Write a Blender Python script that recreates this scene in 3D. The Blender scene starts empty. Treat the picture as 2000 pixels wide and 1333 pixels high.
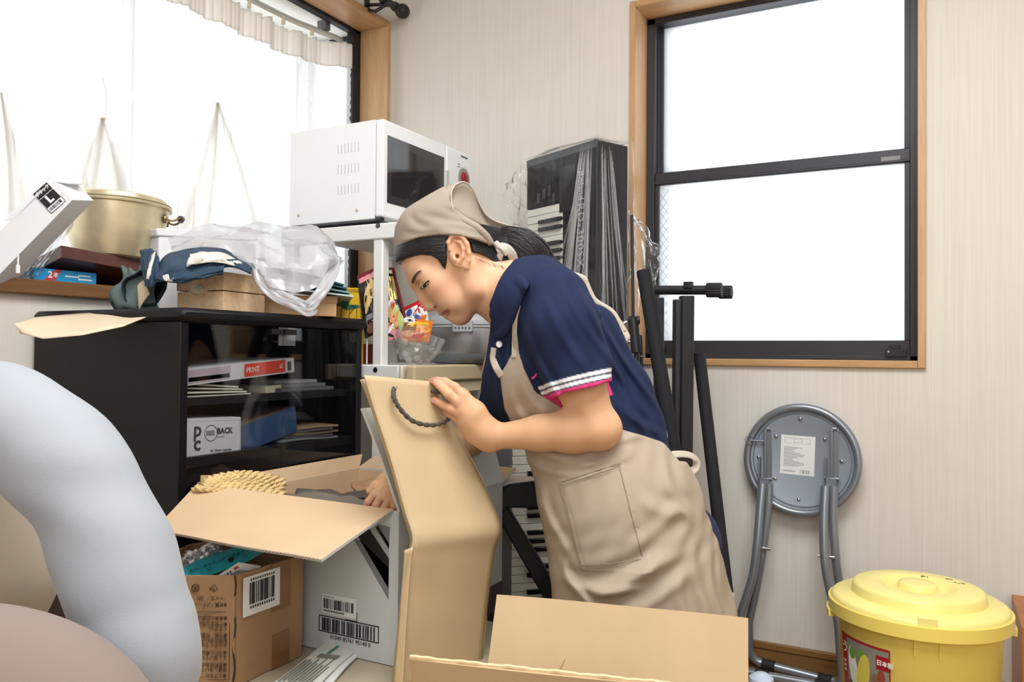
import bpy, math, random
import numpy as np
from mathutils import Vector, Matrix, Euler
random.seed(7)
SC = bpy.context.scene
COL = SC.collection
pi = math.pi
# ---------------------------------------------------------------- camera
H = 0.9; F = 1580.0; YAW = math.radians(28.0); PITCH = 24.5 / 1580.0; ROLL = 0.0081
cy_, sy_ = math.cos(YAW), math.sin(YAW)
def L2R(p):                       # level camera frame (right, ahead, up) -> room frame
    return Vector((p[0] * cy_ - p[1] * sy_, p[0] * sy_ + p[1] * cy_, p[2]))
def L2Rdir(p): return L2R(p)
_f0 = Vector((0, math.cos(PITCH), math.sin(PITCH))); _u0 = Vector((0, -math.sin(PITCH), math.cos(PITCH))); _r0 = Vector((1, 0, 0))
_u = _u0 * math.cos(ROLL) - _r0 * math.sin(ROLL); _r = _r0 * math.cos(ROLL) + _u0 * math.sin(ROLL)
def LC(px, py, Y):                # pixel + distance ahead -> level camera frame
    d = _f0 + _r * ((px - 1000) / F) - _u * ((py - 666.5) / F)
    d = d * (Y / d.y)
    return Vector((d.x, d.y, d.z + H))
def C(px, py, Y): return L2R(LC(px, py, Y))
def onx(px, py, x):
    d = L2R(LC(px, py, 1) - Vector((0, 0, H))); t = x / d.x
    return Vector((0, 0, H)) + d * t
def ony(px, py, y):
    d = L2R(LC(px, py, 1) - Vector((0, 0, H))); t = y / d.y
    return Vector((0, 0, H)) + d * t
def onz(px, py, z):
    d = L2R(LC(px, py, 1) - Vector((0, 0, H))); t = (z - H) / d.z
    return Vector((0, 0, H)) + d * t
cd = bpy.data.cameras.new('camera'); cam = bpy.data.objects.new('camera', cd); COL.objects.link(cam)
cd.sensor_fit = 'HORIZONTAL'; cd.sensor_width = 36; cd.lens = 36 * F / 2000; cd.clip_start = 0.02
m = Matrix.Identity(4); R_, U_, B_ = L2R(_r), L2R(_u), -L2R(_f0)
for i in range(3): m[i][0], m[i][1], m[i][2] = R_[i], U_[i], B_[i]
m[2][3] = H
cam.matrix_world = m; SC.camera = cam
# ---------------------------------------------------------------- materials
MATS = {}
def srgb(c):
    if isinstance(c, str): c = tuple(int(c[i:i + 2], 16) / 255 for i in (0, 2, 4))
    return tuple(x / 12.92 if x <= 0.04045 else ((x + 0.055) / 1.055) ** 2.4 for x in c) + (1,)
def M(name, col='808080', rough=0.5, metal=0.0, bump=0.0, bscale=200, var=0.0, vscale=6, spec=0.5, stretch=None, sheen=0, coat=0, sss=0, trans=0, ior=1.45, alpha=1, detail=4):
    if name in MATS: return MATS[name]
    m = bpy.data.materials.new(name); m.use_nodes = True; nt = m.node_tree; b = nt.nodes['Principled BSDF']
    c = srgb(col); b.inputs['Base Color'].default_value = c; b.inputs['Roughness'].default_value = rough; b.inputs['Metallic'].default_value = metal
    b.inputs['Specular IOR Level'].default_value = spec; b.inputs['IOR'].default_value = ior
    if sheen: b.inputs['Sheen Weight'].default_value = sheen
    if coat: b.inputs['Coat Weight'].default_value = coat; b.inputs['Coat Roughness'].default_value = .08
    if sss:
        b.inputs['Subsurface Weight'].default_value = sss; b.inputs['Subsurface Radius'].default_value = (.9, .35, .2); b.inputs['Subsurface Scale'].default_value = .008
    if trans: b.inputs['Transmission Weight'].default_value = trans
    if alpha < 1: b.inputs['Alpha'].default_value = alpha
    if var or bump:
        tc = nt.nodes.new('ShaderNodeTexCoord'); src = tc.outputs['Object']
        if stretch:
            mp = nt.nodes.new('ShaderNodeMapping'); mp.inputs['Scale'].default_value = stretch; nt.links.new(src, mp.inputs[0]); src = mp.outputs[0]
        if var:
            n = nt.nodes.new('ShaderNodeTexNoise'); n.inputs['Scale'].default_value = vscale; n.inputs['Detail'].default_value = detail; nt.links.new(src, n.inputs['Vector'])
            r = nt.nodes.new('ShaderNodeMapRange'); r.inputs[1].default_value = .3; r.inputs[2].default_value = .7; r.inputs[3].default_value = 1 - var; r.inputs[4].default_value = 1 + var
            nt.links.new(n.outputs[0], r.inputs[0])
            x = nt.nodes.new('ShaderNodeMix'); x.data_type = 'RGBA'; x.blend_type = 'MULTIPLY'; x.inputs[0].default_value = 1; x.inputs[6].default_value = c
            cb = nt.nodes.new('ShaderNodeCombineColor'); [nt.links.new(r.outputs[0], cb.inputs[i]) for i in range(3)]
            nt.links.new(cb.outputs[0], x.inputs[7]); nt.links.new(x.outputs[2], b.inputs['Base Color'])
        if bump:
            n2 = nt.nodes.new('ShaderNodeTexNoise'); n2.inputs['Scale'].default_value = bscale; n2.inputs['Detail'].default_value = 3; nt.links.new(src, n2.inputs['Vector'])
            bp = nt.nodes.new('ShaderNodeBump'); bp.inputs['Strength'].default_value = bump; bp.inputs['Distance'].default_value = .002
            nt.links.new(n2.outputs[0], bp.inputs['Height']); nt.links.new(bp.outputs[0], b.inputs['Normal'])
    MATS[name] = m; return m
def wood(name, c1, c2, scale=(1, 12, 12), rough=.45, dist=6):
    if name in MATS: return MATS[name]
    m = bpy.data.materials.new(name); m.use_nodes = True; nt = m.node_tree; b = nt.nodes['Principled BSDF']
    tc = nt.nodes.new('ShaderNodeTexCoord'); mp = nt.nodes.new('ShaderNodeMapping'); mp.inputs['Scale'].default_value = scale; nt.links.new(tc.outputs['Object'], mp.inputs[0])
    n = nt.nodes.new('ShaderNodeTexNoise'); n.inputs['Scale'].default_value = dist; n.inputs['Detail'].default_value = 8; n.inputs['Roughness'].default_value = .65; nt.links.new(mp.outputs[0], n.inputs['Vector'])
    r = nt.nodes.new('ShaderNodeValToRGB'); r.color_ramp.elements[0].position = .33; r.color_ramp.elements[1].position = .67
    r.color_ramp.elements[0].color = srgb(c1); r.color_ramp.elements[1].color = srgb(c2); nt.links.new(n.outputs[0], r.inputs[0]); nt.links.new(r.outputs[0], b.inputs['Base Color'])
    b.inputs['Roughness'].default_value = rough; MATS[name] = m; return m
def vcol(name, rough=.6, sss=0, sheen=0, bump=0, bscale=500, spec=.5):
    m = M(name, 'ffffff', rough, bump=bump, bscale=bscale, sss=sss, sheen=sheen, spec=spec); nt = m.node_tree
    a = nt.nodes.new('ShaderNodeAttribute'); a.attribute_name = 'Col'; nt.links.new(a.outputs[0], nt.nodes['Principled BSDF'].inputs['Base Color']); return m
def film(name, col='ffffff', opac=.3, rough=.12, transl=.5, spec=.5, bump=0, bscale=60):   # thin plastic: transparent + translucent + gloss
    if name in MATS: return MATS[name]
    m = bpy.data.materials.new(name); m.use_nodes = True; nt = m.node_tree; nt.nodes.clear(); o = nt.nodes.new('ShaderNodeOutputMaterial'); N = nt.nodes.new; Lk = nt.links.new
    t = N('ShaderNodeBsdfTransparent'); d = N('ShaderNodeBsdfDiffuse'); d.inputs[0].default_value = srgb(col); tl = N('ShaderNodeBsdfTranslucent'); tl.inputs[0].default_value = srgb(col)
    m1 = N('ShaderNodeMixShader'); m1.inputs[0].default_value = transl; Lk(d.outputs[0], m1.inputs[1]); Lk(tl.outputs[0], m1.inputs[2])
    m2 = N('ShaderNodeMixShader'); m2.inputs[0].default_value = opac; Lk(t.outputs[0], m2.inputs[1]); Lk(m1.outputs[0], m2.inputs[2])
    g = N('ShaderNodeBsdfGlossy'); g.inputs['Roughness'].default_value = rough; fr = N('ShaderNodeFresnel'); io = 1.3 + spec * .3; ge = N('ShaderNodeNewGeometry'); mi = N('ShaderNodeMapRange'); mi.inputs[3].default_value = io; mi.inputs[4].default_value = 1 / io; Lk(ge.outputs['Backfacing'], mi.inputs[0]); Lk(mi.outputs[0], fr.inputs[0])
    if bump:
        n2 = N('ShaderNodeTexNoise'); n2.inputs['Scale'].default_value = bscale; bp = N('ShaderNodeBump'); bp.inputs['Strength'].default_value = bump; bp.inputs['Distance'].default_value = .004
        tc = N('ShaderNodeTexCoord'); Lk(tc.outputs['Object'], n2.inputs['Vector']); Lk(n2.outputs[0], bp.inputs['Height']); Lk(bp.outputs[0], g.inputs['Normal']); Lk(bp.outputs[0], fr.inputs['Normal'])
    m3 = N('ShaderNodeMixShader'); Lk(fr.outputs[0], m3.inputs[0]); Lk(m2.outputs[0], m3.inputs[1]); Lk(g.outputs[0], m3.inputs[2]); Lk(m3.outputs[0], o.inputs[0])
    MATS[name] = m; return m
# ---------------------------------------------------------------- mesh builder
def frame(o, x, y, z=None):
    x = Vector(x).normalized(); y = Vector(y); y = (y - x * y.dot(x)).normalized(); z = x.cross(y)
    m = Matrix.Identity(4)
    for i in range(3): m[i][0], m[i][1], m[i][2], m[i][3] = x[i], y[i], z[i], o[i]
    return m
def rotz(a, o=(0, 0, 0)): return Matrix.Translation(o) @ Matrix.Rotation(a, 4, 'Z')
def dirL(deg):                    # horizontal direction in room frame; 0 = picture right, 90 = straight ahead
    a = math.radians(deg); return L2R((math.cos(a), math.sin(a), 0))
class MB:
    def __init__(s): s.v = []; s.f = []; s.m = []
    def add(s, vs, fs, mat=0, T=None):
        o = len(s.v)
        for p in vs:
            p = Vector(p); s.v.append(T @ p if T else p)
        for f in fs: s.f.append(tuple(i + o for i in f)); s.m.append(mat)
        return s
    def hexa(s, p, mat=0):        # 4 bottom ccw + 4 top
        return s.add(p, [(3, 2, 1, 0), (4, 5, 6, 7), (0, 1, 5, 4), (1, 2, 6, 5), (2, 3, 7, 6), (3, 0, 4, 7)], mat)
    def box(s, a, b, mat=0, T=None):
        x0, y0, z0 = [min(a[i], b[i]) for i in range(3)]; x1, y1, z1 = [max(a[i], b[i]) for i in range(3)]
        p = [(x0, y0, z0), (x1, y0, z0), (x1, y1, z0), (x0, y1, z0), (x0, y0, z1), (x1, y0, z1), (x1, y1, z1), (x0, y1, z1)]
        return s.add(p, [(3, 2, 1, 0), (4, 5, 6, 7), (0, 1, 5, 4), (1, 2, 6, 5), (2, 3, 7, 6), (3, 0, 4, 7)], mat, T)
    def cbox(s, c, d, mat=0, T=None): return s.box([c[i] - d[i] / 2 for i in range(3)], [c[i] + d[i] / 2 for i in range(3)], mat, T)
    def rbox(s, a, b, r=.005, n=3, mat=0, T=None):   # rounded vertical-edge box (rounded in x-y), z straight
        x0, y0, z0 = [min(a[i], b[i]) for i in range(3)]; x1, y1, z1 = [max(a[i], b[i]) for i in range(3)]
        poly = []
        for cx, cy, a0 in ((x1 - r, y1 - r, 0), (x0 + r, y1 - r, 90), (x0 + r, y0 + r, 180), (x1 - r, y0 + r, 270)):
            for k in range(n + 1):
                t = math.radians(a0 + 90 * k / n); poly.append((cx + r * math.cos(t), cy + r * math.sin(t)))
        return s.prism(poly, z0, z1, mat, T)
    def prism(s, poly, z0, z1, mat=0, T=None):
        n = len(poly); vs = [(x, y, z0) for x, y in poly] + [(x, y, z1) for x, y in poly]
        fs = [tuple(range(n))[::-1], tuple(range(n, 2 * n))] + [(i, (i + 1) % n, n + (i + 1) % n, n + i) for i in range(n)]
        return s.add(vs, fs, mat, T)
    def tube(s, path, r, n=10, mat=0, caps=True, closed=False, T=None, flat=None):
        path = [Vector(p) for p in path]; k = len(path); rs = r if isinstance(r, (list, tuple)) else [r] * k
        tan = []
        for i in range(k):
            a = path[(i - 1) % k] if closed or i > 0 else path[i]; b = path[(i + 1) % k] if closed or i < k - 1 else path[i]
            t = (b - a); tan.append(t.normalized() if t.length > 1e-9 else Vector((0, 0, 1)))
        up = Vector((0, 0, 1)) if abs(tan[0].z) < .9 else Vector((1, 0, 0)); nrm = (up - tan[0] * up.dot(tan[0])).normalized()
        vs = []
        for i in range(k):
            nrm = (nrm - tan[i] * nrm.dot(tan[i])); nrm = nrm.normalized() if nrm.length > 1e-6 else tan[i].orthogonal().normalized(); bi = tan[i].cross(nrm)
            for j in range(n):
                a = 2 * pi * j / n; e = flat if flat else 1
                vs.append(path[i] + nrm * (math.cos(a) * rs[i]) + bi * (math.sin(a) * rs[i] * e))
        fs = []
        for i in range(k if closed else k - 1):
            for j in range(n): fs.append((i * n + j, i * n + (j + 1) % n, ((i + 1) % k) * n + (j + 1) % n, ((i + 1) % k) * n + j))
        if caps and not closed: fs.append(tuple(range(n))[::-1]); fs.append(tuple(range((k - 1) * n, k * n)))
        return s.add(vs, fs, mat, T)
    def cyl(s, a, b, r, n=24, mat=0, r2=None): return s.tube([a, b], [r, r if r2 is None else r2], n, mat)
    def lathe(s, prof, n=48, mat=0, T=None, closed=False):
        vs = []; k = len(prof)
        for r, z in prof:
            for j in range(n): a = 2 * pi * j / n; vs.append((r * math.cos(a), r * math.sin(a), z))
        fs = []
        for i in range(k if closed else k - 1):
            for j in range(n): fs.append((i * n + j, i * n + (j + 1) % n, ((i + 1) % k) * n + (j + 1) % n, ((i + 1) % k) * n + j))
        if not closed:
            if prof[0][0] > 1e-6: fs.append(tuple(range(n))[::-1])
            if prof[-1][0] > 1e-6: fs.append(tuple(range((k - 1) * n, k * n)))
        return s.add(vs, fs, mat, T)
    def loft(s, secs, mat=0, caps=True, closed=False):
        n = len(secs[0]); vs = [p for q in secs for p in q]; k = len(secs); fs = []
        for i in range(k if closed else k - 1):
            for j in range(n): fs.append((i * n + j, i * n + (j + 1) % n, ((i + 1) % k) * n + (j + 1) % n, ((i + 1) % k) * n + j))
        if caps and not closed: fs.append(tuple(range(n))[::-1]); fs.append(tuple(range((k - 1) * n, k * n)))
        return s.add(vs, fs, mat)
    def sheet(s, grid, th=.001, mat=0, mat2=None):    # grid[i][j] of points -> thin closed sheet
        a = len(grid); b = len(grid[0]); G = np.array([[tuple(p) for p in r] for r in grid], float)
        du = np.gradient(G, axis=0); dv = np.gradient(G, axis=1); N = np.cross(du, dv); N /= np.maximum(np.linalg.norm(N, axis=2, keepdims=True), 1e-9)
        A = (G + N * th / 2).reshape(-1, 3); B = (G - N * th / 2).reshape(-1, 3); n = a * b; vs = list(A) + list(B)
        f1 = []; f2 = []; fe = []
        for i in range(a - 1):
            for j in range(b - 1):
                q = i * b + j; f1.append((q, q + b, q + b + 1, q + 1)); f2.append((n + q, n + q + 1, n + q + b + 1, n + q + b))
        def e(p, q): fe.append((p, q, n + q, n + p))
        for j in range(b - 1): e(j, j + 1); e((a - 1) * b + j + 1, (a - 1) * b + j)
        for i in range(a - 1): e((i + 1) * b, i * b); e(i * b + b - 1, (i + 1) * b + b - 1)
        o = len(s.v); s.add(vs, f1, mat); 
        for f in f2: s.f.append(tuple(i + o for i in f)); s.m.append(mat if mat2 is None else mat2)
        for f in fe: s.f.append(tuple(i + o for i in f)); s.m.append(mat)
        return s
    def quadsheet(s, p00, p10, p11, p01, nu=8, nv=8, th=.003, fn=None, mat=0, mat2=None):
        p00, p10, p11, p01 = map(Vector, (p00, p10, p11, p01)); nn = (p10 - p00).cross(p01 - p00).normalized(); g = []
        for i in range(nu + 1):
            u = i / nu; r = []
            for j in range(nv + 1):
                v = j / nv; p = p00 * (1 - u) * (1 - v) + p10 * u * (1 - v) + p11 * u * v + p01 * (1 - u) * v
                if fn: p = p + nn * fn(u, v)
                r.append(p)
            g.append(r)
        return s.sheet(g, th, mat, mat2)
    def text(s, txt, size, o, x, y, mat=0, align='LEFT', th=.0004, off=.0004, sx=1, bold=0, spacing=1):
        cu = bpy.data.curves.new('t', 'FONT'); cu.body = txt; cu.size = size; cu.align_x = align; cu.align_y = 'CENTER'; cu.extrude = th / 2; cu.resolution_u = 2; cu.space_character = spacing; cu.offset = bold
        ob = bpy.data.objects.new('t', cu); COL.objects.link(ob); dg = bpy.context.evaluated_depsgraph_get(); me = bpy.data.meshes.new_from_object(ob.evaluated_get(dg))
        fr = frame(o, x, y) @ Matrix.Translation((0, 0, off)) @ Matrix.Diagonal((sx, 1, 1, 1))
        s.add([v.co.copy() for v in me.vertices], [tuple(p.vertices) for p in me.polygons], mat, fr)
        bpy.data.objects.remove(ob); bpy.data.curves.remove(cu); bpy.data.meshes.remove(me); return s
    def decal(s, o, x, y, w, h, mat=0, th=.0006, off=.0003):   # thin printed patch; o lower left
        fr = frame(o, x, y); return s.box((0, 0, off - th), (w, h, off), mat, fr)
    def bars(s, o, x, y, w, h, mat=0, seed=1, off=.0007, n=30):
        rr = random.Random(seed); fr = frame(o, x, y); t = 0; ws = [rr.choice((1, 1, 2, 3)) for _ in range(2 * n)]; tot = sum(ws)
        for k, q in enumerate(ws):
            if k % 2 == 0: s.box((t * w / tot, 0, off - .0006), ((t + q) * w / tot, h, off), mat, fr)
            t += q
        return s
    def build(s, name, mats, parent=None, bevel=0, seg=2, sub=0, ang=40, smooth=True, mods=None, colors=None, own=True):
        me = bpy.data.meshes.new(name); vs = [tuple(p) for p in s.v]; o = Vector((0, 0, 0))
        if parent is None and vs:
            a = np.array(vs); lo = a.min(0); hi = a.max(0); o = Vector(((lo[0] + hi[0]) / 2, (lo[1] + hi[1]) / 2, lo[2])); vs = [tuple(a_) for a_ in (a - np.array(o))]
        me.from_pydata(vs, [], s.f)
        if not isinstance(mats, (list, tuple)): mats = [mats]
        for q in mats: me.materials.append(q)
        me.polygons.foreach_set('material_index', s.m); me.update()
        if smooth:
            me.polygons.foreach_set('use_smooth', [True] * len(s.f))
            if ang: me.set_sharp_from_angle(angle=math.radians(ang))
        if colors is not None:
            at = me.color_attributes.new('Col', 'FLOAT_COLOR', 'POINT'); at.data.foreach_set('color', np.asarray(colors, np.float32).ravel())
        ob = bpy.data.objects.new(name, me); COL.objects.link(ob); ob.location = o
        if parent is not None: ob.parent = parent; ob.matrix_parent_inverse = wm(parent).inverted()
        if bevel:
            b = ob.modifiers.new('bevel', 'BEVEL'); b.width = bevel; b.segments = seg; b.limit_method = 'ANGLE'; b.angle_limit = math.radians(35); b.harden_normals = False
        if sub: q = ob.modifiers.new('sub', 'SUBSURF'); q.levels = sub; q.render_levels = sub
        return ob
def wm(o):
    m = Matrix.Translation(o.location)
    return m if o.parent is None else m
def tag(o, label, cat=None, group=None):
    o['label'] = label
    if cat: o['category'] = cat
    if group: o['group'] = group
    return o
def thing(name, loc, label, cat, group=None):
    o = bpy.data.objects.new(name, None); COL.objects.link(o); o.location = loc; o.empty_display_size = .05
    return tag(o, label, cat, group)
def struct(o): o['kind'] = 'structure'; return o
def cat(pts, n=8, closed=False):   # Catmull-Rom
    P = [Vector(p) for p in pts]; k = len(P); out = []
    for i in range(k if closed else k - 1):
        p0 = P[(i - 1) % k] if closed or i > 0 else P[0] * 2 - P[1]; p1 = P[i]; p2 = P[(i + 1) % k]; p3 = P[(i + 2) % k] if closed or i < k - 2 else P[-1] * 2 - P[-2]
        for j in range(n):
            t = j / n; out.append(.5 * ((2 * p1) + (p2 - p0) * t + (2 * p0 - 5 * p1 + 4 * p2 - p3) * t * t + (3 * p1 - p0 - 3 * p2 + p3) * t ** 3))
    if not closed: out.append(P[-1].copy())
    return out
def lerp(a, b, t): return a + (b - a) * t
# ---------------------------------------------------------------- signed distance volumes -> surface
class SDF:
    def __init__(s, xs, ys, zs): s.a = [np.asarray(q, np.float32) for q in (xs, ys, zs)]; s.D = np.full([len(q) for q in s.a], .06, np.float32)
    def sub(s, lo, hi):
        sl = tuple(slice(max(0, np.searchsorted(s.a[i], lo[i]) - 1), min(len(s.a[i]), np.searchsorted(s.a[i], hi[i]) + 1)) for i in range(3))
        g = np.meshgrid(*[s.a[i][sl[i]] for i in range(3)], indexing='ij', sparse=True); return sl, g
    def comb(s, sl, d, k, op):
        A = s.D[sl]
        if op == 's': d = -d
        if op == 'u':
            if k: h = np.clip(.5 + .5 * (A - d) / k, 0, 1); s.D[sl] = A + (d - A) * h - k * h * (1 - h)
            else: s.D[sl] = np.minimum(A, d)
        else:
            if k: h = np.clip(.5 - .5 * (A - d) / k, 0, 1); s.D[sl] = A + (d - A) * h + k * h * (1 - h)
            else: s.D[sl] = np.maximum(A, d)
        return s
    def cap(s, a, b, r1, r2=None, k=.01, op='u', pad=.03):
        r2 = r1 if r2 is None else r2; a = np.array(a, np.float32); b = np.array(b, np.float32); R = max(r1, r2) + pad + k
        sl, (x, y, z) = s.sub(np.minimum(a, b) - R, np.maximum(a, b) + R)
        if 0 in s.D[sl].shape: return s
        ba = b - a; L = max(float(ba @ ba), 1e-12); t = np.clip(((x - a[0]) * ba[0] + (y - a[1]) * ba[1] + (z - a[2]) * ba[2]) / L, 0, 1)
        d = np.sqrt((x - a[0] - t * ba[0]) ** 2 + (y - a[1] - t * ba[1]) ** 2 + (z - a[2] - t * ba[2]) ** 2) - (r1 + (r2 - r1) * t)
        return s.comb(sl, d, k, op)
    def chain(s, pts, rs, k=.01, op='u'):
        for i in range(len(pts) - 1): s.cap(pts[i], pts[i + 1], rs[i], rs[i + 1], k, op)
        return s
    def ell(s, c, r, R=None, k=.01, op='u', pad=.03):   # R: 3x3 rows = local axes
        c = np.array(c, np.float32); m = max(r) + pad + k; sl, (x, y, z) = s.sub(c - m, c + m)
        if 0 in s.D[sl].shape: return s
        x = x - c[0]; y = y - c[1]; z = z - c[2]; R = np.eye(3) if R is None else np.array(R, float)
        q = [(R[i][0] * x + R[i][1] * y + R[i][2] * z) / r[i] for i in range(3)]
        k0 = np.sqrt(q[0] ** 2 + q[1] ** 2 + q[2] ** 2); k1 = np.sqrt((q[0] / r[0]) ** 2 + (q[1] / r[1]) ** 2 + (q[2] / r[2]) ** 2) + 1e-9
        return s.comb(sl, (k0 * (k0 - 1) / k1).astype(np.float32), k, op)
    def plane(s, p, n, k=0, lo=None, hi=None, op='i'):  # keep the side opposite to n
        n = np.array(n, float); n /= np.linalg.norm(n); sl, (x, y, z) = s.sub([q[0] for q in s.a] if lo is None else lo, [q[-1] for q in s.a] if hi is None else hi)
        d = (x - p[0]) * n[0] + (y - p[1]) * n[1] + (z - p[2]) * n[2]
        return s.comb(sl, d.astype(np.float32), k, op)
    def disp(s, fn, lo=None, hi=None):
        sl, (x, y, z) = s.sub([q[0] for q in s.a] if lo is None else lo, [q[-1] for q in s.a] if hi is None else hi); s.D[sl] += fn(x, y, z).astype(np.float32); return s
    def mesh(s):
        D = s.D; S = D < 0; c = np.zeros([n - 1 for n in D.shape], np.int8)
        for i in (0, 1):
            for j in (0, 1):
                for k in (0, 1): c += S[i:D.shape[0] - 1 + i, j:D.shape[1] - 1 + j, k:D.shape[2] - 1 + k]
        act = (c > 0) & (c < 8); idx = np.argwhere(act); vid = np.full(act.shape, -1, np.int32); vid[act] = np.arange(len(idx))
        I, J, K = idx.T; P = np.zeros((len(idx), 3)); W = np.zeros(len(idx)); E = []
        cr = [(i, j, k) for i in (0, 1) for j in (0, 1) for k in (0, 1)]
        for a in cr:
            for ax in range(3):
                if a[ax] == 0:
                    b = list(a); b[ax] = 1; va = D[I + a[0], J + a[1], K + a[2]].astype(float); vb = D[I + b[0], J + b[1], K + b[2]].astype(float); x = (va < 0) != (vb < 0)
                    t = np.where(x, va / np.where(x, va - vb, 1), 0); ii = (I, J, K)
                    for q in range(3):
                        c0 = s.a[q][ii[q] + a[q]]; c1 = s.a[q][ii[q] + b[q]]; P[:, q] += np.where(x, c0 + (c1 - c0) * t, 0)
                    W += x
        P /= W[:, None]; F = []
        for ax in range(3):
            o1, o2 = [(1, 2), (2, 0), (0, 1)][ax]; sl0 = [slice(None)] * 3; sl1 = [slice(None)] * 3; sl0[ax] = slice(0, -1); sl1[ax] = slice(1, None)
            ch = S[tuple(sl0)] != S[tuple(sl1)]; e = np.argwhere(ch)
            ok = (e[:, o1] > 0) & (e[:, o2] > 0) & (e[:, o1] < act.shape[o1]) & (e[:, o2] < act.shape[o2]); e = e[ok]
            def g(d1, d2):
                q = e.copy(); q[:, o1] -= d1; q[:, o2] -= d2; return vid[q[:, 0], q[:, 1], q[:, 2]]
            f = np.stack([g(1, 1), g(0, 1), g(0, 0), g(1, 0)], 1); fl = S[e[:, 0], e[:, 1], e[:, 2]]; f[~fl] = f[~fl][:, ::-1]; F.append(f)
        F = np.concatenate(F); F = F[(F >= 0).all(1)]; return P, F
def smooth_mesh(P, F, it=2, lam=.5):
    e = np.concatenate([F[:, [0, 1]], F[:, [1, 2]], F[:, [2, 3]], F[:, [3, 0]]]); n = len(P)
    for _ in range(it):
        A = np.zeros_like(P); np.add.at(A, e[:, 0], P[e[:, 1]]); np.add.at(A, e[:, 1], P[e[:, 0]]); c = np.bincount(e.ravel(), minlength=n)[:, None]; P = P + lam * (A / np.maximum(c, 1) - P)
    return P
def np_mesh(name, P, F, mat, parent=None, colors=None, local=True):   # P in level camera frame when local
    P = np.asarray(P, float)
    if local: P = np.stack([P[:, 0] * cy_ - P[:, 1] * sy_, P[:, 0] * sy_ + P[:, 1] * cy_, P[:, 2]], 1)
    o = Vector((0, 0, 0))
    if parent is None: lo = P.min(0); hi = P.max(0); o = Vector(((lo[0] + hi[0]) / 2, (lo[1] + hi[1]) / 2, lo[2])); P = P - np.array(o)
    me = bpy.data.meshes.new(name); me.vertices.add(len(P)); me.vertices.foreach_set('co', P.astype(np.float32).ravel()); nf = len(F); k = F.shape[1]
    me.loops.add(nf * k); me.loops.foreach_set('vertex_index', F.astype(np.int32).ravel()); me.polygons.add(nf); me.polygons.foreach_set('loop_start', np.arange(0, nf * k, k, dtype=np.int32))
    me.update(calc_edges=True); me.validate(); me.polygons.foreach_set('use_smooth', np.ones(len(me.polygons), bool)); me.materials.append(mat)
    if colors is not None:
        at = me.color_attributes.new('Col', 'FLOAT_COLOR', 'POINT'); c = np.ones((len(P), 4), np.float32); c[:, :3] = colors; at.data.foreach_set('color', c.ravel())
    ob = bpy.data.objects.new(name, me); COL.objects.link(ob); ob.location = o
    if parent is not None: ob.parent = parent; ob.matrix_parent_inverse = wm(parent).inverted()
    return ob
# ================================================================ the room
XL, YB, XR, YF, ZC = -1.81, 2.436, 1.75, -2.3, 2.45
def wallpaper(name):
    m = bpy.data.materials.new(name); m.use_nodes = True; nt = m.node_tree; b = nt.nodes['Principled BSDF']; N = nt.nodes.new; Lk = nt.links.new
    tc = N('ShaderNodeTexCoord'); mp = N('ShaderNodeMapping'); mp.inputs['Scale'].default_value = (1, 1, .012); Lk(tc.outputs['Object'], mp.inputs[0])
    n = N('ShaderNodeTexNoise'); n.inputs['Scale'].default_value = 260; n.inputs['Detail'].default_value = 4; Lk(mp.outputs[0], n.inputs['Vector'])
    r = N('ShaderNodeValToRGB'); r.color_ramp.elements[0].position = .3; r.color_ramp.elements[1].position = .68
    r.color_ramp.elements[0].color = srgb('dcd6cc'); r.color_ramp.elements[1].color = srgb('e3ddd4'); Lk(n.outputs[0], r.inputs[0])
    n3 = N('ShaderNodeTexNoise'); n3.inputs['Scale'].default_value = 2.2; n3.inputs['Detail'].default_value = 5; Lk(tc.outputs['Object'], n3.inputs['Vector'])
    r3 = N('ShaderNodeMapRange'); r3.inputs[1].default_value = .3; r3.inputs[2].default_value = .7; r3.inputs[3].default_value = .94; r3.inputs[4].default_value = 1.02; Lk(n3.outputs[0], r3.inputs[0])
    x = N('ShaderNodeMix'); x.data_type = 'RGBA'; x.blend_type = 'MULTIPLY'; x.inputs[0].default_value = 1; Lk(r.outputs[0], x.inputs[6]); cb = N('ShaderNodeCombineColor'); [Lk(r3.outputs[0], cb.inputs[i]) for i in range(3)]; Lk(cb.outputs[0], x.inputs[7]); Lk(x.outputs[2], b.inputs['Base Color'])
    b.inputs['Roughness'].default_value = .75; bp = N('ShaderNodeBump'); bp.inputs['Strength'].default_value = .35; bp.inputs['Distance'].default_value = .001; Lk(n.outputs[0], bp.inputs['Height']); Lk(bp.outputs[0], b.inputs['Normal']); return m
WP = wallpaper('beige_striped_wallpaper')
OAK = wood('light_oak_trim', 'ba9066', 'd0a77c', (1.5, 1.5, .12), .4, 40)
OAKH = wood('light_oak_trim_horizontal', 'b1875b', 'c89b6c', (1.5, .12, 1.5), .4, 40)
OAKX = wood('light_oak_trim_along', 'b48a5c', 'cca172', (.12, 1.5, 1.5), .4, 40)
DOAK = wood('brown_oak', '72502c', '8d6638', (.12, 1.5, 1.5), .4, 40)
SILLW = wood('brown_oak_sill', '6e4a2c', '86603c', (1.5, .12, 1.5), .4, 40)
ALU = M('dark_bronze_aluminium', '3b3b40', .42, .3)
ALUD = M('black_aluminium', '26262b', .5, .2)
WHITE = M('white_plastic', 'e9e9ea', .35)
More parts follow.
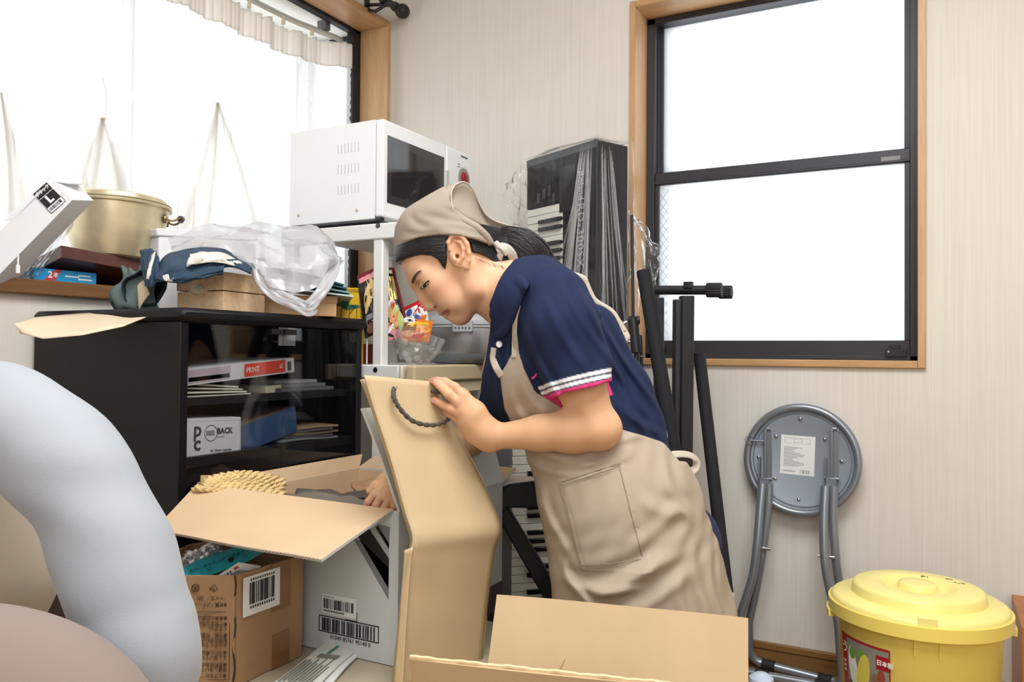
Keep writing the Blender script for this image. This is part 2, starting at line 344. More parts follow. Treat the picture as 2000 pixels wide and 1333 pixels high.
def pane_mat(name, stripes):
    m = bpy.data.materials.new(name); m.use_nodes = True; nt = m.node_tree; nt.nodes.clear(); N = nt.nodes.new; Lk = nt.links.new; o = N('ShaderNodeOutputMaterial')
    t = N('ShaderNodeBsdfTransparent'); tl = N('ShaderNodeBsdfTranslucent'); tl.inputs[0].default_value = (.95, .96, .97, 1); mx = N('ShaderNodeMixShader'); mx.inputs[0].default_value = .62
    Lk(t.outputs[0], mx.inputs[1]); Lk(tl.outputs[0], mx.inputs[2]); g = N('ShaderNodeBsdfGlossy'); g.inputs['Roughness'].default_value = .35; m2 = N('ShaderNodeMixShader'); m2.inputs[0].default_value = .04; Lk(mx.outputs[0], m2.inputs[1]); Lk(g.outputs[0], m2.inputs[2]); Lk(m2.outputs[0], o.inputs[0])
    return m
PANE = pane_mat('frosted_wired_glass', True)
# floor, ceiling, walls
FLOORW = wood('floor_boards', '8d6c48', 'a9855c', (.15, 2, 2), .4, 12)
struct(MB().box((XL - .1, YF - .1, -.08), (XR + .1, YB + .1, 0)).build('floor', FLOORW))
struct(MB().box((XL - .1, YF - .1, ZC), (XR + .1, YB + .1, ZC + .08)).build('ceiling', M('ceiling_white', 'efece6', .8)))
T2 = dict(x0=-.875, x1=-.038, z0=.869, z1=2.02)      # trim outer of back window
h = .02; b = MB(); t = .12
x0, x1, z0, z1 = T2['x0'] + h, T2['x1'] - h, T2['z0'] + h, T2['z1'] - h
e = .008; b.box((XL - .1, YB, 0), (x0 - e, YB + t, ZC)); b.box((x1 + e, YB, 0), (XR + .1, YB + t, ZC)); b.box((x0 - e, YB, 0), (x1 + e, YB + t, z0 - e)); b.box((x0 - e, YB, z1 + e), (x1 + e, YB + t, ZC))
struct(b.build('wall_back', WP))
WY0, WY1, WZ0, WZ1 = .45, 2.39, 1.03, 2.10
b = MB(); t = .1
b.box((XL - t, YF, 0), (XL, WY0, ZC)); e = .008; b.box((XL - t, WY1 + e, 0), (XL, YB, ZC)); b.box((XL - t, WY0, 0), (XL, WY1 + e, WZ0)); b.box((XL - t, WY0, WZ1 + e), (XL, WY1 + e, ZC))
struct(b.build('wall_left', WP))
struct(MB().box((XR, YF, 0), (XR + .1, YB, ZC)).build('wall_right', WP))
struct(MB().box((XL - .1, YF - .1, 0), (XR + .1, YF, ZC)).build('wall_front', WP))
# baseboards
b = MB(); b.box((XL, YB - .012, 0), (XR, YB, .052)); b.box((XL, YB - .016, .052), (XR, YB, .07)); struct(b.build('baseboard_back', DOAK, bevel=.002))
b = MB(); b.box((XL, YF, 0), (XL + .012, YB - .02, .07)); struct(b.build('baseboard_left', SILLW, bevel=.002))
# ---- back window (sliding sash, upper and lower lights)
w2 = thing('window_2', (-.456, YB, .869), 'dark bronze sash window with frosted panes in the beige back wall', 'window'); struct(w2)
ya = YB + .1
b = MB()
b.box((T2['x0'], YB - .014, T2['z0']), (x0, ya + .02, T2['z1'])); b.box((x1, YB - .014, T2['z0']), (T2['x1'], ya + .02, T2['z1']))
b.build('trim_side', OAK, w2, bevel=.002)
b = MB(); b.box((x0, YB - .014, T2['z0']), (x1, ya + .02, z0)); b.box((x0, YB - .014, z1), (x1, ya + .02, T2['z1'])); b.build('trim_sill', OAKX, w2, bevel=.002)
# aluminium frame
fx0, fx1, fz0, fz1 = x0, x1, z0, z1
b = MB()
b.box((fx0, ya, fz0), (fx0 + .027, ya + .075, fz1)); b.box((fx1 - .022, ya, fz0), (fx1, ya + .075, fz1)); b.box((fx0, ya, fz0), (fx1, ya + .075, fz0 + .014)); b.box((fx0, ya, fz1 - .02), (fx1, ya + .075, fz1))
b.box((fx0 + .027, ya + .03, fz0), (fx0 + .033, ya + .036, fz1)); b.box((fx0, ya + .07, fz0), (fx0 + .055, ya + .12, fz1), 1); b.box((fx1 - .038, ya + .07, fz0), (fx1, ya + .12, fz1), 1); b.box((fx0, ya + .07, fz0), (fx1, ya + .12, fz0 + .035), 1)
b.build('window_frame', [ALU, ALUD], w2, bevel=.0015)
# lower sash (nearer), rail 1.457..1.494
lx0, lx1 = fx0 + .027, fx1 - .022
b = MB()
b.box((lx0, ya + .006, .897), (lx1, ya + .03, .946)); b.box((lx0, ya + .006, 1.452), (lx1, ya + .03, 1.492)); b.box((lx0, ya + .006, .946), (lx0 + .014, ya + .03, 1.452)); b.box((lx1 - .014, ya + .006, .946), (lx1, ya + .03, 1.452))
b.box((lx0, ya + .002, 1.454), (lx1, ya + .006, 1.461)); b.build('lower_sash', ALU, w2, bevel=.0015)
b = MB(); b.box((lx0 + .012, ya + .016, .942), (lx1 - .012, ya + .02, 1.455)); b.build('lower_pane', PANE, w2)
b = MB(); b.box((lx0, ya + .04, 1.47), (lx1, ya + .062, 1.50)); b.box((lx0, ya + .04, 1.5), (lx0 + .016, ya + .062, fz1 - .02)); b.box((lx1 - .016, ya + .04, 1.5), (lx1, ya + .062, fz1 - .02)); b.build('upper_sash', ALU, w2, bevel=.0015)
b = MB(); b.box((lx0 + .012, ya + .048, 1.495), (lx1 - .012, ya + .052, fz1 - .02)); b.build('upper_pane', PANE, w2)
b = MB(); b.box((lx1 - .062, ya - .012, .9), (lx1 - .008, ya + .006, .922)); b.box((lx1 - .05, ya - .006, .922), (lx1 - .025, ya + .006, .934)); b.cyl((lx1 - .054, ya - .014, .914), (lx1 - .054, ya - .011, .914), .003, 12, 1); b.build('window_latch', [ALUD, M('steel_dot', 'c8c8c8', .3, .8)], w2, bevel=.001)
b = MB(); b.box((lx0 + .01, ya - .01, .9), (lx0 + .04, ya + .006, .925)); b.cyl((lx0 + .025, ya - .012, .915), (lx0 + .025, ya - .009, .915), .004, 12, 1); b.build('window_latch', [ALUD, MATS['steel_dot']], w2, bevel=.001)
b = MB(); b.decal((lx1 - .075, ya + .005, 1.457), (1, 0, 0), (0, 0, 1), .05, .016); b.build('sash_sticker', M('grey_sticker', '8a8c8e', .5), w2)
# wires in the glass (diamond pattern) kept inside the pane part
b = MB()
WIRE = M('fine_wire', '9aa2a6', .4, .6)
yw = ya + .0155
for k in range(-40, 60):
    for sgn in (1, -1):
        xa = lx0 + .014; za = .946 + k * .03; L_ = .03
        p = (xa, yw, za); q = (xa + L_, yw, za + sgn * L_ * 1.35)
        if .947 < min(p[2], q[2]) and max(p[2], q[2]) < 1.45: b.tube([p, q], .0005, 4)
b.build('glass_wire', WIRE, w2)
# ---- left bay window
w1 = thing('window_1', (-1.95, 1.42, WZ0), 'wide bay window with wooden reveal and dark frame behind lace curtains on the left wall', 'window'); struct(w1)
XF = -1.925; XG = -2.19
b = MB(); b.box((XF, WY1, WZ0), (XL + .012, WY1 + .02, WZ1 + .022)); b.box((XF, WY0 - .02, WZ0), (XL + .012, WY0, WZ1 + .022)); b.build('trim_side', OAK, w1, bevel=.002)
b = MB(); b.box((XF, WY0, WZ1), (XL + .012, WY1, WZ1 + .022)); b.build('trim_head', OAKH, w1, bevel=.002)
b = MB(); b.box((XG, WY0 - .04, WZ0 - .006), (XL + .022, WY1 + .022, WZ0 + .028)); b.build('window_sill', SILLW, w1, bevel=.003)
zs = WZ0 + .028
b = MB(); b.box((XF - .03, WY1 - .04, zs), (XF, WY1 + .02, WZ1 + .02)); b.box((XF - .03, WY0 - .02, zs), (XF, WY0 + .04, WZ1 + .02)); b.box((XF - .03, WY0, WZ1 - .012), (XF, WY1, WZ1 + .02))
b.build('window_frame', ALUD, w1, bevel=.002)
b = MB(); b.box((XG - .02, WY0 - .02, WZ1 + .0), (XF - .03, WY1 + .02, WZ1 + .03)); b.build('bay_ceiling', M('bay_white', 'ece9e0', .7), w1)
for y in (WY1 + .004, WY0 - .018):
    b = MB(); b.box((XG, y, zs), (XG + .04, y + .02, WZ1)); b.box((XF - .05, y, zs), (XF - .028, y + .02, WZ1)); b.box((XG, y, zs), (XF - .03, y + .02, zs + .04)); b.box((XG, y, WZ1 - .04), (XF - .03, y + .02, WZ1)); b.build('bay_side_frame', ALUD, w1, bevel=.002)
    MB().box((XG + .03, y + .008, zs + .03), (XF - .04, y + .012, WZ1 - .03)).build('bay_side_pane', PANE, w1)
b = MB()
for y in (WY0, 1.59, WY1 - .04): b.box((XG - .03, y, zs), (XG, y + .045, WZ1))
b.box((XG - .03, WY0, zs), (XG, WY1, zs + .05)); b.box((XG - .03, WY0, WZ1 - .05), (XG, WY1, WZ1)); b.build('bay_frame', ALUD, w1, bevel=.002)
b = MB(); b.box((XG - .016, WY0 + .04, zs + .04), (XG - .012, WY1 - .03, WZ1 - .04)); b.build('bay_pane', PANE, w1)
# ---- wooden post at the right edge of the picture
b = MB(); q0 = ony(1995, 1333, YB - .3); 
b.box((q0.x, YB - .3, 0), (q0.x + .03, YB - .02, .30)); o = b.build('wooden_board', wood('orange_wood', '9a5a28', 'b87438', (1, 1, .15), .4, 30), bevel=.002)
tag(o, 'edge of an orange-brown wooden board at the far right of the back wall', 'board')
# ---- light
wd = bpy.data.worlds.new('sky'); SC.world = wd; wd.use_nodes = True; bg = wd.node_tree.nodes['Background']; bg.inputs[0].default_value = (.93, .97, 1, 1); bg.inputs[1].default_value = 1.7
def area(name, loc, rot, sx, sy, w, col=(.96, .985, 1)):
    l = bpy.data.lights.new(name, 'AREA'); l.shape = 'RECTANGLE'; l.size = sx; l.size_y = sy; l.energy = w; l.color = col; o = bpy.data.objects.new(name, l); o.location = loc; o.rotation_euler = rot; COL.objects.link(o); return o
area('ceiling_lamp', (-.1, .6, ZC - .03), (0, 0, 0), 1.2, 1.2, 36)
area('front_fill_light', (.75, -1.5, 1.75), (math.radians(74), 0, math.radians(22)), 1.5, 1.5, 21)  # unseen fill light added behind the camera to brighten the front
SC.view_settings.view_transform = 'Standard'; SC.view_settings.look = 'None'; SC.view_settings.gamma = 1; SC.view_settings.exposure = 0.62
SC.cycles.use_denoising = True; SC.cycles.max_bounces = 10; SC.cycles.transparent_max_bounces = 24; SC.cycles.caustics_reflective = False; SC.cycles.caustics_refractive = False; SC.cycles.sample_clamp_indirect = 6
# ================================================================ things on the bay window sill
# curtains: sheer lace, gathered header, scalloped edge
def lace_mat(name, base, hi, scale):
    m = film(name, 'f7f6f2', base, .42, .75, 0); nt = m.node_tree; N = nt.nodes.new; Lk = nt.links.new
    tc = N('ShaderNodeTexCoord'); v = N('ShaderNodeTexVoronoi'); v.inputs['Scale'].default_value = scale; v.distance = 'MANHATTAN'; mp = N('ShaderNodeMapping'); mp.inputs['Scale'].default_value = (1, 1.6, .55); mp.inputs['Rotation'].default_value = (.5, 0, 0); Lk(tc.outputs['Object'], mp.inputs[0]); Lk(mp.outputs[0], v.inputs['Vector'])
    r = N('ShaderNodeMapRange'); r.inputs[1].default_value = .22; r.inputs[2].default_value = .38; r.inputs[3].default_value = hi; r.inputs[4].default_value = base; Lk(v.outputs['Distance'], r.inputs[0])
    mx = [n for n in nt.nodes if n.type == 'MIX_SHADER']; [Lk(r.outputs[0], q.inputs[0]) for q in mx if any(l.from_node.type == 'BSDF_TRANSPARENT' for l in q.inputs[1].links)]
    g = [q for q in mx if any(l.from_node.type == 'BSDF_GLOSSY' for l in q.inputs[2].links)][0]
    for l in list(g.inputs[0].links): nt.links.remove(l)
    g.inputs[0].default_value = .0
    return m
LACE = lace_mat('white_lace_sheer', .74, .95, 26); HEAD = film('cream_gathered_tape', 'faf5ee', .9, .6, .6, 0)
def curtain(y0, y1, label, dens, gather, endx=None, seed=0):
    g = []; hg = []; n = int((y1 - y0) / .006); zt, zb = 2.035, 1.075
    rr = random.Random(seed); ph = [rr.uniform(0, 6) for _ in range(6)]
    def X(y, z):
        t = (z - zb) / (zt - zb); a = .012 + .012 * (1 - t)
        w = math.sin(y * dens + ph[0] + .8 * math.sin(3 * z + ph[1])) + .6 * math.sin(y * dens * 2.3 + ph[2] + 2.2 * math.sin(z * 2.1 + ph[3])) + .35 * math.sin(y * dens * 4.7 + ph[4])
        q = 0
        for gy, gz in gather:                     # pleats fanning out below a gathered point
            if z < gz:
                d = gz - z; fan = (y - gy) / (.02 + .42 * d)
                if abs(fan) < 1.5: q += .022 * math.sin(fan * 9) * math.exp(-fan * fan) * min(1, d / .1)
            else: q += .008 * math.exp(-((y - gy) / .03) ** 2) * math.exp(-((z - gz) / .12) ** 2)
        x = -2.035 + a * w * .8 + q
        if endx is not None and y > 2.1: x += (endx + 2.035) * ((y - 2.1) / (y1 - 2.1)) ** 2
        return x
    nz = 60
    for i in range(n + 1):
        y = y0 + (y1 - y0) * i / n; row = []
        for k in range(nz + 1):
            z = zb + (zt - .085 - zb) * k / nz; yy = y
            if i == n and endx is not None: yy = y - .008 + .012 * abs(math.sin(z * 2 * pi / .055))
            row.append((X(y, z), yy, z))
        g.append(row)
    o = thing('lace_curtain', (-2.03, (y0 + y1) / 2, zb), label, 'curtain', None)
    b = MB(); vs = [p for r in g for p in r]; k = nz + 1; b.add(vs, [(i * k + j, (i + 1) * k + j, (i + 1) * k + j + 1, i * k + j + 1) for i in range(n) for j in range(nz)]); b.build('lace_panel', LACE, o, ang=0)
    g = []
    for i in range(2 * n + 1):
        y = y0 + (y1 - y0) * i / (2 * n); g.append([(X(y, 1.95) + .007 * math.sin(y * 330 + math.sin(y * 40)) + .002, y, 1.945 + .09 * k / 8 + (.004 * math.sin(y * 150) if k == 8 else 0)) for k in range(9)])
    b = MB(); b.sheet(g, .004); b.build('gathered_header', HEAD, o, ang=0)
    return o
def yat(px, py, x=-2.03): return onx(px, py, x)
g1 = yat(200, 235); g2 = yat(425, 205); g0 = yat(-40, 150)
ym = yat(232, 250).y
curtain(WY0 + .05, ym, 'lace curtain panel on the left half of the bay window, above the leaning white box', 42, [(g1.y, g1.z), (g0.y, g0.z)], None, 3)
curtain(ym - .02, 2.335, 'lace curtain panel on the right half of the bay window, behind the microwave', 40, [(g2.y, g2.z)], -1.925, 5)
def pleat_fan(ax, ay, legs_, par):
    for k, (bx, by, w0) in enumerate([(q[0], q[1], q[2] * f_) for q in legs_ for f_ in (1.9, 1.5, 1.1, .7, .4)]):
        g = []
        for i in range(25):
            t = i / 24; px = lerp(ax, bx, t) + 5 * math.sin(t * 3); py = lerp(ay, by, t); w = w0 * (.25 + .75 * t); g.append([onx(px + w * (j / 8 - .5), py, -1.995 + .003 * math.sin(j * 1.9 + k) - .008 * t - .0015 * (k % 5)) for j in range(9)])
        b = MB(); k9 = 9; b.add([p for r in g for p in r], [(i * 9 + j, i * 9 + j + 1, (i + 1) * 9 + j + 1, (i + 1) * 9 + j) for i in range(24) for j in range(8)]); b.build('gathered_pleat', PLT, par, ang=0)
PLT = film('lace_double_layer', 'ece2d2', .17, .6, .4, 0)
cl_, cr_ = [o for o in COL.objects if o.name.startswith('lace_curtain')]
pleat_fan(200, 230, [(118, 430, 46), (170, 420, 22), (238, 400, 20)], cl_); pleat_fan(425, 200, [(345, 480, 40), (400, 470, 16), (498, 440, 22)], cr_); pleat_fan(200, 150, [(204, 235, 14)], cl_); pleat_fan(2, 180, [(46, 420, 34), (20, 420, 14)], cl_)
# rail and runners
rl = thing('curtain_rail', (-2.0, 2.0, 2.06), 'white metal curtain rail curving inside the top of the bay window', 'curtain rail')
path = cat([(-2.02, .6, 2.068), (-2.02, 1.4, 2.068), (-2.02, 1.9, 2.066), (-2.01, 2.1, 2.062), (-1.985, 2.22, 2.058), (-1.965, 2.32, 2.056), (-1.99, 2.365, 2.056)], 10)
MB().tube(path, .011, 10, flat=.6).build('rail_bar', M('pale_rail', 'cfcfcb', .3, .3), rl)
for y, x in ((1.75, -2.02), (1.93, -2.018), (2.08, -2.012), (2.2, -1.99), (1.55, -2.02), (1.35, -2.02)):
    b = MB(); b.cyl((x, y, 2.035), (x, y, 2.06), .006, 10); b.cbox((x, y, 2.04), (.012, .008, .014)); b.build('runner', M('runner_cream', 'e6dcc0', .4), rl)
for y, x in ((1.85, -2.02), (2.25, -1.98)): MB().box((x - .02, y - .012, 2.066), (x + .02, y + .012, 2.1)).build('rail_clip', M('clip_grey', '6f6f70', .5), rl)
# dark curtain rod above the window
rod = thing('curtain_rod', (-1.73, 2.3, 2.14), 'dark iron curtain rod with ball finial above the wooden window trim', 'curtain rod')
fp = onx(786, 22, -1.725); IRON = M('dark_iron', '34302f', .45, .4)
MB().cyl((fp.x, .4, fp.z), (fp.x, fp.y - .03, fp.z), .0125, 20).build('rod_bar', IRON, rod)
b = MB(); T = Matrix.Translation(fp) @ Matrix.Rotation(-pi / 2, 4, 'X')
b.lathe([(.0, -.05), (.016, -.05), (.017, -.035), (.012, -.03), (.0125, -.024), (.02, -.02), (.026, -.006), (.0265, .004), (.022, .016), (.012, .023), (.004, .026), (.0025, .034), (0, .035)], 28, 0, T); b.build('finial', IRON, rod)
for yy in (fp.y - .1, .9):
    b = MB(); b.box((XL, yy - .012, fp.z - .03), (XL + .006, yy + .012, fp.z + .03)); b.tube([(XL + .003, yy, fp.z - .018), (XL + .04, yy, fp.z - .03), (fp.x, yy, fp.z - .016)], .006, 10); b.tube([(XL + .003, yy, fp.z + .0), (fp.x - .01, yy, fp.z - .012)], .006, 8); b.lathe([(.0155, -.012), (.0185, -.012), (.0185, .012), (.0155, .012)], 20, 0, Matrix.Translation((fp.x, yy, fp.z)) @ Matrix.Rotation(pi / 2, 4, 'X'), True); b.cyl((fp.x, yy, fp.z + .016), (fp.x, yy, fp.z + .028), .005, 10); b.build('bracket', IRON, rod)
# ---- brown tray board, tilted back against the curtain
A = Vector((-1.955, 1.148, 1.094)); B = onx(119, 479, -1.765); Cc = onx(322, 517, -1.765); D = A + (Cc - B)
nrm = (Cc - B).cross(A - B).normalized(); nrm = nrm if nrm.z > 0 else -nrm
WAL = wood('walnut_board', '4a2a22', '63392e', (1.5, .15, 1.5), .35, 30)
b = MB(); dn = -nrm * .03; b.hexa([B + dn, Cc + dn, D + dn, A + dn, B, Cc, D, A]); o = b.build('wooden_board', WAL, bevel=.0015)
tag(o, 'dark walnut board lying tilted on the window sill beneath the gold pot', 'board')
# ---- small blue carton
SX = -1.80; zs = WZ0 + .028
bl = thing('blue_box', (-1.83, 1.17, zs), 'small sky blue cardboard box with a red slash lying on the window sill', 'box')
BLUE = M('sky_blue_card', '2b9bd3', .4); BLD = M('deep_blue_card', '23689a', .45)
p0 = onx(66, 540, SX); p1 = onx(188, 545, SX); y0_, y1_ = p0.y, p1.y
b = MB(); b.box((SX - .062, y0_, zs), (SX, y1_, zs + .027)); 
b.add([(SX - .0, y0_ - .0003, zs), (SX - .0, y0_ - .0003, zs + .027), (SX - .062, y0_ - .0003, zs + .027), (SX - .062, y0_ - .0003, zs)], [(0, 1, 2, 3)], 1)
b.cyl((SX - .03, y0_ - .0009, zs + .013), (SX - .03, y0_ + .001, zs + .013), .0042, 16, 4)
L_ = y1_ - y0_
yy = y0_ + .022; b.add([(SX + .0004, yy, zs + .0005), (SX + .0004, yy + .026, zs + .0005), (SX + .0004, yy + .044, zs + .0265), (SX + .0004, yy + .026, zs + .0265)], [(0, 1, 2, 3)], 2)
b.text('2', .021, (SX + .0006, yy + .010, zs + .0135), (0, 1, 0), (0, 0, 1), 3, bold=.0006); b.text('本', .013, (SX + .0006, yy + .022, zs + .0135), (0, 1, 0), (0, 0, 1), 3, bold=.0004)
for q, (a, w) in enumerate(((.075, .035), (.108, .032), (.108, .035))): b.box((SX, y0_ + a * L_ / .155, zs + (.012, .016, .007)[q]), (SX + .0005, y0_ + (a + w) * L_ / .155, zs + (.0155, .019, .0105)[q]), 3)
b.build('carton', [BLUE, BLD, M('red_print', 'c8404c', .5), M('print_white', 'f2f2f2', .5), M('hole_dark', '101820', .8)], bl)
# ---- gold aluminium pot
pc = onx(225, 482, -1.835); pot = thing('cooking_pot', (pc.x, pc.y, 1.128), 'old gold-coloured aluminium cooking pot with a lid and wire handles', 'pot')
GOLD = M('worn_gold_aluminium', 'e6d8b4', .36, .75, var=.12, vscale=18, bump=.12, bscale=25)
z0 = 1.128; T = Matrix.Translation((pc.x, pc.y, z0)) @ Matrix.Rotation(math.radians(-1.5), 4, 'X')
b = MB(); b.lathe([(.0, .0), (.085, .0), (.092, .004), (.098, .022), (.104, .04), (.116, .095), (.122, .128), (.129, .13), (.130, .134), (.128, .137), (.119, .136), (.112, .1), (.1, .04), (.085, .012), (0, .01)], 72, 0, T); b.build('pot_body', GOLD, pot)
b = MB(); b.lathe([(.0, .151), (.06, .151), (.108, .149), (.113, .146), (.1155, .139), (.128, .1385), (.1285, .141), (.118, .143), (.116, .152), (.108, .156), (.05, .158), (0, .158)], 72, 0, T); b.build('lid', GOLD, pot)
for sx, nm in ((-1, 0), (1, 1)):
    d = L2R((math.cos(math.radians(8 if sx > 0 else 172)), math.sin(math.radians(8 if sx > 0 else 172)) - (.45 if sx < 0 else -.2), 0)).normalized(); e = Vector((-d.y, d.x, 0)); c = Vector((pc.x, pc.y, z0 + .105))
    h = thing('x', (0, 0, 0), '') if 0 else None
    b = MB(); out = [c + d * .118 + e * .034, c + d * .135 + e * .034 + Vector((0, 0, -.004)), c + d * .15 + e * .026 + Vector((0, 0, .004)), c + d * .153 + Vector((0, 0, .006)), c + d * .15 - e * .026 + Vector((0, 0, .004)), c + d * .135 - e * .034 + Vector((0, 0, -.004)), c + d * .118 - e * .034]
    if sx < 0: out = [p + Vector((0, 0, -.02 * ((p - c).length - .12) / .03)) for p in out]
    b.tube(cat(out, 5), .0028, 8); 
    for s_ in (-1, 1):
        q = c + d * .1165 + e * .034 * s_; b.tube([q - d * .001, q + d * .004], [.012, .011], 16); b.cyl(q + d * .003, q + d * .0075, .004, 10)
    ho = b.build('handle', M('tarnished_wire', '8a7350', .4, .8), pot)
    if sx > 0: MB().tube([out[2] * .6 + out[3] * .4, out[3], out[4] * .6 + out[3] * .4], [.0075, .009, .0075], 12).build('grip', M('dark_brown_wood', '3a2323', .4), ho)
# ---- white carton leaning in from the left
wb = thing('white_box', C(20, 500, 1.75), 'long white cardboard box with a black L label leaning on the sill', 'box')
WC = M('white_card', 'e6e7ea', .55); Y_ = 1.70
f1 = C(-75, 612, Y_); f2 = C(141, 391, Y_ + .03); f3 = C(104, 353, Y_ + .03); f4 = C(-75, 521, Y_); bk = L2R((.01, .07, .012))
b = MB(); b.hexa([f1, f2, f2 + bk, f1 + bk, f4, f3, f3 + bk, f4 + bk])
xd = (f3 - f2) ; ld = (f2 - f1).normalized(); ud = (f3 - f2).normalized()
o_ = C(72, 392, Y_ + .022); XR_ = (C(96, 371, Y_ + .026) - o_).normalized(); UD = (C(58.5, 378, Y_ + .022) - C(72, 392, Y_ + .022)); 
nn = XR_.cross(UD).normalized()
if nn.dot(Vector((0, 0, H)) - o_) < 0: nn = -nn
UD = nn.cross(XR_)
pbl = C(101, 417.5, Y_ + .024); w_ = .046 * .86; hh = .068 * .86
def lab(u0, v0, u1, v1, mt): 
    fr = frame(pbl, XR_, UD); b.box((u0, v0, -.0004), (u1, v1, .0006 + .0005 * (mt == 1)), mt, fr)
lab(0, 0, w_, hh, 0); lab(.001, .0142, w_ - .001, .038, 1); lab(.001, .0395, w_ - .001, hh - .001, 1); lab(.0, .0, w_, .0008, 1); lab(0, .0, .0008, .016, 1); lab(w_ - .0008, 0, w_, .016, 1)
b.text('ブラック', .0108, pbl + XR_ * .0022 + UD * .049 + nn * .0012, XR_, UD, 2, sx=.82, bold=.0002); b.text('L', .024, pbl + XR_ * .013 + UD * .026 + nn * .0012, XR_, UD, 2, bold=.0012); b.text('台紙付属', .009, pbl + XR_ * .0026 + UD * .0073 + nn * .0008, XR_, UD, 1, sx=.9)
b.build('box_body', [WC, M('print_black', '1d1d20', .5), M('print_white', 'f2f2f2', .5)], wb)
for q in ((f3 - ld * .0, f3 + bk, f3 + bk * 1.0 + ld * .03 + Vector((0, 0, .006)), f2 + bk * .5 + ld * .024 + ud * .03), (f3 - ld * .12, f3 - ld * .01, f3 - ld * .0 + ud * .03 + bk * .3, f3 - ld * .13 + ud * .012)):
    b = MB(); b.quadsheet(q[0], q[1], q[2], q[3], 4, 4, .003, lambda u, v: .004 * math.sin(3 * u + 2 * v)); b.build('flap', WC, wb)
# ---- crumpled clear wrap between the white box and the board
def crumple(g, amp, seed, fr=9):
    rr = np.random.RandomState(seed); G = np.array([[tuple(p) for p in r] for r in g]); a, b_ = G.shape[:2]; du = np.gradient(G, axis=0); dv = np.gradient(G, axis=1); N = np.cross(du, dv); N /= np.linalg.norm(N, axis=2, keepdims=True) + 1e-9
    u, v = np.meshgrid(np.linspace(0, 1, a), np.linspace(0, 1, b_), indexing='ij'); h = np.zeros_like(u)
    for k in range(14):
        d = rr.randn(2); d /= np.linalg.norm(d); f = rr.uniform(.4, 1) * fr; h += np.abs(((u * d[0] + v * d[1]) * f + rr.rand()) % 1 - .5) * rr.uniform(.3, 1)
    h = (h - h.mean()) / (h.std() + 1e-9); return G + N * (h * amp)[..., None]
CLEAR = film('clear_plastic', 'ffffff', .1, .08, .5, 1)
g = [[C(lerp(lerp(44, 130, u), lerp(20, 110, u), 0) + 30 * v - 15, lerp(535, 415, u) + 40 * v - 15, 1.80 + .02 * v) for v in np.linspace(0, 1, 24)] for u in np.linspace(0, 1, 30)]
b = MB(); b.sheet(crumple(g, .006, 4), .0004); o = b.build('clear_wrap', CLEAR, ang=20); tag(o, 'crumpled clear plastic wrap between the white L box and the walnut board', 'plastic wrap')
pn = thing('white_tube', C(37, 520, 1.68), 'small white plastic tube standing at the left end of the blue box', 'tube'); pa = C(35, 534, 1.695); 
MB().lathe([(0, 0), (.0042, 0), (.0042, .016), (.0018, .018), (.0016, .042), (0, .042)], 14, 0, Matrix.Translation(pa)).build('tube_body', M('white_plastic', 'e9e9ea', .35), pn)
# ================================================================ black audio cabinet with glass doors
CX0, CX1, CY0, CY1, CZ = -1.80, -1.325, 1.10, 1.666, .986
cb = thing('glass_door_cabinet', (-1.55, 1.385, 0), 'black wood-grain cabinet with two smoked glass doors under the bay window', 'cabinet')
BLK = M('black_woodgrain', '0f0f12', .45, spec=.3, bump=.25, bscale=60, stretch=(12, 1, 12)); BLI = M('black_inside', '15161b', .5)
b = MB(); b.box((CX0, CY0 - .006, CZ - .028), (CX1 + .012, CY1 + .008, CZ)); b.build('cabinet_top', BLK, cb, bevel=.009, seg=1)
b = MB(); b.box((CX0, CY0, .02), (CX1, CY0 + .02, CZ - .028)); b.build('side_panel', BLK, cb, bevel=.0015)
b = MB(); b.box((CX0, CY1 - .02, .02), (CX1, CY1, CZ - .028)); b.build('side_panel', BLK, cb, bevel=.0015)
b = MB(); b.box((CX0, CY0 + .02, .02), (CX0 + .008, CY1 - .02, CZ - .028)); b.build('back_panel', BLI, cb)
def shelf(zt, th, x1): MB().box((CX0 + .01, CY0 + .02, zt - th), (x1, CY1 - .02, zt)).build('shelf', BLI, cb)
shelf(.805, .017, CX1 - .03); shelf(.685, .02, CX1 - .012)
MB().box((CX1 - .03, CY0 + .02, .35), (CX1 - .016, CY1 - .02, .665)).build('lower_panel', BLK, cb)
MB().box((CX0 + .01, CY0 + .02, 0), (CX1 - .02, CY1 - .02, .06)).build('plinth', BLI, cb)
SMOKE = film('smoked_glass', '0b0d14', .1, .02, .0, .5)
ymid = 1.385
for ya_, yb_, q in ((CY0 + .021, ymid - .001, 0), (ymid + .001, CY1 - .021, 1)):
    d = MB().box((CX1 - .007, ya_, .40), (CX1 - .002, yb_, CZ - .031)).build('glass_door', SMOKE, cb)
    yc = (ymid - .021) if q == 0 else (ymid + .021)
    MB().box((CX1 - .012, yc - .018, CZ - .047), (CX1 + .002, yc + .018, CZ - .035)).build('door_catch', M('black_plastic', '17171a', .35), d, bevel=.001)
    if q: MB().box((CX1 - .012, yb_ - .03, CZ - .06), (CX1 + .001, yb_ - .004, CZ - .036)).build('door_hinge', M('black_plastic', '17171a', .35), d, bevel=.001)
    else: MB().box((CX1 - .012, ya_ + .004, .44), (CX1 + .001, ya_ + .03, .46)).build('door_hinge', M('black_plastic', '17171a', .35), d, bevel=.001)
MB().box((CX1 - .02, ymid + .0, CZ - .072), (CX1 - .017, ymid + .055, CZ - .03)).build('magnet_plate', M('brushed_steel', 'b9bcc0', .35, .9), cb)
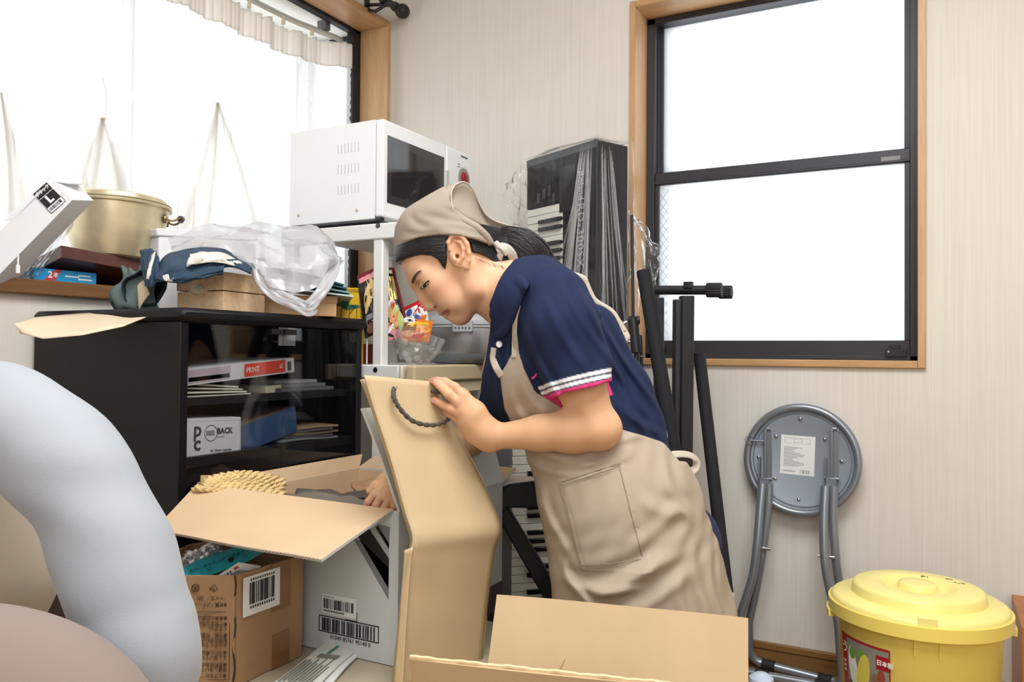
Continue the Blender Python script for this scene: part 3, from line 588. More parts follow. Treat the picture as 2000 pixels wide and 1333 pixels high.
# contents
def quadbox(b, px4, x, back, mat=0):   # front face by pixel on plane x, extruded into the cabinet
    f = [onx(p[0], p[1], x) for p in px4]; b.hexa([f[0], f[1], f[1] + Vector(back), f[0] + Vector(back), f[3], f[2], f[2] + Vector(back), f[3] + Vector(back)], mat); return f
PX = -1.352; pb_ = thing('print_box', onx(470, 740, PX), 'flat white box with red PRINT label tilted on the papers in the cabinet', 'box'); b = MB()
f = quadbox(b, [(352, 756), (575, 727), (574, 699), (352, 722)], PX, (-.2, 0, .0)); xd = (f[1] - f[0]).normalized(); ud = (f[3] - f[0]).normalized(); L_ = (f[1] - f[0]).length; hh = (f[3] - f[0]).length
def on(u, v): return f[0] + (f[1] - f[0]) * u + (f[3] - f[0]) * v
e_ = Vector((.0006, 0, 0))
def patch(u0, v0, u1, v1, mt): b.add([on(u0, v0) + e_, on(u1, v0) + e_, on(u1, v1) + e_, on(u0, v1) + e_], [(0, 1, 2, 3)], mt)
patch(.52, .1, .905, .9, 1); b.text('PRINT', .017, on(.535, .48) + e_ * 2, xd, ud, 2, sx=.82); b.text('EL', .013, on(.865, .35) + e_ * 2, ud, -xd, 2)
patch(.06, .12, .4, .9, 3); patch(.06, .2, .39, .45, 4); patch(.925, .1, .99, .9, 5); b.bars(on(.93, .15) + e_, xd, ud, .012, hh * .6, 6, 3, n=10)
b.build('box_body', [M('dusty_white_card', 'cfd0d4', .5), M('red_label', 'd94a38', .45), MATS['print_white'], M('mauve_label', 'b8a9b4', .5), M('yellow_print', 'd8c46a', .5), M('pale_label', 'd9d9d9', .5), MATS['print_black']], pb_)
fo = []
for k in range(4):
    z = .8055 + k * .0055; b = MB(); yA = CY0 + .03; yB = CY0 + .22 - k * .012
    b.quadsheet((-1.36, yA, z), (-1.36, yB, z), (-1.6, yB, z), (-1.6, yA, z + .0), 10, 2, .0035, lambda u, v, k=k: .004 * (1 - u) * k)
    o = b.build('paper_folder', M('pale_green_paper', 'c9cbb6' if k % 2 else 'd9dac8', .7) if k < 1 else M('pale_paper_%d' % (k % 2), ('cdd0bd', 'dcdccb')[k % 2], .7)); tag(o, ['pale green paper folder lying directly on the cabinet shelf', 'second cream paper folder up from the cabinet shelf', 'third pale folder up from the cabinet shelf', 'topmost pale folder beneath the PRINT box in the cabinet'][k], 'folder', 'paper folders on the cabinet shelf')
b = MB(); quadbox(b, [(519, 776), (550, 774), (549, 752), (518, 755)], -1.37, (-.1, 0, 0)); b.bars(onx(538, 773, -1.3695), (0, 1, 0), (0, 0, 1), .02, .018, 1, 5, n=8); o = b.build('small_box', [M('cream_card', 'cdc4ac', .6), M('print_grey', '66665e', .6)]); tag(o, 'small cream carton at the end of the folders in the cabinet', 'box')
for k in range(3):
    z = .8055 + k * .009; b = MB(); b.box((-1.62, 1.405 + .01 * k, z), (-1.37 - .01 * k, 1.61 - .02 * k, z + .008)); o = b.build('magazine', M('grey_paper_%d' % k, ('6d7075', '83868a', 'a3a7aa')[k], .6)); tag(o, ['grey magazine lying on the right half of the cabinet shelf', 'middle grey magazine of three on the right of the cabinet shelf', 'topmost pale magazine on the right of the cabinet shelf'][k], 'magazine', 'magazines on the cabinet shelf')
cbx = thing('camera_back_box', onx(420, 890, -1.35), 'white box printed BACK for 35mm cameras on the lower cabinet shelf', 'box'); b = MB(); f = quadbox(b, [(340, 899), (470, 888), (470, 815), (340, 820)], -1.352, (-.12, 0, 0)); xd = (f[1] - f[0]).normalized(); ud = Vector((0, 0, 1)); W_ = (f[1] - f[0]).length; Hh = (f[3] - f[0]).length
b.text('p', .042, on(.27, .72) + e_, xd, ud, 1, bold=.0008); b.text('c', .042, on(.27, .36) + e_, xd, ud, 1, bold=.0008); b.text('BACK', .017, on(.62, .66) + e_, xd, ud, 1, sx=.95, bold=.0005); b.text('for 35mm cameras', .0075, on(.52, .16) + e_, xd, ud, 1); b.text('by camera', .005, on(.62, .52) + e_, xd, ud, 2)
cc = on(.53, .62) + e_; b.tube([cc + xd * (.0165 * math.cos(a)) + ud * (.0165 * math.sin(a)) for a in np.linspace(0, 2 * pi, 40, endpoint=False)], .0006, 5, 1, closed=True)
for k in range(3): b.box((0, 0, 0), (.022, .0012, .0004), 1, frame(on(.455, .57 + .045 * k) + e_, xd, ud))
for u0, v0, u1, v1 in ((.28, .06, .98, .065), (.28, .94, .98, .945), (.975, .06, .98, .94)): patch(u0, v0, u1, v1, 2)
b.build('box_body', [M('clean_white_card', 'dfe1e4', .5), M('print_charcoal', '4a4a4e', .5), M('print_pale', '9a9a9a', .5)], cbx)
b = MB(); f = [onx(466, 889, -1.37), onx(580, 842, -1.37), onx(577, 795, -1.37), onx(466, 834, -1.37)]; bk = Vector((-.09, -.03, 0)); b.hexa([f[0], f[1], f[1] + bk, f[0] + bk, f[3], f[2], f[2] + bk, f[3] + bk]); b.add([p + Vector((0, 0, .0006)) for p in (f[3], f[2], f[2] + bk, f[3] + bk)], [(0, 1, 2, 3)], 1); o = b.build('blue_book_box', [M('steel_blue_card', '2f4f78', .5), M('brown_paper_top', '6a5a4c', .7)]); tag(o, 'steel blue box standing tilted behind the BACK box in the cabinet', 'box')
for k in range(5):
    b = MB(); z = .6855 + k * .0065; y0_ = 1.425 + .008 * k; b.quadsheet((-1.37 - .006 * k, y0_, z + .003), (-1.345, 1.60 - .02 * (k % 2), z + .003), (-1.6, 1.63, z + .003), (-1.6, y0_, z + .003), 8, 4, .005, lambda u, v, k=k: .0015 * math.sin(5 * u + k))
    o = b.build('paper_envelope', M(('grey_paper_1', 'dark_paper_b', 'kraft_dull', 'dark_paper_d', 'kraft_top')[k], ('83868a', '4f4d4c', '7c6e58', '5d5a57', 'a58d68')[k], .7)); tag(o, ['grey paper envelope at the bottom of the stack on the lower cabinet shelf', 'dark paper envelope second from the bottom on the lower cabinet shelf', 'dull kraft envelope in the middle of the lower cabinet shelf stack', 'dark envelope just beneath the top one on the lower cabinet shelf', 'brown kraft envelope topmost on the lower cabinet shelf stack'][k], 'envelope', 'envelopes on the lower cabinet shelf')
# ================================================================ things on the cabinet top
ct = CZ
# kraft envelope curling over the left end
KR = M('kraft_light', 'decbae', .65, bump=.15, bscale=40)
tp = [(25, 634, 1.52), (70, 620, 1.60), (150, 613.5, 1.69), (240, 608, 1.80), (333, 605, 1.84)]; bt = [(40, 652, 1.52), (85, 662, 1.50), (160, 655, 1.50), (240, 638, 1.54), (318, 607, 1.70)]
def pl(P, t):
    t *= len(P) - 1; i = min(int(t), len(P) - 2); f_ = t - i; return [lerp(P[i][k], P[i + 1][k], f_) for k in range(3)]
g = []
for i in range(25):
    a = pl(tp, i / 24); c = pl(bt, i / 24); r = []
    for j in range(9):
        v = j / 8; q = [lerp(a[k], c[k], v) for k in range(3)]; p = C(*q); p.z += .004 * math.sin(v * pi) * (1 + .5 * math.sin(i * .9)); r.append(p)
    g.append(r)
b = MB(); b.sheet(g, .0015); o = b.build('kraft_envelope', KR, ang=0); tag(o, 'crumpled pale kraft envelope lying over the left edge of the black cabinet', 'envelope')
# carton with an oval hole
def cartonbox(px, pyt, Y, zb, ang, wl, wr, name, label, mats, cat_='box', lid=None):
    zt = C(px, pyt, Y).z; c = C(px, pyt, Y); c.z = zb; dl = dirL(180 - ang); dr = dirL(90 - ang)
    return c, dl, dr, zt
c, dl, dr, zt = cartonbox(437, 531, 1.72, ct, 20, .13, .09, '', '', None)
wl, wr = .123, .14
DOT = M('peach_card', 'e6c39c', .6, var=.1, vscale=90)
bx = thing('lidded_box', c + (dl * wl + dr * wr) / 2, 'peach cardboard box with an oval metal label under the blue cloth', 'box')
zl = lerp(ct, zt, .53)
b = MB(); b.hexa([c, c + dr * wr, c + dr * wr + dl * wl, c + dl * wl] + [p + Vector((0, 0, zl - ct - .002)) for p in (c, c + dr * wr, c + dr * wr + dl * wl, c + dl * wl)]); b.build('box_base', DOT, bx, bevel=.001)
e2 = .0015; c2 = c - dl * e2 - dr * e2; c2.z = zl; b = MB(); q = [c2, c2 + dr * (wr + 2 * e2), c2 + dr * (wr + 2 * e2) + dl * (wl + 2 * e2), c2 + dl * (wl + 2 * e2)]; b.hexa(q + [p + Vector((0, 0, zt - zl)) for p in q]); b.build('lid', DOT, bx, bevel=.0015)
oc = c + dl * wl * .53 - dr * .0018; oc.z = zl + .002; b = MB(); fr = frame(oc, -dl, (0, 0, 1)); b.lathe([(0, .003), (.8, .0032), (.95, .0022), (1, 0)], 32, 0, fr @ Matrix.Diagonal((.021, .0125, 1, 1))); b.lathe([(1, -.001), (1.22, -.001), (1.22, .0016), (1, .0016)], 32, 1, fr @ Matrix.Diagonal((.021, .0125, 1, 1)), True); b.build('oval_label', [M('dull_silver_label', 'cbbf9f', .35, .2), DOT], bx)
c, dl, dr, zt = cartonbox(512, 575, 1.90, ct, -58, .13, .09, '', '', None)
dl = dirL(148); dr = dirL(-10); dr = dirL(18); dl = dirL(108); w1_, w2_ = .172, .12
bx2 = thing('shoe_box', c, 'tan cardboard box beneath the white plastic bag on the cabinet', 'box'); TAN = M('tan_card', 'd8b083', .6, var=.05, vscale=20)
up = Vector((0, 0, 1)); b = MB(); q = [c, c + dr * w1_, c + dr * w1_ + dl * w2_, c + dl * w2_]; zz = zt - ct; b.hexa(q + [p + up * (zz - .014) for p in q]); b.box((.065, -.0005, .008), (.11, .0002, .038), 1, frame(c, dr, dl)) if 0 else None; b.build('box_base', TAN, bx2, bevel=.001)
b = MB(); e2 = .002; q = [c - dr * e2 - dl * e2, c + dr * (w1_ + e2) - dl * e2, c + dr * (w1_ + e2) + dl * (w2_ + e2), c + dl * (w2_ + e2) - dr * e2]; b.hexa([p + up * (zz - .017) for p in q] + [p + up * zz for p in q]); b.build('lid', TAN, bx2, bevel=.001)
# dark pouch on the left of the cabinet top
def cloth_sheet(name, rows, mat, th=.003, amp=.004, seed=1, nu=28, nv=20, fr=4):
    R_ = [cat([C(*p) for p in r], 8) for r in rows]; n = len(R_[0]); cols = [cat([r[i] for r in R_], 6) for i in range(n)]
    g = crumple([list(q) for q in cols], amp, seed, fr); b = MB(); b.sheet(g, th); return b
POU = M('grey_green_cloth', '5f6f6e', .85, bump=.3, bscale=300); NAV = M('navy_cloth_dark', '1b2434', .9, bump=.3, bscale=300)
pch = thing('cloth_pouch', C(275, 605, 1.78), 'dark navy and grey-green cloth pouch slumped beside the peach box', 'pouch')
b = cloth_sheet('p', [[(243, 522, 1.83), (258, 530, 1.80), (278, 522, 1.80)], [(240, 545, 1.8), (262, 540, 1.76), (305, 540, 1.76)], [(219, 570, 1.8), (230, 575, 1.75), (300, 570, 1.75)], [(216, 590, 1.8), (240, 600, 1.74), (310, 603, 1.75)], [(222, 606, 1.82), (260, 609, 1.76), (325, 609, 1.77)]], POU, .003, .003, 3); b.build('pouch_side', POU, pch, ang=0)
g = []
for i in range(25):
    a = i / 24 * 2 * pi; r = []
    for j in range(12):
        t = j / 11; rad = lerp(.043, .002, t ** 1.5) * (1 + .12 * math.sin(2 * a + 1) + .06 * math.sin(5 * a)); p = C(281 + 8 * t, 564, 1.735 + .05 * min(1, t * 1.6)); p = p + L2R((math.cos(a) * rad, 0, 0)) + up * (math.sin(a) * rad * 1.0); p.z = max(p.z, ct + .003); r.append(p)
    g.append(r)
b = MB(); b.sheet(g, .003); b.build('pouch_mouth', NAV, pch, ang=0)
b = MB(); b.quadsheet(C(272, 612 - 6, 1.715), C(293, 575, 1.715), C(281, 548, 1.72), C(269, 560, 1.72), 4, 4, .002, lambda u, v: .004 * math.sin(3 * u)); b.build('pouch_lining', M('cream_cloth', 'cbb9a0', .8), pch)
# blue and white cloth over the peach box
CLB = M('denim_blue_cloth', '2d4358', .85, bump=.4, bscale=400); CLW = M('offwhite_cloth', 'd9d5cd', .85, bump=.3, bscale=400)
clt = thing('patterned_cloth', C(390, 530, 1.72), 'folded navy and off-white patterned cloth draped over the peach box', 'cloth')
def fold_roll(rows, mat, name, amp=.002, th=.003, seed=2): b = cloth_sheet('c', rows, mat, th, amp, seed); b.build(name, mat, clt, ang=0)
fold_roll([[(275, 490, 1.74), (292, 487, 1.72), (303, 492, 1.74)], [(276, 520, 1.71), (292, 522, 1.68), (310, 520, 1.70)], [(283, 555, 1.70), (296, 562, 1.67), (312, 545, 1.68)]], CLB, 'cloth_fold')
fold_roll([[(304, 530, 1.72), (320, 505, 1.73), (350, 490, 1.75), (400, 486, 1.78), (445, 490, 1.8), (488, 528, 1.8)], [(302, 540, 1.67), (330, 524, 1.655), (365, 520, 1.65), (410, 512, 1.66), (450, 508, 1.69), (489, 531, 1.73)], [(305, 548, 1.655), (335, 547, 1.645), (370, 541, 1.64), (415, 532, 1.65), (448, 522, 1.68), (489, 534, 1.72)]], CLB, 'cloth_fold', .0025)
fold_roll([[(302, 545, 1.66), (340, 536, 1.64), (380, 528, 1.635), (438, 518, 1.64)], [(318, 548, 1.645), (345, 546, 1.625), (385, 540, 1.625), (436, 530, 1.64)], [(325, 550, 1.64), (352, 552, 1.63), (390, 545, 1.63), (432, 534, 1.65)]], CLB, 'cloth_fold', .002, seed=5)
fold_roll([[(372, 499, 1.70), (400, 493, 1.70), (440, 497, 1.71), (470, 512, 1.74)], [(367, 510, 1.645), (395, 504, 1.64), (430, 506, 1.655), (470, 520, 1.71)], [(363, 521, 1.638), (385, 516, 1.635), (425, 513, 1.645), (466, 523, 1.70)]], CLW, 'cloth_pattern', .0015)
fold_roll([[(297, 500, 1.70), (303, 492, 1.70)], [(288, 530, 1.665), (295, 530, 1.665)], [(287, 545, 1.66), (290, 546, 1.66)]], CLW, 'cloth_pattern', .0008)
fold_roll([[(318, 540, 1.635), (328, 536, 1.632)], [(322, 548, 1.628), (332, 546, 1.625)], [(336, 550, 1.626), (340, 544, 1.624)]], CLW, 'cloth_pattern', .0008)
# white foam box and plastic carrier bag with magazines
fb = C(310, 503, 2.02); b = MB(); f1 = C(310, 503, 1.98); f2 = C(500, 505, 2.05); f1.z = f2.z = ct + .155; bk = Vector((-.12, .02, 0)); zt = C(310, 462, 1.98).z; q = [f1, f2, f2 + bk, f1 + bk]; b.hexa([Vector((p.x, p.y, ct)) for p in q] + [Vector((p.x, p.y, zt)) for p in q])
fo_ = thing('foam_box', fb, 'white foam box with a lid at the back of the cabinet beside the pot', 'box'); FOAM = M('white_foam', 'ececee', .7); b.build('box_base', FOAM, fo_, bevel=.004)
b = MB(); o3 = Vector((.006, -.004, 0)); q = [p + (p - (f1 + f2 + bk) / 2).normalized() * .006 for p in q]; z2 = C(330, 446, 1.98).z; b.hexa([Vector((p.x, p.y, zt)) for p in q] + [Vector((p.x, p.y, z2)) for p in q]); b.build('lid', FOAM, fo_, bevel=.004)
for k, (py, c_) in enumerate(((549, '35707a'), (556, '2f5f70'), (564, '7ba4a6'), (571, 'c9d6d6'))):
    b = MB(); pA = C(500 + 3 * k, py - 28 + 5 * k, 1.84); pB = C(672 + 6 * k, py + 8, 1.95); d = L2R((-.05, .2, 0)); b.quadsheet(pA, pB, pB + d, pA + d + up * .01, 10, 3, .004, lambda u, v, k=k: .006 * math.sin(u * pi) * (1 - .3 * k)); o = b.build('magazine', M('teal_paper_%d' % k, c_, .5)); tag(o, ['teal magazine on top inside the white plastic bag', 'dark teal magazine second in the white plastic bag', 'pale teal magazine third in the white plastic bag', 'white magazine lowest in the plastic bag above the tan box'][k], 'magazine', 'magazines in the white plastic bag')
BAGW = film('white_bag_film', 'f8f8fb', .5, .22, .6, .6)
bg_ = thing('plastic_bag', C(560, 520, 1.85), 'crumpled translucent white plastic carrier bag on the cabinet boxes', 'bag')
rows = [[(330, 470, 1.90), (400, 445, 1.92), (470, 440, 1.94), (540, 440, 1.95), (600, 448, 1.96), (650, 470, 1.98)], [(340, 490, 1.84), (410, 462, 1.84), (480, 455, 1.84), (550, 462, 1.84), (620, 465, 1.86), (664, 490, 1.93)], [(400, 490, 1.81), (440, 490, 1.79), (500, 500, 1.79), (560, 505, 1.79), (630, 510, 1.81), (662, 515, 1.9)], [(480, 505, 1.8), (500, 540, 1.79), (530, 560, 1.78), (575, 570, 1.77), (625, 560, 1.8), (652, 545, 1.88)]]
b = cloth_sheet('b', rows, BAGW, .0008, .007, 11, fr=5); b.build('bag_body', BAGW, bg_, ang=25)
def strip(cl, w, mat, nm, par, th=.0008, amp=.0, wd=(1, 0, 0)):
    P = cat([C(*p) for p in cl], 10); g = []
    for i, p in enumerate(P):
        t = (P[min(i + 1, len(P) - 1)] - P[max(i - 1, 0)]).normalized(); v = (p - Vector((0, 0, H))).normalized(); s_ = t.cross(v).normalized(); r = []
        for j in range(7):
            a = j / 6 - .5; r.append(p + s_ * (a * w) + v * (.004 * math.sin(a * 14 + i * .3) * amp - .01 * (abs(a) * 2) ** 2 * 0))
        g.append(r)
    b = MB(); b.sheet(g, th); return b.build(nm, mat, par, ang=0)
BAGH = film('white_bag_handle', 'f2f2f5', .75, .25, .5, .6)
strip([(505, 505, 1.79), (510, 545, 1.775), (540, 575, 1.77), (580, 595, 1.765), (603, 605, 1.77), (612, 598, 1.78)], .030, BAGH, 'bag_handle', bg_, amp=1)
strip([(655, 500, 1.9), (650, 530, 1.84), (632, 565, 1.79), (612, 590, 1.775), (600, 600, 1.77)], .026, BAGH, 'bag_handle', bg_, amp=1)
# ================================================================ white steel rack
RX0, RX1, RY0, RY1 = -1.63, -1.225, 1.70, 2.21; RT = 1.238; RL = .868
rk = thing('kitchen_rack', ((RX0 + RX1) / 2, (RY0 + RY1) / 2, 0), 'white steel shelving rack carrying the microwave in the room corner', 'rack')
RWH = M('white_enamel', 'e4e3e0', .4, var=.03, vscale=8); RCR = M('cream_enamel', 'e3dac4', .4)
PW = .042
for x, y in ((-1.319, RY0), (RX0, RY0), (-1.319, RY1 - PW), (RX0, RY1 - PW)):
    b = MB(); b.box((x, y, 0), (x + .031, y + .03, RT - .03)); b.build('post', RWH, rk, bevel=.004)
def beamset(z, hgt, ov):
    for y in (RY0 - .004, RY1 - .02):
        b = MB(); b.box((RX0 - .01, y, z - hgt), (RX1 + ov, y + .024, z)); b.build('side_beam', RWH, rk, bevel=.004)
    b = MB(); b.box((RX1 + ov, RY0 - .004, z - hgt), (RX1 + ov + .012, RY1 + .004, z)); b.build('front_beam', RCR, rk, bevel=.004)
    MB().box((RX0 - .01, RY0 + .02, z - .014), (RX1 + ov, RY1 - .02, z - .002)).build('shelf_board', RWH, rk)
beamset(RT, .042, .004); beamset(RL, .036, -.006)
DK = M('screw_dark', '55575a', .35, .7)
for p, z in (((738, 441), 0), ((733, 723), 1)):
    q = ony(p[0], p[1], RY0 - .004); b = MB(); b.lathe([(0, .0025), (.006, .002), (.0072, 0), (.0072, -.002)], 20, 0, frame(q, (1, 0, 0), (0, 0, 1))); b.build('screw', DK if z == 0 else M('black_hole', '101010', .6), rk)
b = MB()
WR = .0022
for z in (1.045, 1.09 if 0 else .985): b.tube([(RX0 + .02, RY0 + .018, z), (-1.295, RY0 + .018, z)], WR, 8)
for x in (-1.56, -1.455, -1.35): b.tube([(x, RY0 + .018, .87), (x, RY0 + .018, 1.047)], WR, 8)
b.build('side_wires', RWH, rk)
b = MB()
for z in (1.03, .985, .94): b.tube([(RX0 + .01, RY0 + .03, z), (RX0 + .01, RY1 - .03, z)], WR, 8)
for y in np.linspace(RY0 + .06, RY1 - .06, 7): b.tube([(RX0 + .01, y, .87), (RX0 + .01, y, 1.032)], WR, 8)
b.build('back_wires', RWH, rk)
# lower shelf and pull-out tray
MB().box((RX0, RY0 + .02, .42), (RX1 - .02, RY1 - .02, .435)).build('shelf_board', RWH, rk)
tr = thing('pull_out_tray', (-1.19, 1.95, .826), 'beige bullnose pull-out tray under the grey rice cooker', 'tray'); BEI = M('beige_laminate', 'cbb995', .4)
ta = ony(797, 712, RY0 - .01)
b = MB(); b.box((-1.55, RY0 + .03, .838), (RX1 - .004, RY1 - .02, .8305 + .001)) if 0 else None
tx = RX1 + .012; b.rbox((tx, RY0 + .0, .824), (tx + .03, RY1, .868), .006, 3); b.build('tray_front', BEI, tr, bevel=.009, seg=3)
b = MB(); b.box((tx - .008, RY0 + .1, .79), (tx + .02, RY1, .822)); b.build('tray_skirt', M('beige_pale', 'd6c7a6', .5), tr, bevel=.003)
# ================================================================ microwave
MX0, MX1, MY0, MY1, MZ0, MZ1 = -1.612, -1.316, 1.70, 2.163, RT + .014, 1.513
mw = thing('microwave_oven', ((MX0 + MX1) / 2, (MY0 + MY1) / 2, RT), 'white microwave oven with dark window and red dial on top of the rack', 'microwave')
MWH = M('microwave_white', 'ecedee', .38); MGL = M('microwave_dark_glass', '2c2a29', .06, spec=.6)
b = MB(); b.box((MX0, MY0, MZ0), (MX1, MY1, MZ1))
SL = M('vent_shadow_grey', 'a9abae', .6)
for r in range(3):
    for k in range(7):
        # slots: raised lip and dark slot, centred from the photograph rows
        pc_ = ony(661 + k * 6.6, 292 + r * 40 - k * .9, MY0); hh = .0125
        b.box((pc_.x - .0012, MY0 - .0006, pc_.z - hh), (pc_.x + .0012, MY0 + .001, pc_.z + hh), 1)
        b.box((pc_.x + .0012, MY0 - .0012, pc_.z - hh), (pc_.x + .0022, MY0 + .001, pc_.z + hh), 0)
for p in ((583, 421), (697, 411)): q = ony(p[0], p[1], MY0); b.lathe([(0, .002), (.004, .0018), (.0048, 0)], 16, 2, frame(q, (1, 0, 0), (0, 0, 1)))
b.build('oven_body', [MWH, SL, M('rusty_screw', 'c9b8a0', .5, .3)], mw, bevel=.003)
fx = MX1 + .026; yD = onx(872, 330, fx).y
b = MB(); b.box((MX1 + .0015, MY0, MZ0 + .004), (fx, yD, MZ1)); b.build('door', MWH, mw, bevel=.005, seg=3)
dr = [o for o in mw.children if o.name.startswith('door')][0]
w = [onx(757, 263, fx), onx(867, 313, fx), onx(868, 433, fx), onx(755, 396, fx)]; ya_, yb_ = w[0].y, w[1].y; za_, zb_ = onx(756, 396, fx).z, onx(757, 264, fx).z
b = MB(); b.box((fx - .002, ya_, za_), (fx + .0012, yb_, zb_)); b.box((fx + .0011, ya_ + .017, za_ + .022), (fx + .0014, yb_ - .012, zb_ - .022), 1); b.build('door_window', [M('window_border_grey', '3a3a3a', .08), MGL], dr, bevel=.002)
b = MB(); b.box((fx - .001, yb_ + .004, za_ + .03), (fx + .005, yb_ + .024, zb_ - .035)); b.build('door_handle', M('pale_grey_plastic', 'c7c9c4', .4), dr, bevel=.002)
b = MB(); b.box((MX1 + .0015, yD + .002, MZ0 + .004), (fx - .001, MY1, MZ1)); b.build('control_panel', MWH, mw, bevel=.005, seg=3)
cp = [o for o in mw.children if o.name.startswith('control_panel')][0]
dc = onx(906, 349, fx); T = frame((fx - .001, dc.y, dc.z), (0, 1, 0), (0, 0, 1))
b = MB(); b.lathe([(.0, .001), (.036, .001), (.037, 0), (.037, -.001)], 40, 0, T); b.lathe([(.0, .003), (.028, .003), (.031, .002), (.031, .0)], 40, 2, T); b.lathe([(0, .006), (.017, .006), (.02, .004), (.02, .002)], 36, 1, T); b.box((-.0015, -.016, .005), (.0015, .016, .009), 1, T); b.build('timer_dial', [M('dial_ring_pale', 'd3d2cd', .5), M('dial_red', '9b1f2a', .35), M('dial_ring_dark', '8f8d86', .5)], cp)
b = MB(); fr = frame((fx - .001, dc.y - .035, dc.z + .063), (0, 1, 0), (0, 0, 1))
for k in range(9): b.box((.018 + k * .0045, 0, -.001), (.018 + k * .0045 + .0032, .005, .0006), 0, fr)
for k in range(2): b.box((0, -.026 - k * .008, -.001), (.014, -.023 - k * .008, .0006), 1, fr)
b.build('printed_marks', [M('print_dark_grey', '4d4d50', .5), M('print_pale_grey', '8f8f90', .5)], cp)
b = MB(); b.box((MX1 - .002, MY0 + .003, MZ0 - .004), (MX1 + .016, MY0 + .022, MZ0 + .008)); b.build('hinge', M('dark_steel', '46484a', .35, .8), mw, bevel=.001)
for x in (MX0 + .03, MX1 - .03):
    for y in (MY0 + .04, MY1 - .04): MB().cyl((x, y, RT), (x, y, MZ0 + .001), .011, 16).build('foot', M('black_rubber', '1d1d1d', .7), mw)
MB().box((MX0 + .01, MY0 + .01, MZ0 - .004), (MX1 - .002, MY1 - .01, MZ0)).build('base_plate', M('base_dark_grey', '77787a', .6, .5), mw)
# ================================================================ rice cooker
rc = C(921, 700, 2.44); rz = RL + .001; ric = thing('rice_cooker', (rc.x, rc.y, rz), 'grey and silver rice cooker on the rack shelf behind the woman', 'rice cooker')
T = Matrix.Translation((rc.x, rc.y, rz))
STE = M('brushed_steel_body', 'a9abad', .36, .9, var=.06, vscale=30, stretch=(8, 8, .1)); GRY = M('rice_cooker_grey', 'b3b6b8', .4); DG = M('rice_cooker_dark', '6c7073', .4)
b = MB(); b.lathe([(0, 0), (.108, 0), (.122, .006), (.131, .018), (.133, .03)], 56, 0, T); b.build('base_ring', DG, ric)
b = MB(); b.lathe([(.1325, .03), (.134, .034), (.134, .1), (.1335, .105)], 56, 0, T); b.build('steel_body', STE, ric)
b = MB(); b.lathe([(.1345, .104), (.1375, .106), (.1375, .126), (.134, .134), (.118, .15), (.09, .163), (.04, .170), (0, .171)], 56, 0, T); b.lathe([(.1378, .112), (.1384, .112), (.1384, .1145), (.1378, .1145)], 56, 1, T, True); ld = b.build('lid', [GRY, DG], ric)
fr = Matrix.Translation((rc.x, rc.y, rz)) @ Matrix.Rotation(math.radians(-70), 4, 'Z')
b = MB(); b.rbox((.118, -.03, .09), (.146, .03, .125), .006, 3, 0, fr); b.build('front_latch', GRY, ric, bevel=.004)
for k in range(5): b = MB(); b.box((.134, -.022 + k * .01, .1), (.1475, -.016 + k * .01, .106), 0, fr); b.build('button', DG, ric, bevel=.001)
# ================================================================ snacks and the glass bowl
GLS = film('bowl_glass', 'eef3f2', .10, .05, .3, 1.4)
bo = C(802, 702, 2.18); bw = thing('glass_bowl', (bo.x, bo.y, RL), 'clear bubble-textured glass bowl holding snack bags in front of the rice cooker', 'bowl')
T = Matrix.Translation((bo.x, bo.y, RL + .008)) @ Matrix.Rotation(math.radians(18), 4, L2R((0, 1, 0)))
b = MB(); b.lathe([(0, .0), (.026, .0), (.04, .008), (.056, .026), (.066, .05), (.071, .078), (.073, .084), (.070, .085), (.068, .078), (.063, .051), (.053, .03), (.038, .0125), (.025, .006), (0, .006)], 48, 0, T)
b.build('bowl_body', GLS, bw)
b = MB()
for r_, z_, n in ((.046, .017, 8), (.064, .047, 10), (.030, .004, 5)):
    for k in range(n):
        a = 2 * pi * k / n + z_ * 9; b.lathe([(0, .004), (.004, .0036), (.008, .0018), (.0105, -.001)], 12, 0, T @ Matrix.Translation((r_ * math.cos(a), r_ * math.sin(a), z_)) @ Vector((math.cos(a), math.sin(a), -.75)).to_track_quat('Z', 'Y').to_matrix().to_4x4())
b.build('bubble_pattern', film('bowl_glass_thick', 'f4f8f8', .3, .08, .3, 1.6), bw)
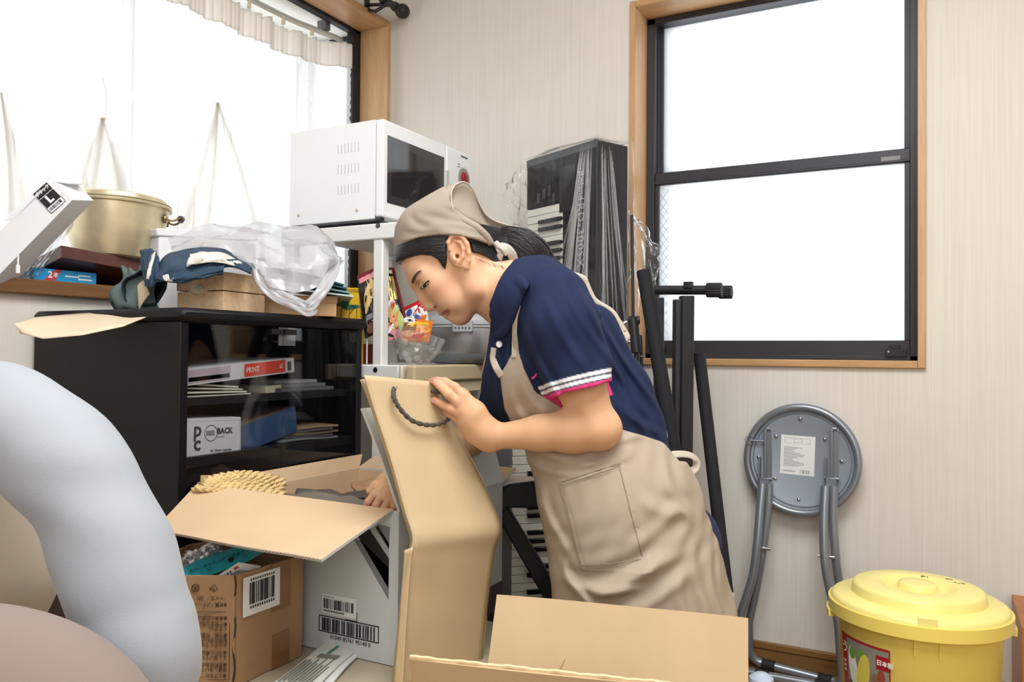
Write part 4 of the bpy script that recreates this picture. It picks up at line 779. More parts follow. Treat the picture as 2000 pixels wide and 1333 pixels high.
def packet(name, label, px4, Y4, bulge, base, patches, cat_='snack bag', th=.02, edge=None, seed=1):
    """flat sealed bag: two bulging walls joined at crimped edges; patches = list of (u0,v0,u1,v1,mat) on the front"""
    P = [C(px4[i][0], px4[i][1], Y4[i]) for i in range(4)]; n1 = (P[1] - P[0]).cross(P[3] - P[0]).normalized()
    if n1.dot(Vector((0, 0, H)) - P[0]) < 0: n1 = -n1
    rr = random.Random(seed); N_ = 22
    def S(u, v, s=1):
        p = P[0] * (1 - u) * (1 - v) + P[1] * u * (1 - v) + P[2] * u * v + P[3] * (1 - u) * v; k = (math.sin(pi * u) * math.sin(pi * v)) ** .6 if 0 < u < 1 and 0 < v < 1 else 0
        return p + n1 * s * (bulge * k + (.0012 * math.sin(23 * u + 9 * v + seed) + .001 * math.sin(31 * v - 12 * u)) * k)
    root = thing(name, P[0], label, cat_); b = MB(); mats = [base]
    def mi(m):
        if m not in mats: mats.append(m)
        return mats.index(m)
    g1 = [[S(i / N_, j / N_, 1) for j in range(N_ + 1)] for i in range(N_ + 1)]; g2 = [[S(i / N_, j / N_, -.6) - n1 * .0006 for j in range(N_ + 1)] for i in range(N_ + 1)]
    k = N_ + 1; flat = lambda g: [p for r in g for p in r]
    b.add(flat(g1), [(i * k + j, (i + 1) * k + j, (i + 1) * k + j + 1, i * k + j + 1) for i in range(N_) for j in range(N_)]); b.add(flat(g2), [(i * k + j, i * k + j + 1, (i + 1) * k + j + 1, (i + 1) * k + j) for i in range(N_) for j in range(N_)])
    for lv, q in enumerate(patches):
        if len(q) == 5:
            u0, v0, u1, v1, m = q; n = 8; g = [[S(lerp(u0, u1, i / n), lerp(v0, v1, j / n)) + n1 * (.0006 + .00012 * lv) for j in range(n + 1)] for i in range(n + 1)]
            o = len(b.v); b.add(flat(g), [(i * 9 + j, (i + 1) * 9 + j, (i + 1) * 9 + j + 1, i * 9 + j + 1) for i in range(n) for j in range(n)], mi(m))
        else:      # blob: (u,v,ru,rv,rot,mat)
            u, v, ru, rv, ro, m = q; n = 14; vs = [S(u, v) + n1 * (.0008 + .00012 * lv)]
            for a in np.linspace(0, 2 * pi, n, endpoint=False):
                x = ru * math.cos(a) * (1 + .12 * math.sin(3 * a + u * 20)); y = rv * math.sin(a); vs.append(S(min(.99, max(.01, u + x * math.cos(ro) - y * math.sin(ro))), min(.99, max(.01, v + x * math.sin(ro) + y * math.cos(ro)))) + n1 * (.0007 + .00012 * lv))
            b.add(vs, [(0, 1 + i, 1 + (i + 1) % n) for i in range(n)], mi(m))
    b.build('wrapper', mats, root); return root
FBK = M('black_foil', '1e1a1b', .22, spec=.6); RED = M('wrapper_red', 'c1272d', .25); DRD = M('wrapper_dark_red', '6e1f2b', .25); GLD = M('wrapper_gold', 'b39a55', .3, .5); YEL = M('wrapper_yellow', 'e0b32a', .3); POT = M('croquette_yellow', 'd6b36a', .4); ORG = M('wrapper_orange', 'e07a2c', .3); WHT = M('wrapper_white', 'eeeeea', .25); GRN = M('wrapper_green', 'a6b25c', .35); BLU = M('wrapper_blue', '3b57a8', .3); PCH = M('wrapper_peach', 'dca36c', .35); PNK = M('wrapper_pink', 'd98a94', .35); BLKP = M('wrapper_print_black', '161414', .4); DGR = M('pine_green', '2f6b4a', .45); BRN = M('wrapper_brown', '7a4a2a', .4)
packet('snack_bag', 'black snack bag with yellow fried food picture behind the rack post', [(713, 662), (737, 652), (742, 518), (697, 540)], [2.14, 2.15, 2.17, 2.16], .012, FBK, [(.0, .93, 1, 1, DRD), (.06, .86, .75, .94, PNK), (.45, .62, .3, .16, .4, POT), (.6, .75, .25, .1, -.5, POT), (.35, .5, .22, .07, .8, POT), (.25, .25, .8, .33, MATS['grey_paper_1']), (.5, .12, .3, .08, 0, BRN)], seed=2)
packet('snack_bag', 'tall black snack bag with gold name strip leaning beside the rack post', [(752, 668), (802, 655), (770, 523), (742, 523)], [2.15, 2.15, 2.2, 2.19], .013, FBK, [(.9, .0, 1, 1, DRD), (.0, .96, 1, 1, DRD), (.3, .9, .85, .965, RED), (.34, .905, .5, .96, WHT), (.58, .905, .8, .96, WHT), (.36, .52, .82, .86, GLD), (.5, .56, .56, .82, BLKP), (.63, .6, .69, .8, BLKP), (.0, .0, .9, .12, PNK), (.35, .42, .3, .09, .2, WHT), (.5, .38, .28, .08, .1, GRN), (.7, .3, .2, .1, -.4, GRN), (.3, .3, .22, .1, .3, PCH), (.45, .2, .3, .08, .1, PCH), (.28, .25, .3, .035, -.5, BLKP), (.25, .13, .22, .03, .3, WHT), (.2, .07, .2, .02, -.2, BLKP), (.6, .28, .18, .03, .5, ORG), (.74, .16, .12, .09, 0, GRN), (.55, .45, .1, .05, .5, RED)], seed=5)
packet('snack_bag', 'red and white snack bag standing behind the glass bowl', [(798, 655), (838, 640), (832, 580), (786, 602)], [2.24, 2.24, 2.25, 2.25], .01, WHT, [(.0, .86, 1, 1, RED), (.62, .55, 1, .86, RED), (.0, .0, 1, .1, ORG), (.25, .72, .14, .12, .3, BLU), (.55, .45, .09, .22, .9, BLU), (.75, .35, .2, .12, .3, ORG), (.35, .3, .2, .12, -.3, GRN), (.78, .6, .06, .2, .5, WHT), (.5, .65, .25, .03, .6, RED), (.15, .45, .12, .05, .2, RED), (.6, .15, .22, .07, 0, YEL), (.4, .55, .06, .14, -.6, WHT)], seed=8)
packet('snack_bag', 'orange snack bag lying in the glass bowl', [(784, 668), (838, 668), (846, 628), (782, 618)], [2.14, 2.15, 2.18, 2.16], .012, ORG, [(.05, .75, .45, .98, WHT), (.3, .86, .2, .06, .2, BLKP), (.0, .4, .5, .75, BRN), (.7, .5, .25, .2, .2, PCH), (.45, .7, .3, .1, .4, YEL), (.8, .8, .1, .1, 0, YEL), (.25, .3, .2, .14, 0, PCH), (.6, .25, .22, .12, .3, RED)], seed=3)
# yellow tin with a pine tree, red books behind it
yt = thing('yellow_tin', C(675, 632, 2.13), 'yellow tin decorated with a dark green pine tree behind the tan box', 'tin')
pA = C(641, 640, 2.13); d1 = dirL(20); d2 = dirL(110); z0 = RL; z1 = C(675, 561, 2.13).z; w_ = .095; dd = .08
base = Vector((pA.x, pA.y, z0)); fr = frame(base, d1, d2)
b = MB(); b.rbox((0, 0, 0), (w_, dd, z1 - z0), .012, 4, 0, fr)
b.rbox((-.001, -.001, z1 - z0 - .012), (w_ + .001, dd + .001, z1 - z0 - .004), .012, 4, 4, fr)
f2_ = frame(base + Vector((0, 0, 0)), d1, (0, 0, 1))
def pt(cx, cz, rx, rz, m): b.add([f2_ @ Vector((cx + rx * math.cos(a) * (1 + .15 * math.sin(4 * a)), cz + rz * math.sin(a), .0008)) for a in np.linspace(0, 2 * pi, 16, endpoint=False)], [tuple(range(16))], m)
hz = z1 - z0
for q in ((.034, hz - .045, .019, .006), (.055, hz - .052, .02, .007), (.07, hz - .05, .013, .005), (.045, hz - .038, .012, .004)): pt(*q, 1)
for p_, q_ in (((.052, hz - .11), (.056, hz - .05)), ((.03, hz - .11), (.036, hz - .045)), ((.056, hz - .07), (.07, hz - .05)), ((.05, hz - .06), (.034, hz - .047)), ((.074, hz - .11), (.074, hz - .055))): b.tube([f2_ @ Vector((p_[0], p_[1], .0005)), f2_ @ Vector((q_[0], q_[1], .0005))], .0009, 5, 2)
for k in range(4): b.tube([f2_ @ Vector((.008 + .004 * (k % 2), hz - .04 - .012 * k, .0005)), f2_ @ Vector((.016 - .003 * (k % 2), hz - .046 - .012 * k, .0005))], .0011, 5, 2)
b.build('tin_body', [M('tin_yellow', 'd9ad1d', .35), DGR, BLKP, RED, M('tin_gold_rim', 'b8921f', .3, .4)], yt)
b = MB(); q = C(671, 561, 2.26); b.box((0, 0, 0), (.055, .12, .012), 0, frame((q.x, q.y, z1 - .002 + .0), d1, d2)); o = b.build('red_box', M('brick_red_card', 'a8322a', .5), bevel=.001); tag(o, 'flat brick red box lying on top of the yellow tin', 'box')
b = MB(); q = C(655, 640, 2.26); b.box((0, 0, 0), (.11, .05, RL and .125), 0, frame((q.x, q.y, RL), d1, d2)); o = b.build('storage_jar', M('pale_kitchen_plastic', 'b7b9bd', .4), bevel=.004) if 0 else None
b = MB(); q = ony(700, 700, RY0 + .1); b.box((q.x - .03, RY0 + .05, RL), (q.x + .05, RY0 + .12, RL + .055)); o = b.build('red_carton', M('dark_red_card', '7c1d1c', .5), bevel=.001); tag(o, 'dark red carton low on the rack shelf between the black cabinet and the white post', 'box')
# ================================================================ right half: folding stool, bin, stands, keyboards
CHR = M('silver_grey_paint', '8f959e', .3, .55); CHD = M('seat_underside_grey', '97a1ad', .45, .3); RUB = M('black_rubber', '1d1d1d', .7); STL = M('bright_steel', 'c9ccd0', .25, .95)
sc_ = ony(1565, 899, YB - .045); SR = .152
st = thing('folding_stool', (sc_.x, YB - .06, 0), 'folded grey metal stool with round seat leaning against the back wall', 'stool')
tilt = math.radians(2.0); T = Matrix.Translation((sc_.x, sc_.y, sc_.z)) @ Matrix.Rotation(pi / 2 - tilt * 0 - math.radians(1.0), 4, 'X')      # local z -> towards the room (-y)
b = MB(); b.lathe([(0, -.02), (SR - .01, -.02), (SR, -.012), (SR + .004, 0), (SR, .006), (SR - .006, .004), (SR - .014, .0), (0, .0)], 72, 0, T); b.build('seat', CHD, st)
b = MB(); b.tube([T @ Vector((math.cos(a) * (SR - .004), math.sin(a) * (SR - .004), .003)) for a in np.linspace(0, 2 * pi, 72, endpoint=False)], .0105, 12, closed=True); b.tube([T @ Vector((math.cos(a) * (SR - .021), math.sin(a) * (SR - .021), .001)) for a in np.linspace(0, 2 * pi, 72, endpoint=False)], .0016, 6, closed=True); b.build('seat_rim', CHR, st)
for px, py in ((1563, 818), (1516, 852), (1611, 858), (1482, 893), (1644, 901), (1514, 935), (1560, 976)):
    q = ony(px, py, sc_.y - .002); b = MB(); b.lathe([(0, .0045), (.003, .0038), (.0048, .002), (.0052, 0), (.0052, -.004)], 16, 0, Matrix.Translation(q) @ Matrix.Rotation(pi / 2, 4, 'X')); b.build('rivet', STL, st)
def sq(px, py, d=.0): return ony(px, py, sc_.y - d)
q0 = sq(1524, 927, .001); q1 = sq(1594, 850, .001); pw, ph = .1, .112
b = MB(); o_ = sq(1523, 925, .0015); ex_ = (sq(1590, 932, .0015) - o_).normalized(); uz = (sq(1527, 849, .0015) - o_).normalized(); W_ = (sq(1590, 932, .0015) - o_).length; H_ = (sq(1527, 849, .0015) - o_).length
b.decal(o_, ex_, uz, W_, H_, 0); fr = frame(o_, ex_, uz); GI = 1
for k in range(14): b.box((W_ * .1, H_ * (.22 + .036 * k), 0), (W_ * (.1 + .62 * (.7 + .3 * math.sin(k * 7.3))), H_ * (.232 + .036 * k), .0006), GI, fr)
for a, c_ in (((.12, .8), (.86, .805)), ((.12, .93), (.86, .935)), ((.12, .8), (.125, .935)), ((.855, .8), (.86, .935)), ((.38, .83), (.62, .834)), ((.38, .91), (.62, .914)), ((.38, .83), (.384, .914)), ((.616, .83), (.62, .914))): b.box((W_ * a[0], H_ * a[1], 0), (W_ * c_[0] + .0003, H_ * c_[1], .0006), GI, fr)
b.bars(o_ + ex_ * W_ * .58 + uz * H_ * .05, ex_, uz, W_ * .3, H_ * .09, GI, 4, n=9); b.box((W_ * .1, H_ * .08, 0), (W_ * .45, H_ * .1, .0006), GI, fr); b.build('paper_label', [M('label_white', 'e6e7e6', .5), M('label_ink', '8d8f92', .6)], st)
# brackets
for side, xs in (('l', (1497, 1503, 838, 940)), ('r', (1626, 1631, 838, 940))):
    b = MB(); a0 = sq(xs[0], xs[2], .0); a1 = sq(xs[0] + 2, xs[3], .0)
    b.box((a0.x - .003, sc_.y - .022, a1.z), (a0.x + .003, sc_.y, a0.z)); b.box((a0.x, sc_.y - .003, a1.z), (a0.x + (.016), sc_.y, a0.z)); b.cyl((a0.x, sc_.y - .003, a0.z), (a0.x + .012, sc_.y - .003, a0.z), .006, 14)
    zz = lerp(a0.z, a1.z, .55); b.box((a0.x - .016, sc_.y - .03, a1.z - .012), (a0.x - .013, sc_.y - .004, zz)); b.box((a0.x - .016, sc_.y - .03, a1.z - .012), (a0.x + .012, sc_.y - .026, a1.z + .012)); b.cyl((a0.x - .02, sc_.y - .014, a1.z + .008), (a0.x + .02, sc_.y - .014, a1.z + .008), .0045, 12); b.build('hinge_bracket', CHR, st, bevel=.001)
b = MB(); p_ = sq(1488, 862, .012); b.tube([p_ + Vector((-.03, 0, 0)), p_ + Vector((.012, 0, 0))], .003, 8); b.tube([p_ + Vector((-.035 + .012 * math.cos(a), -.002, .012 * math.sin(a))) for a in np.linspace(0, 2 * pi, 16, endpoint=False)], .0009, 6, closed=True); b.build('locking_pin', CHR, st)
def legs(ptsL, ptsR, dL, dR, feet, name):
    L_ = [ony(p[0], p[1], YB - dL[i]) for i, p in enumerate(ptsL)]; R_ = [ony(p[0], p[1], YB - dR[i]) for i, p in enumerate(ptsR)]
    path = cat(L_[:-1], 8)[:-1] + [L_[-2]]
    A = L_[-2]; B = L_[-1]; Cc = R_[-1]; D = R_[-2]
    bend = lambda P, Q, R__, n=8: [P * (1 - t) ** 2 + Q * 2 * t * (1 - t) + R__ * t * t for t in np.linspace(0, 1, n)]
    q1 = B + (Cc - B).normalized() * .04; q2 = Cc + (B - Cc).normalized() * .04; aa = B + (A - B).normalized() * .05; dd = Cc + (D - Cc).normalized() * .05
    full = cat(L_[:-1], 8) + bend(aa, B, q1) + bend(q2, Cc, dd) + cat(R_[:-1], 8)[::-1]
    lg = MB().tube(full, .0118, 14).build(name, CHR, st)
    for f in feet:
        c0 = lerp(q1, q2, f); dd_ = (q2 - q1).normalized(); MB().cyl(c0 - dd_ * .018, c0 + dd_ * .018, .0145, 18).build('foot_sleeve', RUB, lg)
dA = [.075, .08, .085, .08, .07, .045]; dB = [.10, .105, .115, .125, .135, .13]
legs([(1502, 945), (1499, 1000), (1489, 1080), (1477, 1150), (1463, 1215), (1463, 1290)], [(1628, 950), (1627, 1010), (1632, 1090), (1640, 1150), (1650, 1215), (1650, 1338)], [.075, .08, .085, .075, .06, .035], [.075, .08, .085, .075, .06, .035], (.08, .93), 'rear_leg')
legs([(1489, 945), (1484, 1000), (1478, 1070), (1469, 1130), (1447, 1200), (1437, 1310)], [(1612, 950), (1609, 1010), (1610, 1085), (1618, 1140), (1637, 1215), (1648, 1348)], [.085, .10, .115, .12, .125, .12], [.085, .10, .115, .12, .125, .12], (.16, .93), 'front_leg')
for px, py in ((1484, 1071), (1607, 1087)): q = ony(px, py, YB - .10); MB().cyl(q + Vector((-.012, 0, 0)), q + Vector((.03, 0, 0)), .005, 12).build('pivot_pin', STL, st)
# ---- yellow pickle bin
bc = C(1792, 1180, 1.74); bn = thing('yellow_bin', (bc.x, bc.y, 0), 'yellow round plastic pickle bin with lid on the floor by the back wall', 'bin')
YL = M('yellow_plastic', 'ecd66c', .32, sss=.0, spec=.4, var=.03, vscale=10); YLL = M('yellow_lid_plastic', 'efe08c', .35, spec=.4, var=.03, vscale=10)
zr = C(1799, 1222, 1.56).z - .009; T = Matrix.Translation((bc.x, bc.y, 0)); RT_ = .166
b = MB(); b.lathe([(0, 0), (.135, 0), (.14, .006), (RT_ - .006, zr - .035), (RT_ - .004, zr - .03), (RT_ + .012, zr - .028), (RT_ + .012, zr - .002), (RT_ - .008, zr - .002), (.134, .012), (0, .012)], 88, 0, T); b.build('bucket', YL, bn)
b = MB(); R2 = .172
b.lathe([(R2 - .004, zr - .018), (R2, zr - .012), (R2 + .0005, zr + .002), (R2 - .003, zr + .007), (R2 - .009, zr + .0105), (R2 - .037, zr + .0115), (R2 - .0405, zr + .0135), (R2 - .043, zr + .029), (R2 - .0455, zr + .0335), (R2 - .05, zr + .0355), (.078, zr + .0385), (.072, zr + .037), (.064, zr + .028), (.056, zr + .0245), (.046, zr + .025), (.0405, zr + .027), (.038, zr + .0385), (.035, zr + .0415), (.02, zr + .0425), (0, zr + .0428)], 96, 0, T)
b.lathe([(R2 - .008, zr - .016), (R2 - .006, zr), (0, zr + .01)], 60, 0, T); ld = b.build('lid', YLL, bn, ang=50)
zs_ = zr + .0385
for x, y, r_ in ((.052, .055, .5), (.093, .028, .2), (.095, .0, 1.2)):
    b = MB()
    d1 = L2R((1, .1, 0)); d2 = L2R((-.1, 1, 0)); c0 = Vector((bc.x, bc.y, zs_ - .001)) + d1 * x + d2 * y
    for k in range(4): a = r_ + k * 1.3; b.tube([c0 + d1 * (.004 * k - .008) + d2 * (.003 * math.sin(k * 2)), c0 + d1 * (.004 * k - .008 + .009 * math.cos(a)) + d2 * (.008 * math.sin(a))], .0011, 6)
    b.build('ink_mark', M('faded_ink', '6d6548', .7), ld)
b = MB(); d_ = (Vector((0, 0, 0)) - Vector((bc.x, bc.y, 0))).normalized()
fr = frame((bc.x, bc.y, zr), Vector((-d_.y, d_.x, 0)), d_)       # x = right/left tangent, y = to camera
def lip(a, w, z0, z1, r0, r1, mt, nm, par):
    b = MB(); n = 8; vs = []
    for i in range(n + 1):
        t = math.radians(a) + (i / n - .5) * w; 
        for r_, z_ in ((r0, z0), (r1, z0), (r1, z1), (r0, z1)): vs.append((bc.x + r_ * math.cos(t), bc.y + r_ * math.sin(t), z_))
    b.loft([vs[i * 4:i * 4 + 4] for i in range(n + 1)]); return b.build(nm, mt, par, bevel=.001)
angC = math.degrees(math.atan2(d_.y, d_.x))
lip(angC + 6, .2, zr - .006, zr + .016, R2 - .012, R2 + .002, YLL, 'lid_tab', ld)
for a in (angC - 2, angC + 14): lip(a, .012, zr - .065, zr - .028, RT_ - .02, RT_ - .0035, YL, 'rib', bn)
for a in (angC - 82, angC + 96): lip(a, .35, zr - .042, zr - .026, RT_ - .01, RT_ + .016, YL, 'handle_lug', bn)
# label wrapped on the bucket
def onb(az, z, off=.0008): r_ = lerp(.1400, RT_ - .006, (z - .006) / (zr - .041)) + off; t = math.radians(az); return Vector((bc.x + r_ * math.cos(t), bc.y + r_ * math.sin(t), z))
b = MB(); zA, zB = zr - .225, zr - .065; aL, aR = angC - 66, angC - 18
def wrap(a0, a1, z0, z1, m, off): 
    g = [[onb(lerp(a0, a1, i / 10), lerp(z0, z1, j / 4), off) for j in range(5)] for i in range(11)]; vs = [p for r in g for p in r]; b.add(vs, [(i * 5 + j, (i + 1) * 5 + j, (i + 1) * 5 + j + 1, i * 5 + j + 1) for i in range(10) for j in range(4)], m)
def LA(u): return lerp(aL, aR, u)
def LZ(v): return lerp(zA, zB, v)
wrap(aL, aR, zA, zB, 0, .0006); wrap(LA(.17), LA(.98), LZ(.22), LZ(.97), 1, .0009); wrap(LA(.78), LA(.98), LZ(.72), LZ(.9), 0, .0014); wrap(LA(.19), LA(.97), LZ(.24), LZ(.42), 2, .0012)
def wblob(u, v, ru, rv, rot, m, off):
    n = 16; b.add([onb(LA(u), LZ(v), off)] + [onb(LA(u + ru * math.cos(a) * math.cos(rot) - rv * math.sin(a) * math.sin(rot)), LZ(v + ru * math.cos(a) * math.sin(rot) + rv * math.sin(a) * math.cos(rot)), off) for a in np.linspace(0, 2 * pi, n, endpoint=False)], [(0, 1 + i, 1 + (i + 1) % n) for i in range(n)], m)
for q in ((.32, .62, .1, .26, .15, 3), (.34, .5, .07, .12, .1, 4), (.32, .8, .07, .08, 0, 5), (.54, .58, .12, .28, -.25, 6), (.56, .54, .09, .22, -.25, 3), (.55, .56, .045, .19, -.25, 6), (.52, .82, .07, .08, 0, 5), (.8, .52, .1, .14, .5, 7), (.7, .4, .12, .06, .3, 8), (.86, .62, .06, .1, 0, 9)): wblob(*q, .0016 + .0001 * q[5])
def wtext(s_, u, v, size, m, off=.0022, rot=0):
    p = onb(LA(u), LZ(v), off); t = math.radians(LA(u)); xd = Vector((-math.sin(t), math.cos(t), 0)); b.text(s_, size, p, xd, (0, 0, 1), m, bold=.0003)
wtext('20', .03, .12, .022, 3); wtext('日本製', .79, .81, .012, 3); wtext('つけもの', .25, .1, .013, 3); wtext('う', .04, .82, .026, 3); wtext('L', .14, .1, .01, 3)
for k in range(3): wrap(LA(.05), LA(.12), LZ(.62 - .06 * k), LZ(.65 - .06 * k), 3, .0012)
b.build('paper_label', [M('label_crimson', 'a8202c', .4), M('label_photo_grey', '8f8d80', .5), M('label_photo_dark', '57564f', .5), M('cabbage_white', 'e9e9dc', .5), M('cabbage_pale', 'dfe3c8', .5), M('leaf_green', '6f9a3f', .5), M('cabbage_yellow', 'd8cb55', .5), M('kimchi_brown', '8a6a52', .5), M('dish_white', 'd4d2cb', .5), M('kimchi_red', '9a4a36', .5)], bn, ang=60)
# small white-blue plastic thing on the floor
wq = C(1487, 1338, 1.95); b = MB(); zq = C(1487, 1314, 1.95).z; b.lathe([(0, .0), (.028, .0), (.032, zq - .032), (.028, zq - .012), (.014, zq - .002), (0, zq)], 28, 0, Matrix.Translation((wq.x, wq.y, 0))); 
o = tag(b.build('plastic_tub', M('pale_blue_white_plastic', 'cdd9ec', .35)), 'pale blue-white rounded plastic cap at the feet of the folding stool', 'cap')
# ================================================================ keyboard stand, mic stand, tubes
SBK = M('satin_black_metal', '26262a', .42, .2); FOAMB = M('black_foam_tube', '1f1f23', .75, spec=.3); SBD = M('dark_grey_metal', '3a3b3f', .45, .3)
ks = thing('keyboard_stand', C(1345, 1180, 2.2) * 1.0, 'folded black keyboard stand with a horizontal support arm under the window', 'stand'); 
def sqpost(px0, py0, Y0, px1, py1, Y1, w, d, mat, nm, par):
    a = C(px0, py0, Y0); c = C(px1, py1, Y1); t = (a - c).normalized(); x = L2R((1, 0, 0)); x = (x - t * x.dot(t)).normalized(); y = t.cross(x); b = MB()
    b.hexa([p + x * sx * w / 2 + y * sy * d / 2 for p in (c, a) for sx, sy in ((-1, -1), (1, -1), (1, 1), (-1, 1))]); return b.build(nm, mat, par, bevel=.003)
sqpost(1341, 578, 2.13, 1333, 1340, 2.18, .032, .05, SBK, 'upright_post', ks)
sqpost(1325, 585, 2.15, 1319, 1340, 2.2, .022, .05, SBD, 'upright_rail', ks)
sqpost(1287, 582, 2.24, 1284, 1340, 2.26, .022, .045, SBD, 'rear_post', ks)
aa = C(1268, 567, 2.18); ab = C(1392, 567, 2.10); ar = MB().cyl(aa, ab, .0125, 20).build('support_arm', SBK, ks)
for px, r_, px1, py in ((1380, .0195, 1410, 567), (1404, .018, 1430, 571)):
    b = MB(); p = C(px, py, 2.105 if px < 1390 else 2.16); q = C(px1, py, 2.088 if px < 1390 else 2.145); n = 18; secs = []
    for t in (0, .06, .94, 1):
        c0 = lerp(p, q, t); fr = frame(c0, (q - p).cross((0, 0, 1)), (0, 0, 1)); secs.append([fr @ Vector((r_ * (1 - (.06 if t in (0, 1) else 0)) * (1 if k % 2 else .9) * math.cos(2 * pi * k / (2 * n)), r_ * (1 - (.06 if t in (0, 1) else 0)) * (1 if k % 2 else .9) * math.sin(2 * pi * k / (2 * n)), 0)) for k in range(2 * n)])
    b.loft(secs); b.build('arm_knob', RUB, ar)
b = MB(); q = C(1345, 560, 2.125); b.rbox((-.012, -.012, -.004), (.012, .012, .012), .004, 3, 0, Matrix.Translation(q)); b.build('arm_bolt', SBK, ar)
b = MB(); b.tube([C(1256, 527, 2.10), C(1257, 530, 2.10), C(1285, 700, 2.04), C(1316, 880, 1.99), C(1352, 1120, 1.96), C(1380, 1330, 1.96)], [.014, .0185, .0185, .0185, .0185, .0185], 22); b.build('padded_leg', FOAMB, ks)
b = MB(); b.tube(cat([C(1300, 782, 2.1), C(1303, 800, 2.1), C(1300, 825, 2.1), C(1312, 850, 2.1), C(1308, 900, 2.1)], 6), .0018, 6); b.build('cable', RUB, ks)
for px, py in ((1328, 913), (1350, 914)): b = MB(); q = C(px, py, 2.13); b.lathe([(0, .004), (.004, .003), (.006, 0), (.006, -.03)], 12, 0, frame(q, L2R((1, 0, 0)), (0, 0, 1))); b.build('bolt', STL, ks)
pole = thing('black_pole', C(1395, 1150, 2.0), 'black foam-covered pole with a white sticker leaning below the window', 'pole')
b = MB(); b.tube([C(1366, 690, 2.2), C(1366, 694, 2.2), C(1425, 1205, 2.06), C(1440, 1350, 2.02)], [.0135, .0165, .0165, .0165], 22); b.build('pole_tube', FOAMB, pole)
b = MB(); b.tube([C(1419.6, 1158, 2.071), C(1425, 1205, 2.058)], [.017, .017], 22); ps = b.build('white_sticker', M('label_white', 'e6e7e6', .5), pole)
ms = thing('microphone_stand', C(1240, 900, 2.15), 'slim black microphone stand with clamp beside the wrapped keyboard', 'stand')
b = MB(); b.cyl(C(1234, 420, 2.12), C(1237, 640, 2.10), .0042, 12); b.build('boom_rod', SBK, ms)
b = MB(); b.cyl(C(1236, 622, 2.10), C(1243, 690, 2.09), .0135, 16); b.cyl(C(1228, 626, 2.1), C(1249, 626, 2.1), .011, 14); b.build('clamp', SBK, ms, bevel=.001)
b = MB(); b.cyl(C(1243, 690, 2.09), C(1258, 1100, 2.08), .0065, 14); b.build('main_tube', SBK, ms)
b = MB(); b.cyl(C(1251, 655, 2.11), C(1266, 1100, 2.1), .0045, 12); b.build('side_tube', SBK, ms)
b = MB(); b.cyl(C(1218, 668, 2.1), C(1240, 669, 2.09), .0045, 10); b.cyl(C(1218, 632, 2.1), C(1224, 629, 2.1), .005, 10); b.build('clamp_screw', STL, ms)
for px, py in ((1253, 697), (1257, 733)): b = MB(); b.cyl(C(px - 3, py - 1, 2.105), C(px + 6, py + 1, 2.105), .0022, 8); b.build('clip', STL, ms)
# ---- long stage keyboard standing on end in clear wrap
Yk = 2.20; th = math.radians(36)
dk = L2R((-math.sin(th), math.cos(th), 0)); tk = L2R((math.cos(th), math.sin(th), 0)); e0 = C(1166, 272, Yk)
zT = e0.z; base = Vector((e0.x, e0.y, 0)); KL, KW, KT = zT - .02, .318, .118
kb = thing('stage_keyboard', base + (dk * KW + tk * KT) / 2 + Vector((0, 0, .02)), 'long black stage keyboard standing on end in clear plastic wrap', 'keyboard')
FB = frame((base.x, base.y, zT), dk, (0, 0, -1))     # x across the deck (from front edge? to key fronts), y down, z = outwards?
zs3 = FB.to_3x3() @ Vector((0, 0, 1)); out = -tk     # outward normal of the key side
def kp(u, v, o=0): return Vector((base.x, base.y, zT)) + dk * u + Vector((0, 0, -v)) + out * o
def kbox(b, u0, u1, v0, v1, o0, o1, mt=0): b.hexa([kp(u, v, o) for o in (o0, o1) for u, v in ((u0, v0), (u1, v0), (u1, v1), (u0, v1))], mt)
KBL = M('keyboard_black', '151517', .5, spec=.25); KIV = M('key_ivory', 'e8e6da', .3); KGR = M('keyboard_edge_grey', '35363b', .4)
b = MB(); kbox(b, 0, KW, 0, KL, -KT, -.014); kbox(b, 0, KW * .46, 0, KL, -.014, 0); kbox(b, KW * .46, KW, 0, .150, -.014, 0); kbox(b, KW * .46, KW, KL - .06, KL, -.014, 0); b.build('case', KBL, kb, bevel=.004)
b = MB(); kbox(b, 0, KW, -.001, .022, -.005, .0015); b.build('end_cap', KGR, kb, bevel=.002)
b = MB(); b.text('Roland', .031, kp(KW * .2, .075, .0012), (0, 0, -1), -dk, 0, bold=.0003, sx=.95); b.text('RD-300SX', .040, kp(KW * .205, .165, .0012), (0, 0, -1), -dk, 0, sx=.95, spacing=1.12); b.build('lettering', M('keyboard_print', 'b4b6ba', .4), kb)
b = MB(); kbox(b, KW * .28, KW * .5, .05, .18, -.001, .001); b.build('side_dark_panel', M('keyboard_panel_dark', '101013', .3), kb)
for q in ((.62, .095), (.7, .1), (.78, .11), (.56, .12)): b = MB(); kbox(b, KW * q[0], KW * q[0] + .012, q[1], q[1] + .03, 0, .004); b.build('slider_button', KGR, kb, bevel=.001)
